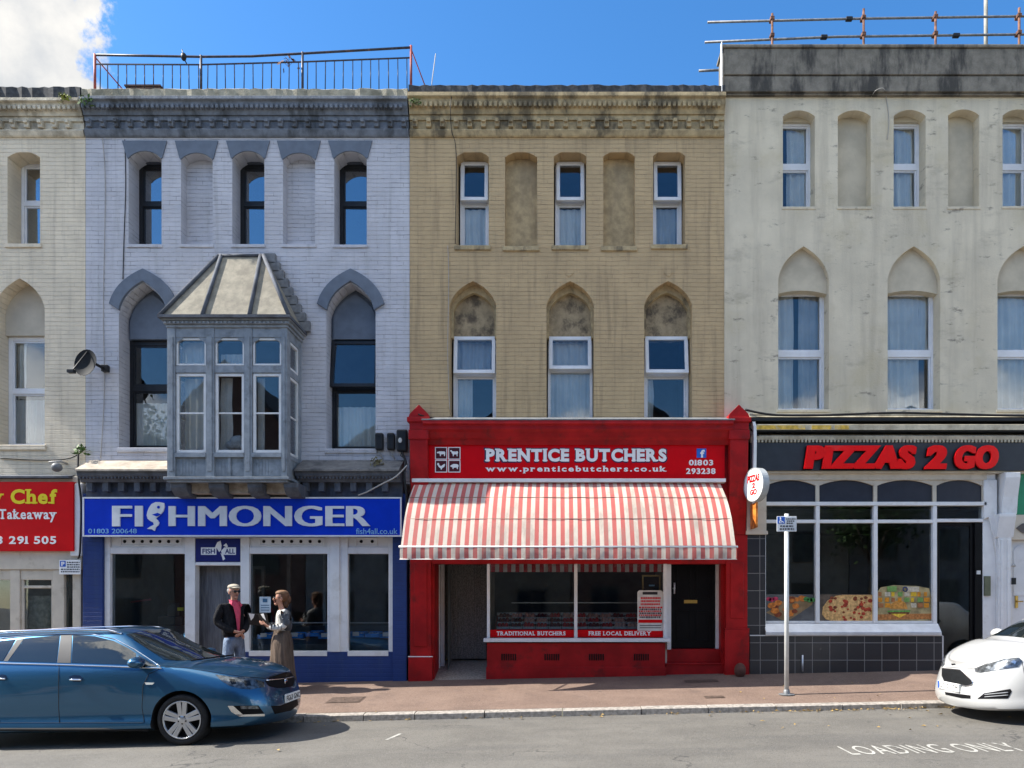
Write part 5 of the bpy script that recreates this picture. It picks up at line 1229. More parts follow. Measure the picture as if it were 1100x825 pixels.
# ------------------------------------------------------------------ pictures on the pizza shop glass
def disc(mb, px, py, r, y0, y1, n=10, sq=1.0, rot=0):
    mb.prism([(PX(px, y0)+r*math.cos(rot+2*math.pi*i/n)*(1+.12*math.sin(3*i)), PZ(py, y0)+r*sq*math.sin(rot+2*math.pi*i/n)) for i in range(n)], y0, y1)
def pizza_posters():
    rnd = random.Random(9); y = .012
    def cm(n, c, v=.35, s=25): return M(n, c, .5, var=v, scale=s)
    fried, dk = cm('fried chicken', (.50,.16,.03)), cm('dark food', (.20,.05,.02))
    s = thing('poster', 'window picture of fried chicken on a grey board', 'poster', (PX(850), y, PZ(667)))
    mb = MB(); mb.box(PX(822.5), PX(875), y, y+.006, PZ(667), PZ(638.5)); mb.build('sheet', cm('slate picture ground', (.10,.10,.10), .3, 4), s)
    mb = MB(); mb.prism(poly_px([(823,658),(850,640),(874,646),(872,650),(848,666),(840,666)], y), y-.002, y); mb.build('picture', cm('board picture', (.24,.16,.08), .3, 6), s)
    a, d, g, r = MB(), MB(), MB(), MB()
    for i in range(26):
        px, py = rnd.uniform(828, 866), rnd.uniform(642, 662)
        if py > 668-(px-846)*.45 or py < 652-(px-824)*.5: continue
        disc(a if i % 3 else d, px, py, rnd.uniform(.035, .075), y-.004-.0004*i, y-.002, 9, .75, i)
    for px in (826, 829, 833): disc(r, px, 643+rnd.uniform(0, 2), .05, y-.004, y-.002, 8, .7)
    for px in (866, 870, 873): disc(g, px, 642+rnd.uniform(0, 4), .05, y-.016, y-.002, 8, .8)
    a.build('picture', fried, s); d.build('picture', dk, s); g.build('picture', cm('salad green', (.05,.20,.05)), s); r.build('picture', cm('onion red', (.42,.03,.08)), s)
    s = thing('poster', 'window picture of a pepperoni pizza filling the middle pane', 'poster', (PX(908), y, PZ(667)))
    mb = MB(); mb.box(PX(880), PX(937), y, y+.006, PZ(667), PZ(638.5)); mb.build('sheet', cm('wood picture ground', (.10,.075,.055), .4, 6), s)
    mb = MB(); mb.prism(poly_px([(883,660),(884,652),(889,645),(898,640),(905,639),(937,639),(937,667),(893,667),(887,665)], y), y-.002, y); mb.build('picture', cm('pizza crust', (.55,.32,.12)), s)
    mb = MB(); mb.prism(poly_px([(887,657),(889,650),(895,644),(904,640.5),(937,640),(937,650),(921,655),(908,662),(899,659),(890,660)], y), y-.004, y-.002)
    mb.prism(poly_px([(903,667),(911,660),(924,654),(937,652),(937,667)], y), y-.004, y-.002); mb.build('picture', cm('cheese', (.60,.36,.14), .35, 18), s)
    a, d = MB(), MB()
    for i in range(46):
        px, py = rnd.uniform(889, 936), rnd.uniform(641, 666)
        if py > 658 and px < 905: continue
        disc(a if i % 3 else d, px, py, rnd.uniform(.018, .042), y-.006-.0002*i, y-.004, 9, .85, i)
    a.build('picture', cm('pepperoni', (.36,.045,.02)), s); d.build('picture', dk, s)
    s = thing('poster', 'window picture of a burger with boxes and bottles on a wooden board', 'poster', (PX(970), y, PZ(667)))
    mb = MB(); mb.prism(poly_px([(942.5,667),(1000.5,667),(1000.5,642),(998,632),(985,629.5),(960,628.5),(946,631),(942.5,636)], y), y, y+.006); mb.build('sheet', cm('pale picture ground', (.34,.27,.13), .5, 5), s)
    P = [('board', (.42,.17,.05), [(942.5,660),(1000.5,659),(1000.5,665),(942.5,666)]), ('bun', (.55,.25,.05), [(956,654),(957,649),(962,645.5),(968,645),(973,648),(975,654)]),
         ('salad', (.12,.30,.06), [(953,656),(978,655.5),(977,658),(954,658)]), ('patty', (.14,.05,.02), [(954,657.5),(977,657.5),(976,660),(955,660)]), ('cheese slice', (.75,.48,.05), [(957,659.3),(974,659.3),(966,663.5)])]
    for i, (n, c, pts) in enumerate(P):
        mb = MB(); mb.prism(poly_px(pts, y), y-.003-.001*i, y); mb.build('picture', cm(n+' picture', c), s)
    cols = [(.62,.25,.02), (.66,.42,.03), (.16,.30,.08), (.52,.46,.34), (.36,.14,.05)]
    mbs = [MB() for _ in cols]
    for i in range(24):
        px = 943.5+(i % 8)*7; py = 636+(i//8)*6
        if py > 644 and 953 < px < 976: continue
        mbs[rnd.randrange(5)].box(PX(px, y), PX(px+rnd.uniform(3, 6), y), y-.003-.0003*i, y, PZ(py+4.6, y), PZ(py, y))
    mbs[2].box(PX(953, y), PX(963, y), y-.012, y, PZ(635.5, y), PZ(629.8, y)); mbs[3].box(PX(974, y), PX(987, y), y-.013, y, PZ(635.8, y), PZ(630.2, y))
    for m, c, k in zip(mbs, cols, range(5)):
        if m.v: m.build('picture', cm('packaging picture %s' % 'abcde'[k], c, .2), s)
    mb = MB(); mb.lathe([(.028, -.018+y), (.045, -.018+y), (.045, -.014+y)], (PX(972, y), 0, PZ(633, y)), 'y', 16); mb.build('picture', M_NAVY, s)
pizza_posters()

# ------------------------------------------------------------------ inside the fish shop
def fish_inside():
    rnd = random.Random(21)
    s = thing('display_counter', 'low steel fish counter with ice and blue trays inside the fishmonger window', 'counter', (PX(330), .7, -.2))
    xa, xb = PX(272, .3), PX(430, .6)
    mb = MB(); mb.extr_x([(.2, -.3), (.2, PZ(692, .2)), (1.0, PZ(672, 1.0)), (1.0, -.3)], xa, xb); mb.build('body', M('counter steel', (.10,.12,.14), .4, metal=.4), s)
    mb = MB(); mb.tube([(xa, .5, PZ(669, .5)), (xb, .5, PZ(669, .5))], .012, 6); mb.build('rail', M_ALU, s)
    blu, ice, lab = M('blue crate', (.03,.22,.62), .4, var=.3), M('crushed ice', (.60,.72,.80), .4, var=.4, scale=40), M('yellow ticket', (.62,.55,.04), .5)
    for k in range(9):
        x = xa+.08+k*.27; y = .3+rnd.uniform(0, .12); z = PZ(689, .2)+(.35*(y-.2))
        t = thing('fish_tray', 'blue tray of ice and fish on the steel counter', 'tray', (x+.1, y+.1, z), 'fish trays on the counter')
        m = MB(); m.box(x, x+.23, y, y+.3, z, z+.015); m.box(x, x+.23, y-.012, y, z, z+.07); m.box(x, x+.23, y+.3, y+.312, z, z+.1); m.box(x-.012, x, y, y+.3, z, z+.08); m.box(x+.23, x+.242, y, y+.3, z, z+.08); m.build('tray', blu, t)
        m = MB()
        for q in range(9): m.ball((x+rnd.uniform(.03, .2), y+rnd.uniform(.04, .26), z+.05), rnd.uniform(.02, .05), rnd.uniform(.02, .06), .03, 5)
        m.build('ice', ice, t)
        if k % 2 == 0:
            m = MB(); m.box(x+.05, x+.16, y-.03, y-.022, z+.03, z+.10); tag(m.build('counter_card', M_WHITE), 'added white card brightening the counter in front of a blue fish tray', 'ticket', 'white cards added on the fish counter')  # cards added to brighten the dark shop window
    m = MB(); m.box(PX(301, .15), PX(313, .15), .14, .15, PZ(696, .15), PZ(688, .15)); tag(m.build('counter_card', lab), 'yellow ticket on the front of the fish counter', 'ticket')
    s = thing('display_counter', 'dark counter with scales inside the far left fishmonger window', 'counter', (PX(160), .8, -.3))
    m = MB(); m.box(PX(125, .6), PX(205, .6), .5, 1.3, -.3, PZ(672, .6)); m.build('body', M('dark counter', (.03,.035,.04), .5), s)
    m = MB(); m.box(PX(170, .6), PX(196, .6), .6, .9, PZ(672, .6)+.001, PZ(662, .6)); m.box(PX(176, .6), PX(190, .6), .7, .76, PZ(662, .6), PZ(648, .6)); m.build('scales', M_BLKPL, s, bevel=.01)
    m = MB(); m.box(PX(190.5, .55), PX(197, .55), .55, .56, PZ(656, .55), PZ(652.5, .55)); tag(m.build('counter_card', lab), 'yellow ticket standing on the dark counter', 'ticket')
    # notice stuck on the glass between the two people
    s = thing('notice', 'pale blue paper notice taped inside the fishmonger window beside the woman', 'notice', (PX(284.5), .012, PZ(658)))
    m = MB(); m.box(PX(278.5), PX(290.5), .010, .016, PZ(658), PZ(641)); m.build('sheet', M('pale blue paper', (.50,.60,.66), .6), s)
    m = MB(); m.box(PX(282), PX(287), .006, .01, PZ(647), PZ(643))
    for k in range(3): m.box(PX(280), PX(289), .006, .01, PZ(650.6+k*2.6), PZ(649.8+k*2.6))
    m.build('print', M('blue ink', (.05,.14,.25), .6), s)
    # white roller pole and inner door frames seen in the depth of the shop
    m = MB(); bar_frame(m, PX(270, 1.6), PX(284, 1.6), -.1, PZ(608, 1.6), .06, 1.6, 1.66); m.box(PX(308, 1.4), PX(312, 1.4), 1.4, 1.46, -.1, PZ(590, 1.4)); m.box(PX(347, 1.4), PX(350, 1.4), 1.4, 1.46, -.1, PZ(590, 1.4))
    tag(m.build('door_frame', M('dim white gloss', (.30,.31,.31), .5)), 'white inner door frame at the back of the fish shop', 'door frame')
    mb = MB(); x = PX(211.6, .2); i = 0
    while x < PX(259, .2):
        mb.box(x, x+.019, .20+.006*(i % 2), .206+.006*(i % 2), gz(PX(235), 0)+.03, PZ(606)); x += .0205; i += 1
    tag(mb.build('door_curtain', M('grey strip curtain', (.15,.155,.165), .5, var=.3, scale=22, stretch=(1,1,.12))), 'grey strip curtain hanging in the fishmonger doorway', 'door curtain')
    # slim pale red tube seen in the left window
    m = MB(); m.tube([(PX(125, 1.2), 1.2, PZ(649, 1.2)), (PX(168, 1.2), 1.0, PZ(644, 1.2))], .02, 6); tag(m.build('slim_tube', M('red rail', (.55,.13,.13), .4)), 'slim pale red tube in the far left fishmonger window', 'shelf rail')
    m = MB()
    for k in range(3): m.box(PX(885-k*9, 1.2), PX(1000, 1.2), 1.2, 2.0, .1, PZ(646-k*1, 1.2)-.02*k)
    tag(m.build('shop_counter', M('dark wood counter', (.035,.03,.03), .5)), 'dark counter at the back of the pizza shop', 'counter')
fish_inside()

# ------------------------------------------------------------------ roof railings, poles and chimney
def roof_rail():
    s = thing('roof_railing', 'dark iron railing with red corner posts on the lilac house roof', 'railing', (PX(270), .1, PZ(100)))
    y = -.02; posts = [(102, 59, M_RAILR), (216, 60.5, M_RAILB), (325, 57, M_RAILB), (441.5, 50, M_RAILR)]
    for px, py, m in posts:
        mb = MB(); x = PX(px, y); mb.tube([(x, y, PZ(101)), (x, y, PZ(py))], .022, 8)
        if m is M_RAILR: mb.tube([(x+.0, y, PZ(py)-.05), (x+(.5 if px < 300 else .35), .9, PZ(98))], .011, 6)
        mb.build('post', m, s)
    top = [(102, 59), (160, 60), (215, 61), (270, 60.5), (325, 57.5), (441.5, 51)]
    low = [(102, 69), (215, 69.5), (325, 66.5), (441.5, 62)]
    for nm, pts, r in (('top_rail', top, .019), ('lower_rail', low, .013), ('bottom_rail', [(102, 98.5), (441.5, 98.5)], .012)):
        mb = MB(); mb.tube([(PX(a, y), y, PZ(b, y)) for a, b in pts], r, 8); mb.build(nm, M_RAILB, s)
    first = None; n = 35; rnd = random.Random(2)
    mb = MB(); mb.tube([(0, 0, 0), (0, 0, 1)], .0085, 6); me = None
    for i in range(n):
        px = 102+339.5*(i+.5)/n
        zt = None
        for (a, b), (c, d) in zip(low, low[1:]):
            if a <= px <= c: zt = b+(d-b)*(px-a)/(c-a)
        x = PX(px, y)+rnd.uniform(-.012, .012)
        if first is None: first = mb.build('baluster', M_RAILB, s); o = first; off = wl(s)
        else: o = first.copy(); C.objects.link(o); o.parent = s
        base = Vector((0, 0, 0)) - off
        o.location = (x, y, PZ(98.5)); o.scale = (1, 1, PZ(zt, y)-PZ(98.5)); o.rotation_euler = (0, rnd.uniform(-.015, .015), 0)
    # mesh verts were shifted by the parent origin, so put them back
    for v in first.data.vertices: v.co += off
    for o in [q for q in s.children if q.name.startswith('baluster')]: o.location = Vector(o.location) - off
    s2 = thing('scaffold_railing', 'scaffold tube guard rail with rusty uprights above the concrete parapet', 'railing', (PX(930), .6, PZ(47)))
    y = .6
    for nm, pts in (('rail', [(760, 24), (925, 20), (1100, 17.5), (1220, 15)]), ('rail', [(757, 45.5), (900, 39.5), (1100, 37), (1220, 35)])):
        mb = MB(); mb.tube([(PX(a, y), y, PZ(b, y)) for a, b in pts], .020, 8); mb.build(nm, M_STEEL, s2)
    mb = MB(); mb.tube([(PX(754, y), y+.3, PZ(63.5, y)), (PX(790, y), y+.3, PZ(62, y))], .022, 8); mb.build('rail', M_STEEL, s2)
    for px, t in ((828.7, 17), (926.5, 12), (1003.5, 15), (1093, 11), (1180, 10)):
        mb = MB(); mb.tube([(PX(px, y), y-.05, PZ(80)), (PX(px, y), y-.05, PZ(t, y))], .022, 8)
        o = mb.build('upright', M_RUST, s2)
        for q in (21, 39): mb = MB(); mb.box(PX(px, y)-.038, PX(px, y)+.038, y-.08, y+.04, PZ(q+2+(926-px)*.012, y), PZ(q-2+(926-px)*.012, y)); mb.build('coupler', M_RUST, o, bevel=.012)
    for px, py in ((912, 20.5), (885, 40), (1027, 38.3)):
        mb = MB(); mb.box(PX(px, y)-.06, PX(px, y)+.06, y-.035, y+.035, PZ(py+1.9, y), PZ(py-1.9, y)); mb.build('coupler', M_BLKPL, s2, bevel=.012)
    mb = MB(); mb.tube([(PX(1059, 1.), 1., PZ(70)), (PX(1059, 1.), 1., PZ(-30, 1.))], .035, 8); tag(mb.build('flue_pole', M('pale flue pole', (.26,.25,.21), .6, var=.2)), 'tall pale pole rising behind the concrete parapet', 'pole')
    mb = MB(); mb.tube([(PX(463, .3), .3, PZ(104)), (PX(464, .3), .3, PZ(75)), (PX(468, .3), .3, PZ(44))], .008, 6); tag(mb.build('aerial', M_CABLEW), 'thin leaning aerial rod on the ochre house roof', 'aerial')
    s3 = thing('chimney_stack', 'low brown brick chimney stack behind the roof railing', 'chimney', (PX(157, 4), 4, PZ(110)))
    y = 4; mb = MB(); mb.box(PX(135, y), PX(172, y), y, y+.6, PZ(135), PZ(93, y)); mb.box(PX(134, y), PX(173, y), y-.03, y+.63, PZ(93, y)+.001, PZ(91.5, y)); mb.build('stack', M('brown brick', (.12,.075,.06), .8, var=.3, scale=12), s3)
    # bird-proof wires: one bent twig-like wire caught on the rail
    mb = MB(); x = PX(198); mb.ball((x, -.02, PZ(62)), .05, .05, .07, 6); mb.tube([(x, -.02, PZ(62)), (x-.03, -.02, PZ(54))], .008, 5); mb.tube([(x, -.02, PZ(64)), (x+.05, -.02, PZ(69))], .01, 5)
    tag(mb.build('rag', M_BLKPL), 'dark rag caught on the top rail of the roof railing', 'rag')
roof_rail()

# ------------------------------------------------------------------ fittings on the fronts
def fittings():
    y = -.42
    mb = MB()
    for px, py, rx, rz in ((256, 476, .15, .13), (264, 478, .10, .11), (249, 479, .10, .09)): mb.ball((PX(px, y), y, PZ(py, y)), rx, .12, rz, 10)
    tag(mb.build('cloth_bundle', M('white and blue cloth', (.55,.57,.58), .9, var=.3, scale=9, bmp=.3)), 'pale cloth bundle piled on the sill inside the bay window', 'cloth')
    # satellite dish
    y = -.35; c = Vector((PX(94, y), y, PZ(391, y)))
    s = thing('satellite_dish', 'dark grey satellite dish on a bracket between the cream and lilac houses', 'satellite dish', (PX(115), 0, PZ(397)))
    ax = Vector((-.12, -.97, .15)).normalized(); u = ax.cross(Vector((0,0,1))).normalized(); v = u.cross(ax).normalized()*-1
    mb = MB(); V = []; n = 20
    for i in range(6):
        r = i/5
        for k in range(n):
            q = 2*math.pi*k/n; V.append(c+u*(.20*r*math.cos(q))+v*(.235*r*math.sin(q))+ax*(.055*r*r))
    F = [(i*n+k, i*n+(k+1)%n, (i+1)*n+(k+1)%n, (i+1)*n+k) for i in range(5) for k in range(n)]
    mb.add(V, F, True); mb.add([p-ax*.008 for p in V], F, True); mb.build('dish', M('dark grey mesh dish', (.020,.022,.024), .7, var=.15, spec=.1), s, recalc=False)
    f = Vector((PX(77, -.72), -.72, PZ(399, -.72)))
    mb = MB(); mb.tube([c-v*.21+ax*.03, f], .013, 6); mb.box(f.x-.06, f.x+.05, f.y-.04, f.y+.04, f.z-.025, f.z+.03); mb.build('feed_arm', M_BLKPL, s, bevel=.006)
    w = Vector((PX(115), 0, PZ(397)))
    mb = MB(); mb.tube([c-ax*.01-v*.02, c-ax*.10-v*.08, w+Vector((-.02, -.06, 0))], .026, 8); mb.box(w.x-.06, w.x+.05, -.08, -.001, w.z-.05, w.z+.06); mb.build('bracket', M_BLKPL, s, bevel=.005)
    # three black junction boxes
    for i, (a, c_, t, bt, lab) in enumerate(((404.2, 412.8, 466, 484.5, 'slim black cable box, the one nearest the window'), (416.8, 425, 466, 484.5, 'slim black cable box in the middle of three'), (427, 438.6, 462.5, 486, 'largest black cable box with a pale sticker, beside the red pillar'))):
        s = thing('cable_box', lab, 'cable box', (PX((a+c_)/2), 0, PZ(bt)), 'cable boxes on the lilac wall')
        mb = MB(); mb.box(PX(a), PX(c_), -.11, -.002, PZ(bt), PZ(t)); o = mb.build('body', M_BLKPL, s, bevel=.03)
        if i == 2: mb = MB(); mb.ball((PX(431.3), -.112, PZ(474.5)), .035, .006, .045, 8); mb.build('sticker', M('pale sticker', (.6,.62,.6), .6), s)
        else: mb = MB(); mb.box(PX(a)+.015, PX(c_)-.015, -.118, -.109, PZ(t)-.06, PZ(t)-.045); mb.build('lid', M_BLKPL, s)
        mb = MB()
        for k in range(2): mb.tube([(PX((a+c_)/2)+k*.03-.015, -.05, PZ(bt)), (PX((a+c_)/2)+k*.05-.03, -.04, PZ(bt+4)), (PX((a+c_)/2)+.06, -.03, PZ(bt+8+k*2))], .008, 5)
        mb.build('lead', M_CABLEW if i < 2 else M_CABLE, s)
    # lamp / camera on the cream house
    s = thing('security_light', 'small round grey security light above the red takeaway sign', 'light', (PX(62), -.05, PZ(502)))
    mb = MB(); mb.ball((PX(61, -.2), -.2, PZ(502, -.2)), .085, .085, .08, 10); mb.build('housing', M('grey lamp housing', (.16,.165,.17), .5), s)
    mb = MB(); mb.tube([(PX(61), -.2, PZ(499)), (PX(70), -.12, PZ(497)), (PX(72), .02, PZ(498))], .02, 6); mb.build('bracket', M_CABLEW, s)
    # cables
    def cable(lab, pts, r=.009, m=M_CABLE, group='cables on the house fronts'):
        mb = MB(); P = [Vector((PX(a, y), y, PZ(b, y))) for a, b, y in pts]; Q = []
        for i in range(len(P)-1):
            p0, p1, p2, p3 = P[max(i-1,0)], P[i], P[i+1], P[min(i+2,len(P)-1)]
            for k in range(6):
                t = k/6; Q.append(.5*((2*p1)+(p2-p0)*t+(2*p0-5*p1+4*p2-p3)*t*t+(3*p1-p0-3*p2+p3)*t**3))
        Q.append(P[-1]); mb.tube(Q, r, 6); tag(mb.build('cable', m), lab, 'cable', group)
    cable('dark cable running down the left edge of the lilac wall', [(110,148,-.012),(113,200,-.012),(111,330,-.012),(112,420,-.012),(108,492,-.012)], .006, M_CABLEW)
    cable('dark cable running down beside the left upper lilac windows', [(134,150,-.012),(135,200,-.012),(133,262,-.012),(132,300,-.012)], .007)
    cable('black cable along the wall above the pizza sign gutter', [(800,440,-.10),(830,445.5,-.18),(880,446,-.18),(960,443.5,-.18),(1010,444.5,-.18),(1100,446.5,-.18),(1180,445.5,-.18)], .020)
    cable('black cable sagging from the red pillar cap to the pizza gutter', [(798,446,-.20),(804,455,-.20),(808,463,-.20),(815,468,-.20)], .014)
    cable('dark cable from the parapet down to the ochre wall', [(486,97,-.15),(484,115,-.21),(485,140,-.08),(490,165,-.015),(489,262,-.015)], .006)
    cable('thin cable dropping beside the ochre arched windows', [(481,264,-.014),(482,300,-.014),(481,380,-.014),(483,440,-.014)], .006, M_CABLEW)
    cable('grey cable drooping over the dark shop cornice right of the bay', [(437,500,-.35),(425,512,-.42),(410,520,-.42),(395,528,-.38),(385,532,-.3)], .012, M_CABLEW)
    cable('tangled black cable beside the red pillar cap', [(432,486,-.08),(436,498,-.25),(434,510,-.3),(437,535,-.3),(436,560,-.2)], .022)
    cable('black cable along the cornice at the red left pillar', [(445,441,-.05),(452,446,-.3),(470,450,-.02),(486,452,-.02)], .012)
    cable('loose grey wires at the foot of the cream wall', [(0,492,-.02),(40,494,-.03),(70,493,-.05),(84,488,-.1),(92,480,-.02)], .012)
    cable('black cable down the joint beside the red takeaway sign', [(84,488,-.1),(84,510,-.2),(87,540,-.2),(86,590,-.16),(84,600,-.1)], .016)
    cable('thin wire looped over the parapet of the rendered house', [(936,104,-.01),(941,97,-.13),(949,95,-.13),(952,104,-.02),(955,130,-.012),(953,150,-.012)], .006, M_CABLEW)
    # parking plate on the cream shopfront
    s = thing('parking_sign', 'white parking plate with a blue P square beside the red takeaway sign', 'sign', (PX(74.5), -.12, PZ(616)))
    y = -.12; mb = MB(); mb.box(PX(63.5, y), PX(86.5, y), y, y+.012, PZ(617, y), PZ(601.5, y)); mb.build('plate', M_WHITE, s, bevel=.004)
    mb = MB(); mb.box(PX(64.5, y), PX(70.6, y), y-.003, y, PZ(608.8, y), PZ(602.5, y)); mb.build('badge', M('parking blue', (.02,.10,.45), .4), s)
    sign_text(s, 'P', 66, 69.4, 603.5, 608, y-.003, M_WHITE, bold=.03, ex=.003)
    mb = MB(); rnd = random.Random(1)
    for r in range(5):
        x = 72 if r < 3 else 65.5
        while x < 85: w = rnd.uniform(1, 2.6); mb.box(PX(x, y), PX(min(85.5, x+w), y), y-.003, y, PZ(604.8+r*2.5, y), PZ(603.4+r*2.5, y)); x += w+.7
    mb.build('print', M('sign ink', (.06,.06,.07), .6), s)
    # loading sign on its post
    yp = -1.8; xp = PX(845, yp); zg = gz(xp, yp)
    s = thing('street_sign', 'blue and white loading plate on a thin galvanised post at the kerb', 'sign', (xp, yp, zg))
    mb = MB(); mb.tube([(xp, yp, zg-.05), (xp, yp, PZ(552, yp))], .034, 12); mb.build('post', M('pale painted post', (.56,.57,.55), .5, metal=.2, var=.1), s)
    mb = MB(); mb.lathe([(.0, .012), (.11, .010), (.12, .0)], (xp, yp, zg+.004), 'z', 16); mb.lathe([(.05, .01), (.045, .07), (.033, .08)], (xp, yp, zg), 'z', 12); mb.build('base_collar', M_STEEL, s)
    y = yp-.05; mb = MB(); mb.box(PX(834.5, y), PX(855.8, y), y, y+.008, PZ(571, y), PZ(554.5, y)); mb.build('plate', M('grey white plate', (.60,.62,.63), .4), s, bevel=.004)
    mb = MB(); mb.box(PX(835.3, y), PX(843, y), y-.003, y, PZ(562.5, y), PZ(555.3, y)); mb.build('badge', bpy.data.materials['parking blue'], s)
    mb = MB(); mb.ball((PX(838.5, y), y-.004, PZ(556.8, y)), .012, .003, .012, 6); mb.prism(poly_px([(837.6,558),(839,557.8),(839.4,559.5),(841,559.8),(842,561.6),(841.2,561.8),(840.3,560.5),(838.4,560.3)], y), y-.006, y-.003)
    mb.prism(poly_px([(837.6,559),(836.6,560.4),(837.4,561.9),(839.4,561.9),(840,561),(839.2,561.3),(837.9,561.2),(837.4,560.3)], y), y-.006, y-.003); mb.build('wheelchair_symbol', M_WHITE, s)
    mb = MB()
    for r, (a, c_) in enumerate(((844.5,854.5),(845.5,853.5),(845,852))):
        x = a
        while x < c_: w = rnd.uniform(1, 2); mb.box(PX(x, y), PX(min(c_, x+w), y), y-.003, y, PZ(558.2+r*2.3, y), PZ(556.8+r*2.3, y)); x += w+.6
    for r, (a, c_) in enumerate(((838,852),(837.5,853))):
        x = a
        while x < c_: w = rnd.uniform(1.5, 3); mb.box(PX(x, y), PX(min(c_, x+w), y), y-.003, y, PZ(566.2+r*3, y), PZ(564.4+r*3, y)); x += w+.8
    mb.build('print', bpy.data.materials['sign ink'], s)
    # rounded guard stone by the right-hand red pillar
    mb = MB(); xg = PX(795, -.3); zg = gz(xg, -.3); mb.ball((xg, -.3, zg+.10), .10, .10, .13, 12); tag(mb.build('guard_stone', M('brown guard stone', (.12,.05,.035), .7, var=.3)), 'rounded brown guard stone at the foot of the right red pillar', 'guard stone')
    # covers let into the pavement
    for lab, x, y, w, d in (('square metal cover in the sunny pavement in front of the blue car', PX(352, -1.6), -1.75, .52, .42), ('small metal cover near the kerb in front of the butcher door', PX(757, -1.9), -1.95, .30, .16), ('long drain cover in the shade below the butcher door', PX(735, -.6), -.75, .55, .2)):
        mb = MB(); h = .004
        def P(a, c_): return (x+a*w, y+c_*d, gz(x+a*w, y+c_*d)+h)
        mb.add([P(0,0), P(1,0), P(1,1), P(0,1)], [(0,1,2,3)])
        h = .008; mb.add([P(.05,.06), P(.95,.06), P(.95,.94), P(.05,.94)], [(0,1,2,3)])
        tag(mb.build('access_cover', M('worn cover iron', (.10,.07,.055), .7, metal=.2, var=.3, scale=20)), lab, 'cover', 'covers in the pavement')
fittings()

# ------------------------------------------------------------------ plants and litter
M_LEAFG = M('weed green', (.07,.13,.03), .6, var=.4, scale=20)
M_LEAFY = M('dry leaf', (.30,.20,.07), .7, var=.5, scale=25)
def weed(lab, px, py, y, size, n, mat=M_LEAFG):
    rnd = random.Random(int(px)); mb = MB(); o = Vector((PX(px, y), y, PZ(py, y)))
    for i in range(n):
        d = Vector((rnd.uniform(-1, 1), rnd.uniform(-1, .3), rnd.uniform(-.3, 1))).normalized()*size*rnd.uniform(.4, 1)
        p = o+d; u = Vector((rnd.uniform(-1,1), rnd.uniform(-1,1), rnd.uniform(-1,1))).normalized()*size*.28; w = d.cross(u).normalized()*size*.14
        mb.add([p-u, p+w, p+u, p-w], [(0,1,2,3)])
        if i % 3 == 0: mb.tube([o, p], .003, 4)
    tag(mb.build('weed', mat), lab, 'weed')
weed('yellow green weed on the parapet of the cream house', 71, 108, -.17, .13, 40, M('yellow weed', (.20,.22,.03), .6, var=.4))
weed('small weed at the joint of the cream and lilac parapets', 93, 112, -.2, .16, 26)
weed('green weed on the cornice at the joint of lilac and ochre houses', 446, 112, -.2, .12, 26)
weed('straggly weed in the railing near its middle post', 310, 72, .05, .20, 14, M_RUST)
weed('small weed at the foot of the cream wall beside the lilac ledge', 88, 486, -.08, .16, 26)
weed('dry moss on the broken ledge right of the bay window', 405, 499, -.25, .14, 30, M('dry moss', (.16,.14,.07), .8, var=.4))
def leaves():
    rnd = random.Random(8); mb = MB()
    for i in range(230):
        x = rnd.uniform(-5, 7.5); y = KERB-abs(rnd.gauss(0, .07))-.01 if rnd.random() < .8 else rnd.uniform(-4.6, -.8)
        if rnd.random() < .5: x = rnd.uniform(2.6, 6)
        s = rnd.uniform(.012, .038); a = rnd.uniform(0, 6.3); z = gz(x, y)+.008+rnd.uniform(0, .012)
        ca, sa = math.cos(a)*s, math.sin(a)*s
        mb.add([(x+ca, y+sa, z), (x-sa*.5, y+ca*.5, z+rnd.uniform(0, .015)), (x-ca, y-sa, z), (x+sa*.5, y-ca*.5, z+rnd.uniform(0, .02))], [(0,1,2,3)])
    tag(mb.build('fallen_leaves', M_LEAFY), 'dry leaves lying along the gutter', 'leaves', kind='stuff')
leaves()

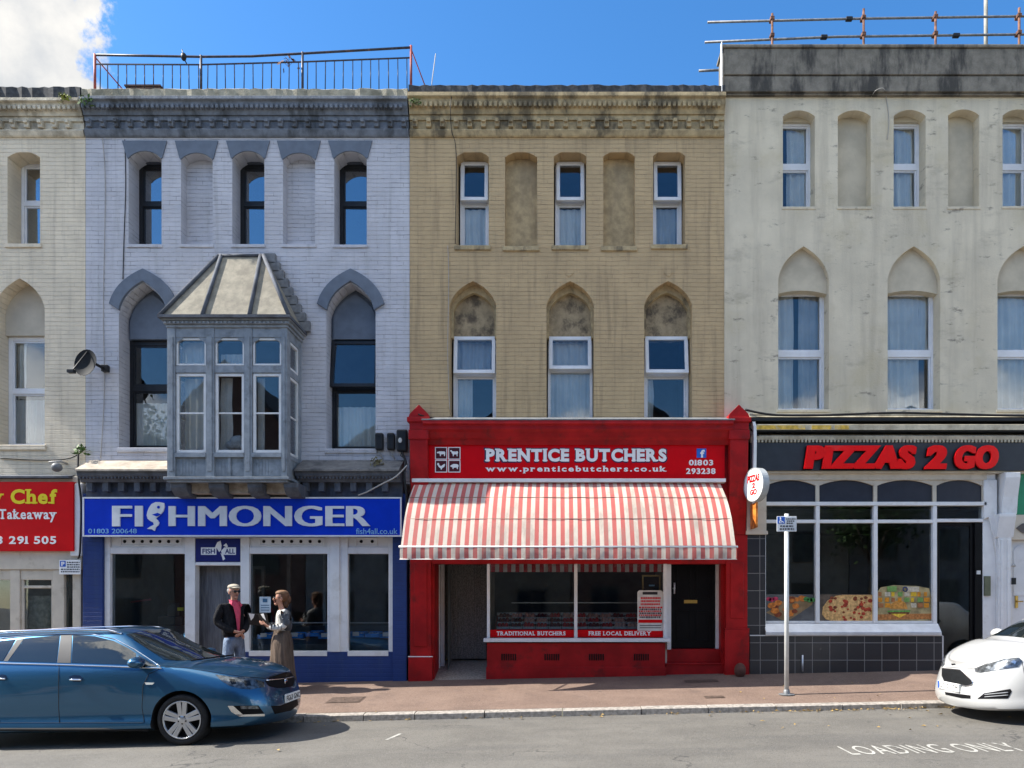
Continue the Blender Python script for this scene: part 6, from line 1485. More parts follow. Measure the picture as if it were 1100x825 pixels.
# ------------------------------------------------------------------ across the street (only mirrored in the glass)
def across():
    rnd = random.Random(31)
    cols = [(.30,.27,.22), (.20,.11,.085), (.33,.32,.30), (.24,.20,.15), (.16,.10,.08), (.36,.33,.27), (.22,.21,.20)]
    W = [7.2, 6.4, 6.8, 6.2, 7.0, 6.6, 7.0]; H = [8.4, 9.8, 8.2, 9.4, 9.0, 8.0, 8.6]; G = [2.2, 3.4, 2.4, 2.0, 2.6, 2.0, 2.4]
    nm = ['tan', 'tall red brick', 'grey', 'sandy', 'dark brick', 'cream', 'stone grey']
    x0 = -26.0
    for i in range(7):
        x1 = x0+W[i]; y = -23.5; g = gz(x0, -5); h = H[i]
        b = thing('gabled_house', nm[i]+' gabled house on the far side of the street, mirrored in the windows', 'house', ((x0+x1)/2, y, g))
        mb = MB(); xm = (x0+x1)/2
        mb.prism([(x0+.02, g-.5), (x1-.02, g-.5), (x1-.02, g+h), (xm, g+h+G[i]), (x0+.02, g+h)], y-7, y, [])
        mb.build('wall', M('far house wall '+'abcdefg'[i], cols[i], .8, var=.15, scale=2), b)
        mb = MB()
        for sx in (-1, 1):
            e = x0-.1 if sx < 0 else x1+.1; ez = g+h-.08
            mb.prism([(e, ez), (xm, g+h+G[i]+.02), (xm, g+h+G[i]+.2), (e, ez+.18)] if sx < 0 else [(xm, g+h+G[i]+.02), (e, ez), (e, ez+.18), (xm, g+h+G[i]+.2)], y-7.2, y+.35-.01*i)
        mb.build('roof', M('far slate roof', (.04,.043,.05), .7, var=.2), b)
        for fx in (.14, .58):
            for fz in (.9, 3.4, 6.4):
                if fz+1.6 > h: continue
                mb = MB(); gl = MB(); a = x0+W[i]*fx; bar_frame(mb, a, a+1.4, g+fz, g+fz+1.5, .09, y+.002, y+.06); mb.box(a+.66, a+.74, y+.004, y+.05, g+fz+.09, g+fz+1.41); gl.box(a+.09, a+1.31, y+.001, y+.02, g+fz+.09, g+fz+1.41)
                w = mb.build('window', M('far dark frame', (.10,.09,.08), .6), b); gl.build('pane', M('far window glass', (.03,.04,.05), .1), w)
        x0 = x1
    for k, (x, y, h, r) in enumerate(((-21.5, -22.0, 11.5, 2.6), (14.5, -21.5, 7.5, 2.4))):
        g = gz(x, -5)
        t = thing('street_tree', ('broad tall leafy tree', 'rounded leafy tree')[k]+' across the street, mirrored in the windows', 'tree', (x, y, g))
        mb = MB(); mb.tube([(x, y, g-.2), (x+.1, y, g+h*.4), (x-.1, y+.1, g+h*.7)], [.22, .16, .06], 8)
        for q in range(5): a = q*1.3; mb.tube([(x+.05, y, g+h*.4), (x+math.cos(a)*r*.7, y+math.sin(a)*r*.7, g+h*.75)], [.08, .02], 6)
        mb.build('trunk', M('bark', (.09,.07,.05), .9, var=.3), t)
        mb = MB()
        for q in range(4200):
            cl = q % 14; a = cl*2.4; cr = r*.62*math.sqrt(((cl*5) % 14)/14); cz = g+h*.62+((cl*3) % 7)/7*h*.36
            d = Vector((rnd.gauss(0, 1), rnd.gauss(0, 1), rnd.gauss(0, .8)))*r*.24
            p = Vector((x+cr*math.cos(a), y+cr*math.sin(a), cz))+d; u = Vector((rnd.uniform(-1,1), rnd.uniform(-1,1), rnd.uniform(-1,1))).normalized()*.12; w = u.cross(Vector((rnd.uniform(-1,1), rnd.uniform(-1,1), rnd.uniform(-1,1)))).normalized()*.07
            mb.add([p-u, p+w, p+u, p-w], [(0,1,2,3)])
        mb.build('crown', M('leaf green', (.05,.10,.025), .6, var=.4, scale=3), t, recalc=False)
across()
# ------------------------------------------------------------------ cars
def catmull(p0, p1, p2, p3, t):
    return [.5*((2*b)+(c-a)*t+(2*a-5*b+4*c-d)*t*t+(3*b-a-3*c+d)*t**3) for a, b, c, d in zip(p0, p1, p2, p3)]
def refine(seq, n, closed=False):
    out = []
    for i in range(len(seq)-1):
        p = [seq[max(i-1,0)], seq[i], seq[i+1], seq[min(i+2,len(seq)-1)]]
        for k in range(n): out.append(catmull(*p, k/n))
    out.append(list(seq[-1])); return out
def loft_body(stations, nt=5, nv=4):
    """stations from tail to nose; each a list of (x, y, z) from the sill to the roof centre line, for one half"""
    rows = []
    for s in stations: rows.append(refine([(s[0][0], 0, s[0][2])]+list(s), nv))
    cols = list(zip(*rows)); ref = [refine([list(p) for p in c], nt) for c in cols]
    grid = list(zip(*ref))                     # grid[t][v]
    V, F = [], []; nT, nV = len(grid), len(grid[0])
    for sg in (1, -1):
        o = len(V)
        for r in grid:
            for j, p in enumerate(r):
                y = max(0.0, p[1]); 
                if j == 0 or j == nV-1: y = 0
                V.append((p[0], sg*y, p[2]))
        for i in range(nT-1):
            for j in range(nV-1):
                q = [o+i*nV+j, o+(i+1)*nV+j, o+(i+1)*nV+j+1, o+i*nV+j+1]
                F.append(q if sg > 0 else q[::-1])
    return V, F
def body_object(name, stations, mats, parent, axles, arch_r, half):
    V, F = loft_body(stations)
    mb = MB(); mb.add(V, F, True); o = mb.build(name, mats, parent)
    me = o.data; bm = bmesh.new(); bm.from_mesh(me)
    bmesh.ops.remove_doubles(bm, verts=bm.verts, dist=2e-4); bmesh.ops.dissolve_degenerate(bm, edges=bm.edges, dist=1e-5); bmesh.ops.recalc_face_normals(bm, faces=bm.faces)
    bm.to_mesh(me); bm.free()
    cut = MB()
    for ax, az in axles:
        for sg in (1, -1):
            cut.lathe([(0, half*.62*sg), (arch_r, half*.62*sg), (arch_r, (half+.3)*sg), (0, (half+.3)*sg)], (ax, 0, az), 'y', 40)
    c = cut.build('cut', mats)
    for p in c.data.polygons: p.material_index = 1
    m = o.modifiers.new('b', 'BOOLEAN'); m.operation = 'DIFFERENCE'; m.object = c; m.solver = 'EXACT'
    dg = bpy.context.evaluated_depsgraph_get(); new = bpy.data.meshes.new_from_object(o.evaluated_get(dg))
    o.modifiers.clear(); bpy.data.objects.remove(c); o.data = new
    for p in new.polygons: p.use_smooth = True
    try: new.set_sharp_from_angle(angle=R(38))
    except Exception: pass
    return o
def car_paint(name, col, rough=.28, metal=.3):
    m, nt, b = new_mat(name)
    b.inputs['Base Color'].default_value = (*col, 1); b.inputs['Metallic'].default_value = metal; b.inputs['Roughness'].default_value = rough
    b.inputs['Coat Weight'].default_value = 1; b.inputs['Coat Roughness'].default_value = .04
    bump(nt, b, noise(nt, objvec(nt), 3, 2), .015, .05)
    return m
M_TYRE = M('tyre rubber', (.014,.014,.015), .75, var=.2, scale=20, bmp=.1)
M_ALLOY = M('alloy wheel', (.50,.51,.53), .3, metal=.8, var=.06)
M_ALLOYD = M('dark wheel well', (.012,.012,.013), .8)
M_CHROME = M('chrome trim', (.75,.76,.78), .12, metal=1, var=.03)
M_CARGLASS = M('tinted car glass', (.012,.016,.016), .03, var=.05, spec=.8, coat=.5)
M_SCREEN = glass_mat('windscreen glass', (.55,.66,.60), .06, .0, 1.4)
M_LAMPG = glass_mat('headlamp lens', (.9,.92,.93), .0, .0, .7)
M_LAMPIN = M('headlamp reflector', (.15,.155,.16), .2, metal=.6, var=.6, scale=22)
M_PLATE = M('number plate white', (.74,.74,.70), .4, var=.04)
M_GRILLE = M('black grille', (.006,.006,.007), .6, var=.3, scale=60, spec=.12)
M_CARIN = M('car interior', (.03,.03,.032), .8)

def cam_ray(px, py):
    return Vector(cam.location), Vector(((px-CX)/FPX, 1, (CY-py)/FPX)).normalized()
class Decal:
    """patches cut to outlines and laid on the car body"""
    def __init__(s, body, Mw):
        s.Mw, s.Mi = Mw, Mw.inverted()
        s.bvh = BVHTree.FromPolygons([v.co.copy() for v in body.data.vertices], [tuple(p.vertices) for p in body.data.polygons])
        s.co = s.Mi @ Vector(cam.location)
    def ray(s, px, py):
        o, d = cam_ray(px, py); return s.Mi @ o, (s.Mi.to_3x3() @ d).normalized()
    def hit(s, px, py, off=.0):
        o, d = s.ray(px, py); h, n, i, _ = s.bvh.ray_cast(o, d)
        if h is None:
            for k in range(1, 12):                # just off the silhouette: slide towards the body
                for a in range(8):
                    q = s.ray(px+k*.6*math.cos(a*.785), py+k*.6*math.sin(a*.785)); h, n, i, _ = s.bvh.ray_cast(*q)
                    if h is not None: break
                if h is not None: break
        if h is None: return None, None
        if n.dot(d) > 0: n = -n
        return h+n*off, n
    def patch(s, name, mats, parent, px, off=.004, cell=2.2, skirt=.010, mirror=False, ray=None, label=None):
        P = [Vector((p[0], p[1], 0)) for p in px]
        bm = bmesh.new(); vs = [bm.verts.new(p) for p in P]
        for t in tessellate_polygon([P]): 
            try: bm.faces.new([vs[i] for i in t])
            except ValueError: pass
        for _ in range(6):
            long = [e for e in bm.edges if e.calc_length() > cell]
            if not long: break
            bmesh.ops.subdivide_edges(bm, edges=long, cuts=1); bmesh.ops.triangulate(bm, faces=bm.faces)
        bad = []
        for v in bm.verts:
            h, n = (ray or s.hit)(v.co.x, v.co.y, off) if ray is None else ray(v.co.x, v.co.y, off)
            if h is None: bad.append(v)
            else: v.co = h; 
        bmesh.ops.delete(bm, geom=bad, context='VERTS')
        bm.normal_update()
        if skirt:
            be = [e for e in bm.edges if e.is_boundary]
            r = bmesh.ops.extrude_edge_only(bm, edges=be)
            nv = [g for g in r['geom'] if isinstance(g, bmesh.types.BMVert)]
            cen = Vector((0,0,0))
            for v in nv:
                # push the rim into the body
                loc, nn, i, dd = s.bvh.find_nearest(v.co)
                d = (loc-v.co)
                v.co = v.co + (d.normalized()*skirt if d.length > 1e-6 else Vector((0,0,-skirt)))
        if mirror:
            g = bm.copy(); me2 = bpy.data.meshes.new('x'); g.to_mesh(me2); g.free()
            o = len(bm.verts); bm.verts.ensure_lookup_table()
        bmesh.ops.recalc_face_normals(bm, faces=bm.faces)
        me = bpy.data.meshes.new(name); bm.to_mesh(me); bm.free()
        mats = mats if isinstance(mats, (list, tuple)) else [mats]
        for m in mats: me.materials.append(m)
        for p in me.polygons: p.use_smooth = True
        try: me.set_sharp_from_angle(angle=R(35))
        except Exception: pass
        ob = link(name, me, parent, 0, label)
        if mirror:
            m2 = me.copy()
            for v in m2.vertices: v.co.y = -v.co.y
            m2.flip_normals(); link(name, m2, parent, 0, label)
        return ob
    def line(s, name, mat, parent, pts, r=.004, off=.002, mirror=False, step=3):
        Q = []
        for (a, b), (c, d) in zip(pts, pts[1:]):
            n = max(1, int(math.hypot(c-a, d-b)/step))
            for k in range(n): Q.append((a+(c-a)*k/n, b+(d-b)*k/n))
        Q.append(pts[-1]); H = [s.hit(a, b, off)[0] for a, b in Q]; H = [h for h in H if h is not None]
        if len(H) < 2: return None
        mb = MB(); mb.tube(H, r, 6); ob = mb.build(name, mat, parent)
        if mirror:
            m2 = ob.data.copy()
            for v in m2.vertices: v.co.y = -v.co.y
            m2.flip_normals(); link(name, m2, parent)
        return ob

def wheel(parent, x, y, r, w, out, spokes=5):
    """out is -1 or 1: the side the rim faces"""
    t = MB(); h = w/2; y1 = y
    rr = r*.735
    t.lathe([(rr, -h*out*.9), (r*.93, -h*out), (r*.985, -h*out*.75), (r, -h*out*.45), (r, h*out*.45), (r*.985, h*out*.75), (r*.93, h*out), (rr*1.02, h*out*.93), (rr, h*out*.80)], (x, y, r), 'y', 48)
    ty = t.build('wheel', M_TYRE, parent)
    b = MB(); b.lathe([(rr*1.005, h*out*.90), (rr*.97, h*out*.92), (rr*.93, h*out*.80), (rr*.90, h*out*.2), (0, h*out*.15)], (x, y, r), 'y', 40); b.build('rim_barrel', M_ALLOYD, ty)
    rm = MB(); rm.lathe([(rr*1.0, h*out*.88), (rr*1.015, h*out*.99), (rr*.955, h*out*1.0), (rr*.93, h*out*.86)], (x, y, r), 'y', 48)
    for k in range(spokes):
        a = math.pi/2+2*math.pi*k/spokes
        for da in (-.11, .11):
            ca, sa = math.cos(a), math.sin(a); px_, pz_ = -sa, ca
            def pt(rad, side, yy): 
                c = rad*ca+side*px_, rad*sa+side*pz_
                return (x+c[0], y+yy*out, r+c[1])
            s0, s1 = da*.30, da*.62
            i0, i1, w0, w1 = rr*.16, rr*.96, .022*r/.3, .028*r/.3
            s0, s1 = (da/.11)*.020*r/.3, (da/.11)*.036*r/.3
            V = [pt(i0, s0-w0, h*.86), pt(i0, s0+w0, h*.86), pt(i1, s1+w1, h*.93), pt(i1, s1-w1, h*.93), pt(i0, s0-w0, h*.5), pt(i0, s0+w0, h*.5), pt(i1, s1+w1, h*.6), pt(i1, s1-w1, h*.6)]
            rm.add(V, [(0,1,2,3),(0,4,5,1),(1,5,6,2),(2,6,7,3),(3,7,4,0),(4,7,6,5)])
    rm.lathe([(0, h*out*.92), (rr*.16, h*out*.92), (rr*.24, h*out*.84), (rr*.24, h*out*.4)], (x, y, r), 'y', 24)
    rm.build('rim', M_ALLOY, ty, bevel=.003)
    nb = MB()
    for k in range(5): a = math.pi/2+.63+2*math.pi*k/5; nb.lathe([(0, h*out*.93), (.009, h*out*.93), (.009, h*out*.8)], (x+rr*.2*math.cos(a), y, r+rr*.2*math.sin(a)), 'y', 8)
    nb.build('wheel_bolt', M_ALLOYD, ty)
    return ty

def plate(dc, parent, px, body, off=.012):
    """number plate through four pixel corners (tl, tr, br, bl) on the bumper"""
    H = [dc.hit(a, b, off)[0] for a, b in px]
    c = sum(H, Vector())/4
    return H

def blue_car():
    t = thing('parked_car', 'metallic blue estate car with silver alloy wheel parked in front of the fishmonger', 'car', (0, 0, 0))
    K = 1.0
    st = [
     [(-3.66,0,.30),(-3.74,0,.45),(-3.73,0,.68),(-3.64,0,.93),(-3.42,0,1.24),(-3.38,0,1.31),(-3.34,0,1.33)],
     [(-3.62,.48,.30),(-3.70,.52,.45),(-3.69,.52,.68),(-3.60,.48,.93),(-3.40,.36,1.24),(-3.35,.22,1.315),(-3.3,0,1.335)],
     [(-3.45,.77,.27),(-3.50,.81,.45),(-3.48,.82,.68),(-3.42,.75,.93),(-3.25,.54,1.25),(-3.22,.33,1.33),(-3.2,0,1.35)],
     [(-2.69,.81,.20),(-2.69,.845,.40),(-2.69,.85,.66),(-2.69,.80,.95),(-2.69,.575,1.295),(-2.69,.36,1.365),(-2.69,0,1.385)],
     [(-1.9,.81,.19),(-1.9,.845,.38),(-1.9,.85,.66),(-1.9,.81,.955),(-1.9,.59,1.315),(-1.9,.37,1.385),(-1.9,0,1.405)],
     [(-1.25,.81,.19),(-1.25,.845,.38),(-1.25,.85,.66),(-1.25,.815,.955),(-1.22,.59,1.315),(-1.22,.37,1.385),(-1.22,0,1.405)],
     [(-.88,.81,.19),(-.88,.845,.38),(-.88,.85,.655),(-.88,.815,.95),(-.83,.585,1.305),(-.86,.36,1.375),(-.90,0,1.392)],
     [(-.56,.81,.19),(-.56,.845,.38),(-.56,.85,.65),(-.56,.81,.94),(-.55,.655,1.12),(-.46,.40,1.17),(-.42,0,1.185)],
     [(-.25,.81,.19),(-.25,.85,.38),(-.25,.855,.64),(-.26,.805,.915),(-.27,.72,.945),(-.04,.42,.985),(.05,0,.995)],
     [(.0,.805,.19),(.0,.852,.38),(.0,.86,.64),(.0,.80,.885),(.02,.70,.93),(.14,.40,.965),(.18,0,.978)],
     [(.33,.79,.19),(.33,.845,.37),(.33,.85,.62),(.33,.775,.83),(.33,.66,.885),(.40,.38,.925),(.43,0,.938)],
     [(.60,.73,.19),(.62,.79,.36),(.61,.79,.58),(.57,.72,.765),(.58,.59,.825),(.64,.35,.868),(.66,0,.88)],
     [(.78,.57,.19),(.82,.64,.35),(.80,.63,.55),(.74,.57,.72),(.745,.47,.77),(.79,.28,.81),(.80,0,.825)],
     [(.885,.32,.19),(.93,.36,.35),(.90,.355,.55),(.835,.34,.69),(.835,.28,.74),(.865,.17,.77),(.875,0,.785)],
     [(.92,0,.19),(.965,0,.35),(.94,0,.55),(.875,0,.67),(.88,0,.72),(.89,0,.755),(.895,0,.77)],
    ]
    st = [[(p[0]+.055*min(1, max(0, p[0]/.85))**1.5, p[1], p[2]) for p in r] for r in st]
    paint = car_paint('blue metallic paint', (.024,.105,.20), .34, .82)
    body = body_object('body', st, [paint, M_ALLOYD], t, [(0, .30), (-2.69, .30)], .355, .85)
    yc = -3.27; Mw = Matrix.Translation((-4.44, yc, gz(-4.44, -3.3))) @ Matrix.Rotation(-math.atan(.0225), 4, 'Y')
    dc = Decal(body, Mw)
    # glass
    for poly in ([(78.5,682.4),(102,683.6),(122,688.6),(138,696.5),(146,702),(146,714.2),(77,712.2)], [(27,685.8),(64.5,682.6),(60.5,711.8),(9.5,710.4)], [(-34,692),(17,687),(3,710),(-36,709)], [(149,704),(169,716.2),(149,715)]):
        dc.patch('side_window', M_CARGLASS, t, poly, .004, 4, .007, mirror=True)
    dc.patch('pillar_trim', M('grey pillar trim', (.05,.05,.052), .6, var=.1), t, [(65.5,682.2),(77.5,682.2),(76,712.4),(61.5,712)], .004, 5, .007, mirror=True)
    dc.patch('pillar_trim', bpy.data.materials['grey pillar trim'], t, [(18,687.4),(26,686),(8.5,710.4),(4,710.2)], .004, 5, .007, mirror=True)
    ws = dc.patch('windscreen', M_CARGLASS, t, [(135,681.8),(176,708.4),(190,709.6),(206,709),(226,706.4),(239,703.6),(222,692.5),(200,681.5),(180,675.8),(158,677)], .004, 5, .007)
    # belt chrome, roof rail
    dc.line('chrome_strip', M_CHROME, t, [(-60,710.6),(0,712.6),(64,714.2),(120,716),(174,718)], .009, .004, mirror=True)
    dc.line('chrome_strip', M_CHROME, t, [(-50,689),(0,686.2),(27,683.6),(64,681),(100,681.6),(124,686.6),(145,698),(172,716)], .007, .004, mirror=True)
    for sg in (-1, 1):
        mb = MB(); mb.tube([(-3.1, sg*.545, 1.30), (-2.9, sg*.545, 1.365), (-2.2, sg*.56, 1.39), (-1.4, sg*.565, 1.395), (-1.0, sg*.56, 1.375), (-.85, sg*.555, 1.33)], .017, 8); mb.build('roof_rail', M_CHROME, t)
    # shut lines and lamps
    for pts in ([(63.5,715),(63,735),(63,760),(64,776)], [(173,718),(160,724),(153.5,737),(152.5,760),(155,776)], [(-26,712),(-20,740),(-6,762),(0,775)], [(-10,776.5),(64,776.5),(155,776.5)]):
        dc.line('door_seam', M_ALLOYD, t, pts, .0035, .0005, mirror=True)
    dc.line('bonnet_seam', M_ALLOYD, t, [(177,716.6),(200,717.4),(232,722.5),(262,727),(285,728.6),(297,724)], .0035, .0005)
    hd = dc.patch('headlight', M_LAMPIN, t, [(231.5,725),(248,727.2),(267.6,728),(283.3,733),(284,738),(269,740.6),(258,739.6),(246.7,736.8),(238.4,732)], .003, 2.5, .008, mirror=True)
    dc.patch('headlight_lens', M_LAMPG, hd, [(231.5,725),(248,727.2),(267.6,728),(283.3,733),(284,738),(269,740.6),(258,739.6),(246.7,736.8),(238.4,732)], .010, 2.5, .008)
    dc.patch('lamp_unit', M_GRILLE, hd, [(246,729.6),(252,729.4),(254,734.6),(249,735.4)], .006, 2.5, .004); dc.patch('lamp_unit', M_GRILLE, hd, [(262,731),(268,731),(270,736.6),(263,736.8)], .006, 2.5, .004)
    gr = dc.patch('grille', M_GRILLE, t, [(284.6,731.6),(289,727.6),(299,724.4),(308,722),(314,722.6),(316.8,730),(314.5,737),(305,739),(297,739),(288.6,737)], .004, 2.5, .008)
    dc.line('chrome_strip', M_CHROME, gr, [(285.5,731.2),(297,729.6),(306,728.6),(315.5,727.4)], .008, .008)
    h, n = dc.hit(306.3, 732.6, .012)
    mb = MB(); mb.lathe([(.040, -.006), (.050, .0), (.040, .006)], (0,0,0), 'x', 24); mb.box(-.004, .004, -.05, .05, -.006, .006)
    mb.v = [tuple(Vector(p)+h) for p in mb.v]; mb.build('badge', M_CHROME, gr)
    dc.patch('lower_grille', M_GRILLE, t, [(291,758),(301,758),(319,751),(320.3,757),(312,763.4),(295,767)], .004, 2.5, .008)
    for sgn in (0,):
        fg = dc.patch('fog_recess', M_GRILLE, t, [(250.5,758.2),(277.4,757.8),(284,766.6),(260.7,767.8)], .003, 2.5, .006, mirror=True)
        dc.patch('fog_trim', M_CHROME, t, [(244.6,758.2),(250.5,758.2),(261,767.6),(284,766.8),(284,769.2),(257,769.8),(248.5,764.5)], .006, 2.0, .008, mirror=True)
        dc.patch('fog_lamp', M_LAMPIN, t, [(258,758.4),(276.5,758.4),(278,761.4),(259,761.6)], .007, 2.5, .006, mirror=True)
    dc.patch('indicator', M('pale repeater lens', (.6,.6,.55), .25), t, [(155.5,733),(166,733.4),(164,735.4),(157,735.6)], .006, 2.5, .008, mirror=True)
    for poly in ([(74,727),(79,725.2),(86,725.6),(89.5,729),(86,732.6),(79,732.4)], [(-3,726),(2,724.4),(6,725),(8,728),(5,731),(0,731)]):
        hp = dc.patch('handle_shade', M('handle shade blue', (.006,.022,.06), .3), t, poly, .002, 2.5, .004, mirror=True)  # flat patch, no hollow cut: the handle cup's shade put into the blue
        a = [(p[0]*.75+poly[0][0]*.25, p[1]*.5+poly[3][1]*.5+1) for p in poly]; dc.line('handle', M_CHROME, hp, [(poly[0][0]+2, poly[3][1]+1.2), (poly[3][0]-1, poly[3][1]+1.4)], .012, .016)
    dc.line('sill_strip', M_ALLOYD, t, [(-40,783.5),(60,783.6),(160,783.6)], .02, .0, mirror=True)
    # door mirrors
    for sg in (-1, 1):
        mb = MB(); mb.ball((-.47, sg*.93, 1.0), .085, .125, .068, 14); mb.v = [(p[0] if p[0] < -.40 else p[0]+.04*(p[0]+.40)/.05*.3, p[1], p[2]) for p in mb.v]
        m = mb.build('door_mirror', paint, t); mb = MB(); mb.tube([(-.47, sg*.80, .955), (-.47, sg*.90, .975)], .03, 8); mb.build('mirror_foot', M_GRILLE, m)
    # number plate
    H = [dc.hit(a, b, .014)[0] for a, b in ((300.6,746.2),(318.3,741.2),(318.8,748.2),(301.4,754.8))]
    xm = max(h.x for h in H)+.004; z0, z1 = .405, .510
    mb = MB(); mb.box(xm-.02, xm, -.255, .255, z0, z1); pl = mb.build('number_plate', M_PLATE, t, bevel=.003)
    tm = MB(); put_text(tm, glyph_mesh('FG63 GNC', .01, 0, 1.05), -.235, .235, z0+.018, z1-.018, 0, .002)
    mb = MB(); mb.add([(xm+.0005-p[1], p[0], p[2]) for p in tm.v], tm.f); mb.build('lettering', M_BLACK, pl, recalc=False)
    for (x, y, o) in ((0, -.745, -1), (0, .745, 1), (-2.69, -.745, -1), (-2.69, .745, 1)): wheel(t, x, y, .305, .20, o)
    mb = MB(); mb.tube([(.02, -.62, .992), (.16, -.2, 1.003), (.19, .15, 1.0)], .010, 6); mb.build('wiper', M_GRILLE, t)
    t.matrix_world = Mw
blue_car()

def white_car():
    t = thing('parked_car', 'white hatchback with swept headlights parked nose first at the right, by the pizza shop', 'car', (0, 0, 0))
    st = [
     [(-3.10,0,.30),(-3.16,0,.45),(-3.14,0,.70),(-3.02,0,.96),(-2.72,0,1.34),(-2.66,0,1.40),(-2.6,0,1.42)],
     [(-3.06,.48,.30),(-3.12,.52,.45),(-3.10,.52,.70),(-2.98,.48,.96),(-2.70,.36,1.34),(-2.64,.22,1.40),(-2.58,0,1.43)],
     [(-2.88,.77,.27),(-2.94,.81,.45),(-2.92,.82,.70),(-2.84,.74,.98),(-2.6,.52,1.34),(-2.55,.33,1.42),(-2.5,0,1.44)],
     [(-2.2,.80,.20),(-2.2,.835,.40),(-2.2,.84,.68),(-2.2,.79,.99),(-2.2,.56,1.37),(-2.2,.36,1.44),(-2.2,0,1.46)],
     [(-1.3,.80,.19),(-1.3,.835,.38),(-1.3,.84,.68),(-1.3,.80,.98),(-1.3,.57,1.385),(-1.3,.36,1.455),(-1.3,0,1.475)],
     [(-.75,.80,.19),(-.75,.835,.38),(-.75,.84,.67),(-.75,.80,.97),(-.78,.585,1.33),(-.75,.36,1.40),(-.75,0,1.42)],
     [(-.40,.80,.19),(-.40,.84,.38),(-.40,.845,.66),(-.40,.80,.955),(-.42,.66,1.13),(-.30,.40,1.20),(-.27,0,1.22)],
     [(-.10,.80,.19),(-.10,.84,.38),(-.10,.85,.65),(-.10,.80,.93),(-.13,.72,.965),(.10,.42,1.00),(.16,0,1.01)],
     [(.14,.79,.19),(.14,.84,.38),(.14,.85,.64),(.14,.79,.895),(.14,.69,.945),(.26,.40,.98),(.30,0,.99)],
     [(.38,.76,.19),(.39,.82,.37),(.38,.82,.61),(.36,.75,.83),(.37,.63,.885),(.43,.37,.92),(.46,0,.93)],
     [(.58,.67,.18),(.61,.72,.34),(.58,.71,.56),(.53,.66,.755),(.535,.54,.815),(.58,.33,.85),(.60,0,.862)],
     [(.73,.50,.17),(.77,.54,.31),(.72,.53,.53),(.65,.50,.70),(.65,.40,.75),(.685,.25,.785),(.695,0,.80)],
     [(.81,.27,.17),(.85,.29,.30),(.80,.29,.52),(.73,.28,.665),(.725,.22,.715),(.745,.14,.74),(.75,0,.755)],
     [(.835,0,.17),(.875,0,.30),(.83,0,.52),(.755,0,.655),(.755,0,.70),(.76,0,.725),(.765,0,.74)],
    ]
    paint = car_paint('white car paint', (.43,.43,.42), .4, .0)
    body = body_object('body', st, [paint, M_ALLOYD], t, [(0, .30), (-2.49, .30)], .35, .85)
    X0, yc = 5.90, -3.30
    Mw = Matrix.Translation((X0, yc, gz(X0-.2, yc))) @ Matrix.Rotation(-math.atan(.0225), 4, 'Y') @ Matrix.Rotation(math.pi, 4, 'Z')
    dc = Decal(body, Mw)
    def opp(p): return p
    hp = [(1047.6,718.9),(1057.3,714.9),(1080,708.4),(1094.5,706.8),(1098,710),(1093.3,716),(1074.7,719.3),(1053.3,722.7),(1048.2,722)]
    hd = dc.patch('headlight', M_LAMPIN, t, hp, .008, 1.6, .014, mirror=True)
    dc.patch('headlight_lens', M_LAMPG, hd, hp, .016, 1.6, .010)
    for a, b in ((1062,717.5), (1078,713.5), (1089,711.5)):
        dc.patch('lamp_unit', M('lamp reflector', (.62,.63,.64), .15, metal=.8), hd, [(a-3,b),(a,b-2.2),(a+3,b-.8),(a+1.5,b+2)], .011, 2.5, .003)
    gr = dc.patch('grille', M('hexagon mesh grille', (.008,.009,.010), .6, spec=.12, var=.5, scale=90), t, [(1012,718.5),(1031.3,720.3),(1045,732.8),(1043.8,735.2),(1037.3,736.4),(1014.5,732),(1011.8,726)], .004, 2.5, .008)
    dc.line('chrome_strip', M_CHROME, gr, [(1012.4,718),(1031.5,719.8),(1045.6,732.6),(1044.4,736),(1037.3,737.2),(1014.4,732.8)], .006, .006)
    dc.patch('lower_grille', M_GRILLE, t, [(1015.3,743.4),(1042.7,747),(1042.7,750.4),(1033.3,750),(1016,746.2)], .004, 2.5, .008)
    fr = dc.patch('fog_recess', M_GRILLE, t, [(1050,750.7),(1057.3,744.7),(1085.3,740),(1086.9,742.7),(1082.7,750.4)], .004, 2.5, .008, mirror=True)
    for k in (0, 1): dc.line('fog_slat', M('grey slat', (.25,.26,.27), .4), fr, [(1058,748.6-k*2.4),(1083,746.6-k*2.8)], .006, .006)
    dc.patch('badge', M_BLACK, t, [(1022,713.2),(1025.6,712.6),(1026.6,713.8),(1023,714.6)], .008, 2, .008)
    dc.line('bonnet_seam', M_ALLOYD, t, [(1016.5,716.6),(1030,717.4),(1047,718.2),(1062,712)], .003, .0005)
    dc.line('bumper_seam', M_ALLOYD, t, [(1098,711),(1100,722),(1103,735)], .003, .0005)
    # windscreen and side glass (off the picture to the right)
    def side(px, py, off):
        o, d = Vector((px, -3, py)), Vector((0, 1, 0)); h, n, i, _ = dc.bvh.ray_cast(o, d)
        return (h-d*off, n) if h else (None, None)
    def front(px, py, off):
        o, d = Vector((3, px, py)), Vector((-1, 0, -.35)).normalized(); o = Vector((0, px, py))-d*4; h, n, i, _ = dc.bvh.ray_cast(o, d)
        return (h-d*off, n) if h else (None, None)
    dc.patch('windscreen', M_CARGLASS, t, [(-.66,.99),(-.35,1.0),(.35,1.0),(.66,.99),(.50,1.30),(.3,1.345),(-.3,1.345),(-.50,1.30)], .004, .08, .007, ray=front)
    for poly in ([(-.22,.99),(-1.15,1.0),(-1.15,1.33),(-.80,1.31)], [(-1.22,1.0),(-2.1,1.02),(-1.95,1.30),(-1.22,1.33)]):
        dc.patch('side_window', M_CARGLASS, t, poly, .004, .08, .007, mirror=True, ray=side)
    xm = .862; z0, z1 = .37, .475
    H, n = dc.hit(1026, 738.5, .01)
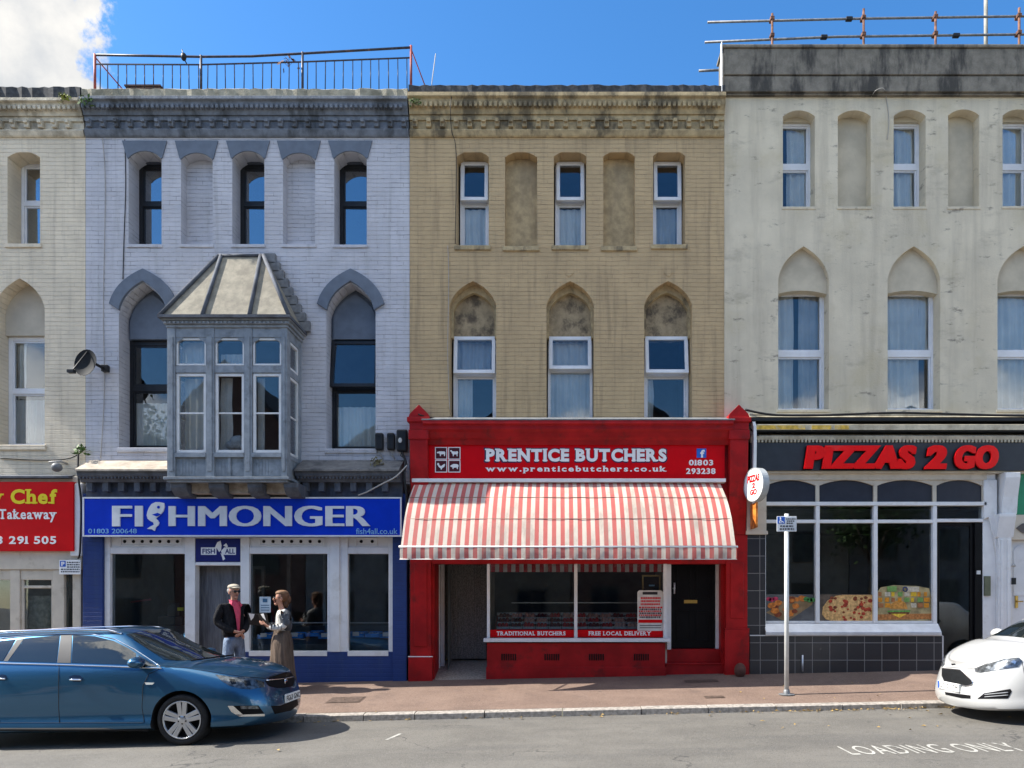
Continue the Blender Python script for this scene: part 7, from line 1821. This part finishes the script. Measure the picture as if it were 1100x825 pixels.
    xm = H.x+.012; z0, z1 = H.z-.050, H.z+.050
    mb = MB(); mb.box(xm-.03, xm, -.255, .255, z0, z1); pl = mb.build('number_plate', M_PLATE, t, bevel=.003)
    mb = MB(); mb.box(xm, xm+.0015, -.25, -.21, z0+.004, z1-.004); mb.build('country_band', M('plate blue band', (.02,.09,.40), .4), pl)
    tm = MB(); put_text(tm, glyph_mesh('DS10 LTM', .0, 0, 1.05), -.195, .235, z0+.02, z1-.02, 0, .002)
    mb = MB(); mb.add([(xm+.0005-p[1], p[0], p[2]) for p in tm.v], tm.f); mb.build('lettering', M('worn plate ink', (.08,.08,.08), .6), pl, recalc=False)
    for sg in (-1, 1):
        mb = MB(); mb.ball((-.33, sg*.93, 1.02), .08, .12, .075, 12); mb.build('door_mirror', paint, t)
    for (x, y, o) in ((0, -.74, -1), (0, .74, 1), (-2.49, -.74, -1), (-2.49, .74, 1)): wheel(t, x, y, .30, .19, o)
    t.matrix_world = Mw
white_car()
# ------------------------------------------------------------------ people
def skin_mesh(name, verts, edges, mat, parent, levels=2, root=0, label=None):
    """verts: (x, y, z, radius) or (x, y, z, rx, ry)"""
    me = bpy.data.meshes.new(name); me.from_pydata([v[:3] for v in verts], edges, [])
    o = bpy.data.objects.new(name, me); C.objects.link(o)
    sk = o.modifiers.new('skin', 'SKIN'); sk.use_smooth_shade = True; sk.branch_smoothing = .4
    for i, v in enumerate(verts):
        d = me.skin_vertices[0].data[i]; d.radius = (v[3], v[4] if len(v) > 4 else v[3]); d.use_root = (i == root)
    ss = o.modifiers.new('sub', 'SUBSURF'); ss.levels = levels; ss.render_levels = levels
    dg = bpy.context.evaluated_depsgraph_get(); new = bpy.data.meshes.new_from_object(o.evaluated_get(dg))
    bpy.data.objects.remove(o); new.materials.clear(); new.materials.append(mat)
    for p in new.polygons: p.use_smooth = True
    return link(name, new, parent, 0, label)
def chain(n0, n): return [(n0+i, n0+i+1) for i in range(n-1)]

M_SKIN = M('fair skin', (.46,.24,.165), .55, var=.08)  # one even skin tone with slight variation
M_SKIN2 = M('tanned skin', (.42,.21,.14), .55, var=.08)

def hand_chains(V, E, wrist, d, up, s=1.0):
    """five bent fingers rooted in a palm; d is the way the hand points, up the way the thumb leaves"""
    d = Vector(d).normalized(); up = Vector(up).normalized(); sd = d.cross(up).normalized()
    w = len(V)-1 if wrist is None else wrist
    c = Vector(V[w][:3]); p0 = c+d*.045*s
    V.append((*p0, .034*s, .020*s)); E.append((w, len(V)-1)); pi = len(V)-1
    for k, (off, l) in enumerate(((-.026, .075), (-.009, .085), (.009, .080), (.025, .062))):
        b = p0+d*.035*s+up*(-off)*s; V.append((*b, .010*s)); E.append((pi, len(V)-1))
        q = b+d*l*.45*s+sd*.012*s; V.append((*q, .009*s)); E.append((len(V)-2, len(V)-1))
        q2 = q+d*l*.25*s+sd*.035*s; V.append((*q2, .0075*s)); E.append((len(V)-2, len(V)-1))
    b = c+d*.02*s+up*.036*s; V.append((*b, .012*s)); E.append((w, len(V)-1))
    q = b+d*.04*s+up*.018*s+sd*.012*s; V.append((*q, .010*s)); E.append((len(V)-2, len(V)-1))

def head(V, E, neck, z, fx=.0, s=1.0):
    """head facing +x with jaw, cheeks, brow, skull, nose; returns nothing"""
    n0 = len(V)
    V += [(.012+fx, 0, z+.02, .048*s), (.030+fx, 0, z+.075, .066*s, .060*s), (.022+fx, 0, z+.13, .086*s, .074*s), (.008+fx, 0, z+.185, .092*s, .077*s), (.0+fx, 0, z+.225, .060*s, .055*s)]
    E.append((neck, n0)); E += chain(n0, 5)
    return n0

def face(parent, z, fx, skin, s=1.0, glasses=None):
    mb = MB(); mb.ball((.108+fx, 0, z+.108), .020, .014, .024, 8); mb.ball((.082+fx, 0, z+.035), .022, .030, .022, 8)
    for sg in (-1, 1): mb.ball((.005+fx, sg*.078, z+.115), .020, .010, .034, 8)
    mb.build('nose', skin, parent)
    mb = MB()
    for sg in (-1, 1): mb.ball((.096+fx, sg*.032, z+.132), .010, .014, .009, 8)
    mb.build('eye', M('eye white', (.6,.58,.55), .3), parent)
    mb = MB(); mb.ball((.099+fx, 0, z+.066), .010, .026, .006, 8); mb.build('mouth', M('lip', (.32,.10,.085), .5), parent)
    if glasses:
        mb = MB()
        for sg in (-1, 1):
            mb.ball((.108+fx, sg*.034, z+.130), .008, .028, .021, 10); mb.tube([(.10+fx, sg*.062, z+.135), (.0+fx, sg*.085, z+.13)], .004, 5)
        mb.tube([(.112+fx, -.012, z+.134), (.112+fx, .012, z+.134)], .004, 5)
        mb.build('glasses', glasses, parent)

def man():
    t = thing('person', 'person in a pale flat cap, black jacket and pink shirt with hands clasped in front', 'person', (0, 0, 0))
    V = [(0,0,.95,.08,.11), (0,0,1.10,.08,.10), (0,0,1.27,.075,.10), (-.02,0,1.39,.06,.08), (0,0,1.475,.055)]; E = chain(0, 5)
    head(V, E, 4, 1.50)
    for sg in (-1, 1):
        n = len(V); V += [(-.02, sg*.13, 1.34, .02), (-.06, sg*.245, 1.13, .026), (.11, sg*.13, 1.00, .032), (.20, sg*.035, .965, .029)]
        E += [(3, n)] + chain(n, 4); hand_chains(V, E, len(V)-1, (.25, -sg*.75, -.6), (.6, 0, .7), .95)
        n = len(V); V += [(0, sg*.095, .86, .065), (.02, sg*.105, .50, .052), (-.01, sg*.11, .10, .043), (.10, sg*.115, .045, .04)]
        E += [(0, n)] + chain(n, 4)
    body = skin_mesh('body', V, E, M_SKIN, t)
    face(body, 1.50, 0, M_SKIN, 1, M_BLKPL)
    jk = cloth('black jacket', (.012,.012,.014), .4)
    V = [(-.015,0,.84,.15,.205), (-.015,0,1.0,.15,.195), (-.015,0,1.2,.15,.20), (-.02,0,1.36,.125,.175), (-.02,0,1.44,.085,.10)]; E = chain(0, 5)
    for sg in (-1, 1):
        n = len(V); V += [(-.015, sg*.20, 1.385, .082), (-.07, sg*.265, 1.13, .070), (.10, sg*.15, 1.01, .056), (.165, sg*.075, .98, .046)]; E += [(3, n)] + chain(n, 4)
    j = skin_mesh('jacket', V, E, jk, t)
    # open front shows the shirt: a shirt panel with collar standing just proud of the chest
    mb = MB(); W = [(.022, .95, .150), (.040, 1.10, .152), (.060, 1.25, .142), (.080, 1.36, .112), (.060, 1.455, .080)]
    P = []
    for w, z, x in W: P += [(x-.005, -w*.75, z), (x+.018, -w*.35, z), (x+.018, w*.35, z), (x-.005, w*.75, z)]
    mb.add(P, [(i*4+k, i*4+k+1, i*4+k+5, i*4+k+4) for i in range(4) for k in range(3)], True)
    for sg in (-1, 1): mb.add([(.07, sg*.062, 1.475), (.10, sg*.02, 1.455), (.125, sg*.055, 1.37), (.10, sg*.095, 1.41), (-.03, sg*.07, 1.50)], [(0,1,2,3),(0,3,4)])
    mb.lathe([(.066, 1.435), (.064, 1.49)], (-.002, 0, 0), 'z', 16)
    mb.build('shirt', cloth('pink shirt', (.55,.07,.12), .15, 14, .03), t, recalc=False)
    jn = cloth('pale blue jeans', (.17,.22,.30), .3, 12, .05)
    V = [(-.005,0,.93,.14,.17), (0,0,.86,.13,.165)]; E = [(0, 1)]
    for sg in (-1, 1):
        n = len(V); V += [(0, sg*.095, .76, .105), (.02, sg*.105, .48, .085), (-.01, sg*.11, .10, .075)]; E += [(1, n)] + chain(n, 3)
    skin_mesh('jeans', V, E, jn, t)
    for sg in (-1, 1): mb = MB(); mb.ball((.06, sg*.115, .045), .14, .05, .05, 10); mb.build('shoe', M('brown shoe', (.07,.045,.03), .6), t)
    cp = cloth('pale flat cap', (.38,.34,.27), .2, 18, .02)
    mb = MB(); mb.ball((.004, 0, 1.705), .112, .092, .052, 14); mb.ball((.075, 0, 1.69), .075, .075, .018, 12); mb.build('cap', cp, t)
    mb = MB(); mb.ball((-.03, 0, 1.645), .085, .090, .065, 12); mb.build('hair', M('grey hair', (.30,.29,.28), .8, var=.3), t)
    y = -.62; x = PX(251, y)
    t.location = (x, y, gz(x, y)); t.rotation_euler = (0, 0, R(-38)); t.scale = (1.0, 1.0, 1.0)
man()

def woman():
    t = thing('person', 'person in a long brown skirt and grey shawl holding an open black folder', 'person', (0, 0, 0))
    V = [(0,0,.90,.08,.10), (0,0,1.05,.06,.08), (.0,0,1.20,.06,.09), (-.01,0,1.30,.05,.07), (.005,0,1.375,.045)]; E = chain(0, 5)
    head(V, E, 4, 1.395, .015, .95)
    for sg in (-1, 1):
        n = len(V); V += [(-.01, sg*.14, 1.27, .03), (-.01, sg*.195, 1.06, .030), (.17, sg*.145, 1.05, .028), (.255, sg*.10, 1.10, .024)]
        E += [(3, n)] + chain(n, 4); hand_chains(V, E, len(V)-1, (.7, -sg*.3, .3), (.2, -sg*.2, .9), .85)
        n = len(V); V += [(0, sg*.09, .82, .085), (.01, sg*.09, .46, .055), (-.01, sg*.09, .09, .036), (.09, sg*.095, .035, .034)]; E += [(0, n)] + chain(n, 4)
    body = skin_mesh('body', V, E, M_SKIN2, t)
    face(body, 1.395, .015, M_SKIN2, .95, M_BLKPL)
    bl = cloth('white striped blouse', (.60,.58,.54), .2, 13, .05)
    V = [(.0,0,.94,.125,.155), (0,0,1.06,.11,.14), (0,0,1.20,.115,.155), (-.005,0,1.31,.09,.135), (.0,0,1.35,.06,.07)]; E = chain(0, 5)
    for sg in (-1, 1):
        n = len(V); V += [(-.005, sg*.16, 1.295, .068), (-.01, sg*.20, 1.06, .060), (.16, sg*.15, 1.045, .05), (.215, sg*.125, 1.075, .042)]; E += [(3, n)] + chain(n, 4)
    b = skin_mesh('blouse', V, E, bl, t)
    mb = MB()
    for sg in (-1, 1):
        for k in range(4):                       # dark bands round the forearm sleeves
            q = .15+.22*k; c = Vector((-.01, sg*.20, 1.06)).lerp(Vector((.20, sg*.132, 1.066)), q+.1); mb.ball(tuple(c), .016, .060, .056, 8)
    mb.build('sleeve_band', M('dark sleeve band', (.03,.03,.035), .8), b)
    sk_ = cloth('brown long skirt', (.115,.085,.065), .35, 9, .06, (2,2,.2))
    mb = MB(); n = 40; Vv = []
    prof = [(1.0, .118, .150), (.93, .145, .178), (.80, .165, .20), (.60, .175, .205), (.35, .195, .22), (.10, .225, .25)]
    for z, rx, ry in prof:
        for k in range(n):
            a = 2*math.pi*k/n; f = 1+.06*math.sin(9*a+z*2)*(1-z)*1.4; Vv.append((rx*f*math.cos(a), ry*f*math.sin(a), z))
    mb.add(Vv, [(i*n+k, i*n+(k+1)%n, (i+1)*n+(k+1)%n, (i+1)*n+k) for i in range(len(prof)-1) for k in range(n)], True); mb.build('skirt', sk_, t)
    sh_m = cloth('grey shawl', (.085,.09,.10), .35, 10, .06)
    V = [(-.055,0,.95,.12,.19), (-.055,0,1.14,.125,.19), (-.06,0,1.28,.105,.18), (-.03,0,1.35,.075,.10)]; E = chain(0, 4)
    for sg in (-1, 1):
        n = len(V); V += [(-.02, sg*.17, 1.27, .078), (-.03, sg*.205, 1.06, .074)]; E += [(2, n)] + chain(n, 2)
    skin_mesh('shawl', V, E, sh_m, t)
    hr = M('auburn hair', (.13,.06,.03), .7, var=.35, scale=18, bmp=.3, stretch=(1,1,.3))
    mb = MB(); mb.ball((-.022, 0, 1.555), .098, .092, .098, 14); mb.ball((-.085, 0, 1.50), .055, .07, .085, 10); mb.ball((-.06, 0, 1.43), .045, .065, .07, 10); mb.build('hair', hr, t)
    mb = MB(); mb.ball((.0, 0, 1.605), .102, .090, .050, 14); mb.build('hair_highlight', M('painted highlight hair', (.20,.11,.06), .7, var=.35, scale=18, bmp=.3), t)  # paler crown: the sun's highlight painted into the hair colour
    for sg in (-1, 1): mb = MB(); mb.ball((.06, sg*.095, .04), .12, .042, .04, 10); mb.build('shoe', M('dark shoe', (.02,.02,.02), .6), t)
    y = -.85; x = PX(303, y); M_ = Matrix.Translation((x, y, gz(x, y))) @ Matrix.Rotation(R(180+28), 4, 'Z')
    t.matrix_world = M_
    f = thing('folder', 'open black folder held by the person in the brown skirt', 'folder', (0, 0, 0))
    for sg in (-1, 1):
        mb = MB(); mb.add([(.30, 0, 1.08), (.285+.06, sg*.19, 1.10), (.34+.06, sg*.19, 1.29), (.375, 0, 1.27)], [(0,1,2,3)]); mb.add([(.308, 0, 1.077), (.293+.06, sg*.19, 1.097), (.348+.06, sg*.19, 1.287), (.383, 0, 1.267)], [(3,2,1,0)])
        mb.add(mb.v[:4]+mb.v[4:8], [(0,1,5,4),(1,2,6,5),(2,3,7,6),(3,0,4,7)]); mb.build('cover', M('black folder cover', (.008,.008,.009), .5), f, recalc=False)
        mb = MB(); mb.add([(.297, sg*.004, 1.085), (.283+.058, sg*.15, 1.105), (.334+.088, sg*.15, 1.28), (.370, sg*.004, 1.262)], [(0,1,2,3)]); mb.build('page', M_WHITE, f, recalc=False)
    c0 = Vector((.33, 0, 1.18)); f.matrix_world = M_ @ Matrix.Translation(c0) @ Matrix.Rotation(R(42), 4, 'Z') @ Matrix.Translation(-c0)
woman()

# GROUPS shared by repeats
for o in C.objects:
    if o.parent or 'group' in o.keys(): continue
    k = o.name.split('.')[0]
    g = {'parked_car': 'cars parked at the kerb', 'terraced_house': 'houses of the terrace', 'gabled_house': 'gabled houses across the street', 'street_tree': 'trees across the street', 'person': 'people outside the fishmonger',
         'shop_sign': 'signs over the shops', 'weed': 'weeds on the house fronts', 'window_sticker': 'strips on the butcher window', 'projecting_sign': 'signs projecting from the pilaster', 'door_curtain': 'curtains in shop doorways', 'display_counter': 'counters inside the shops'}.get(k)
    if k == 'poster' and 'window picture' in o.get('label', ''): g = 'food pictures on the pizza shop window'
    if g: o['group'] = g
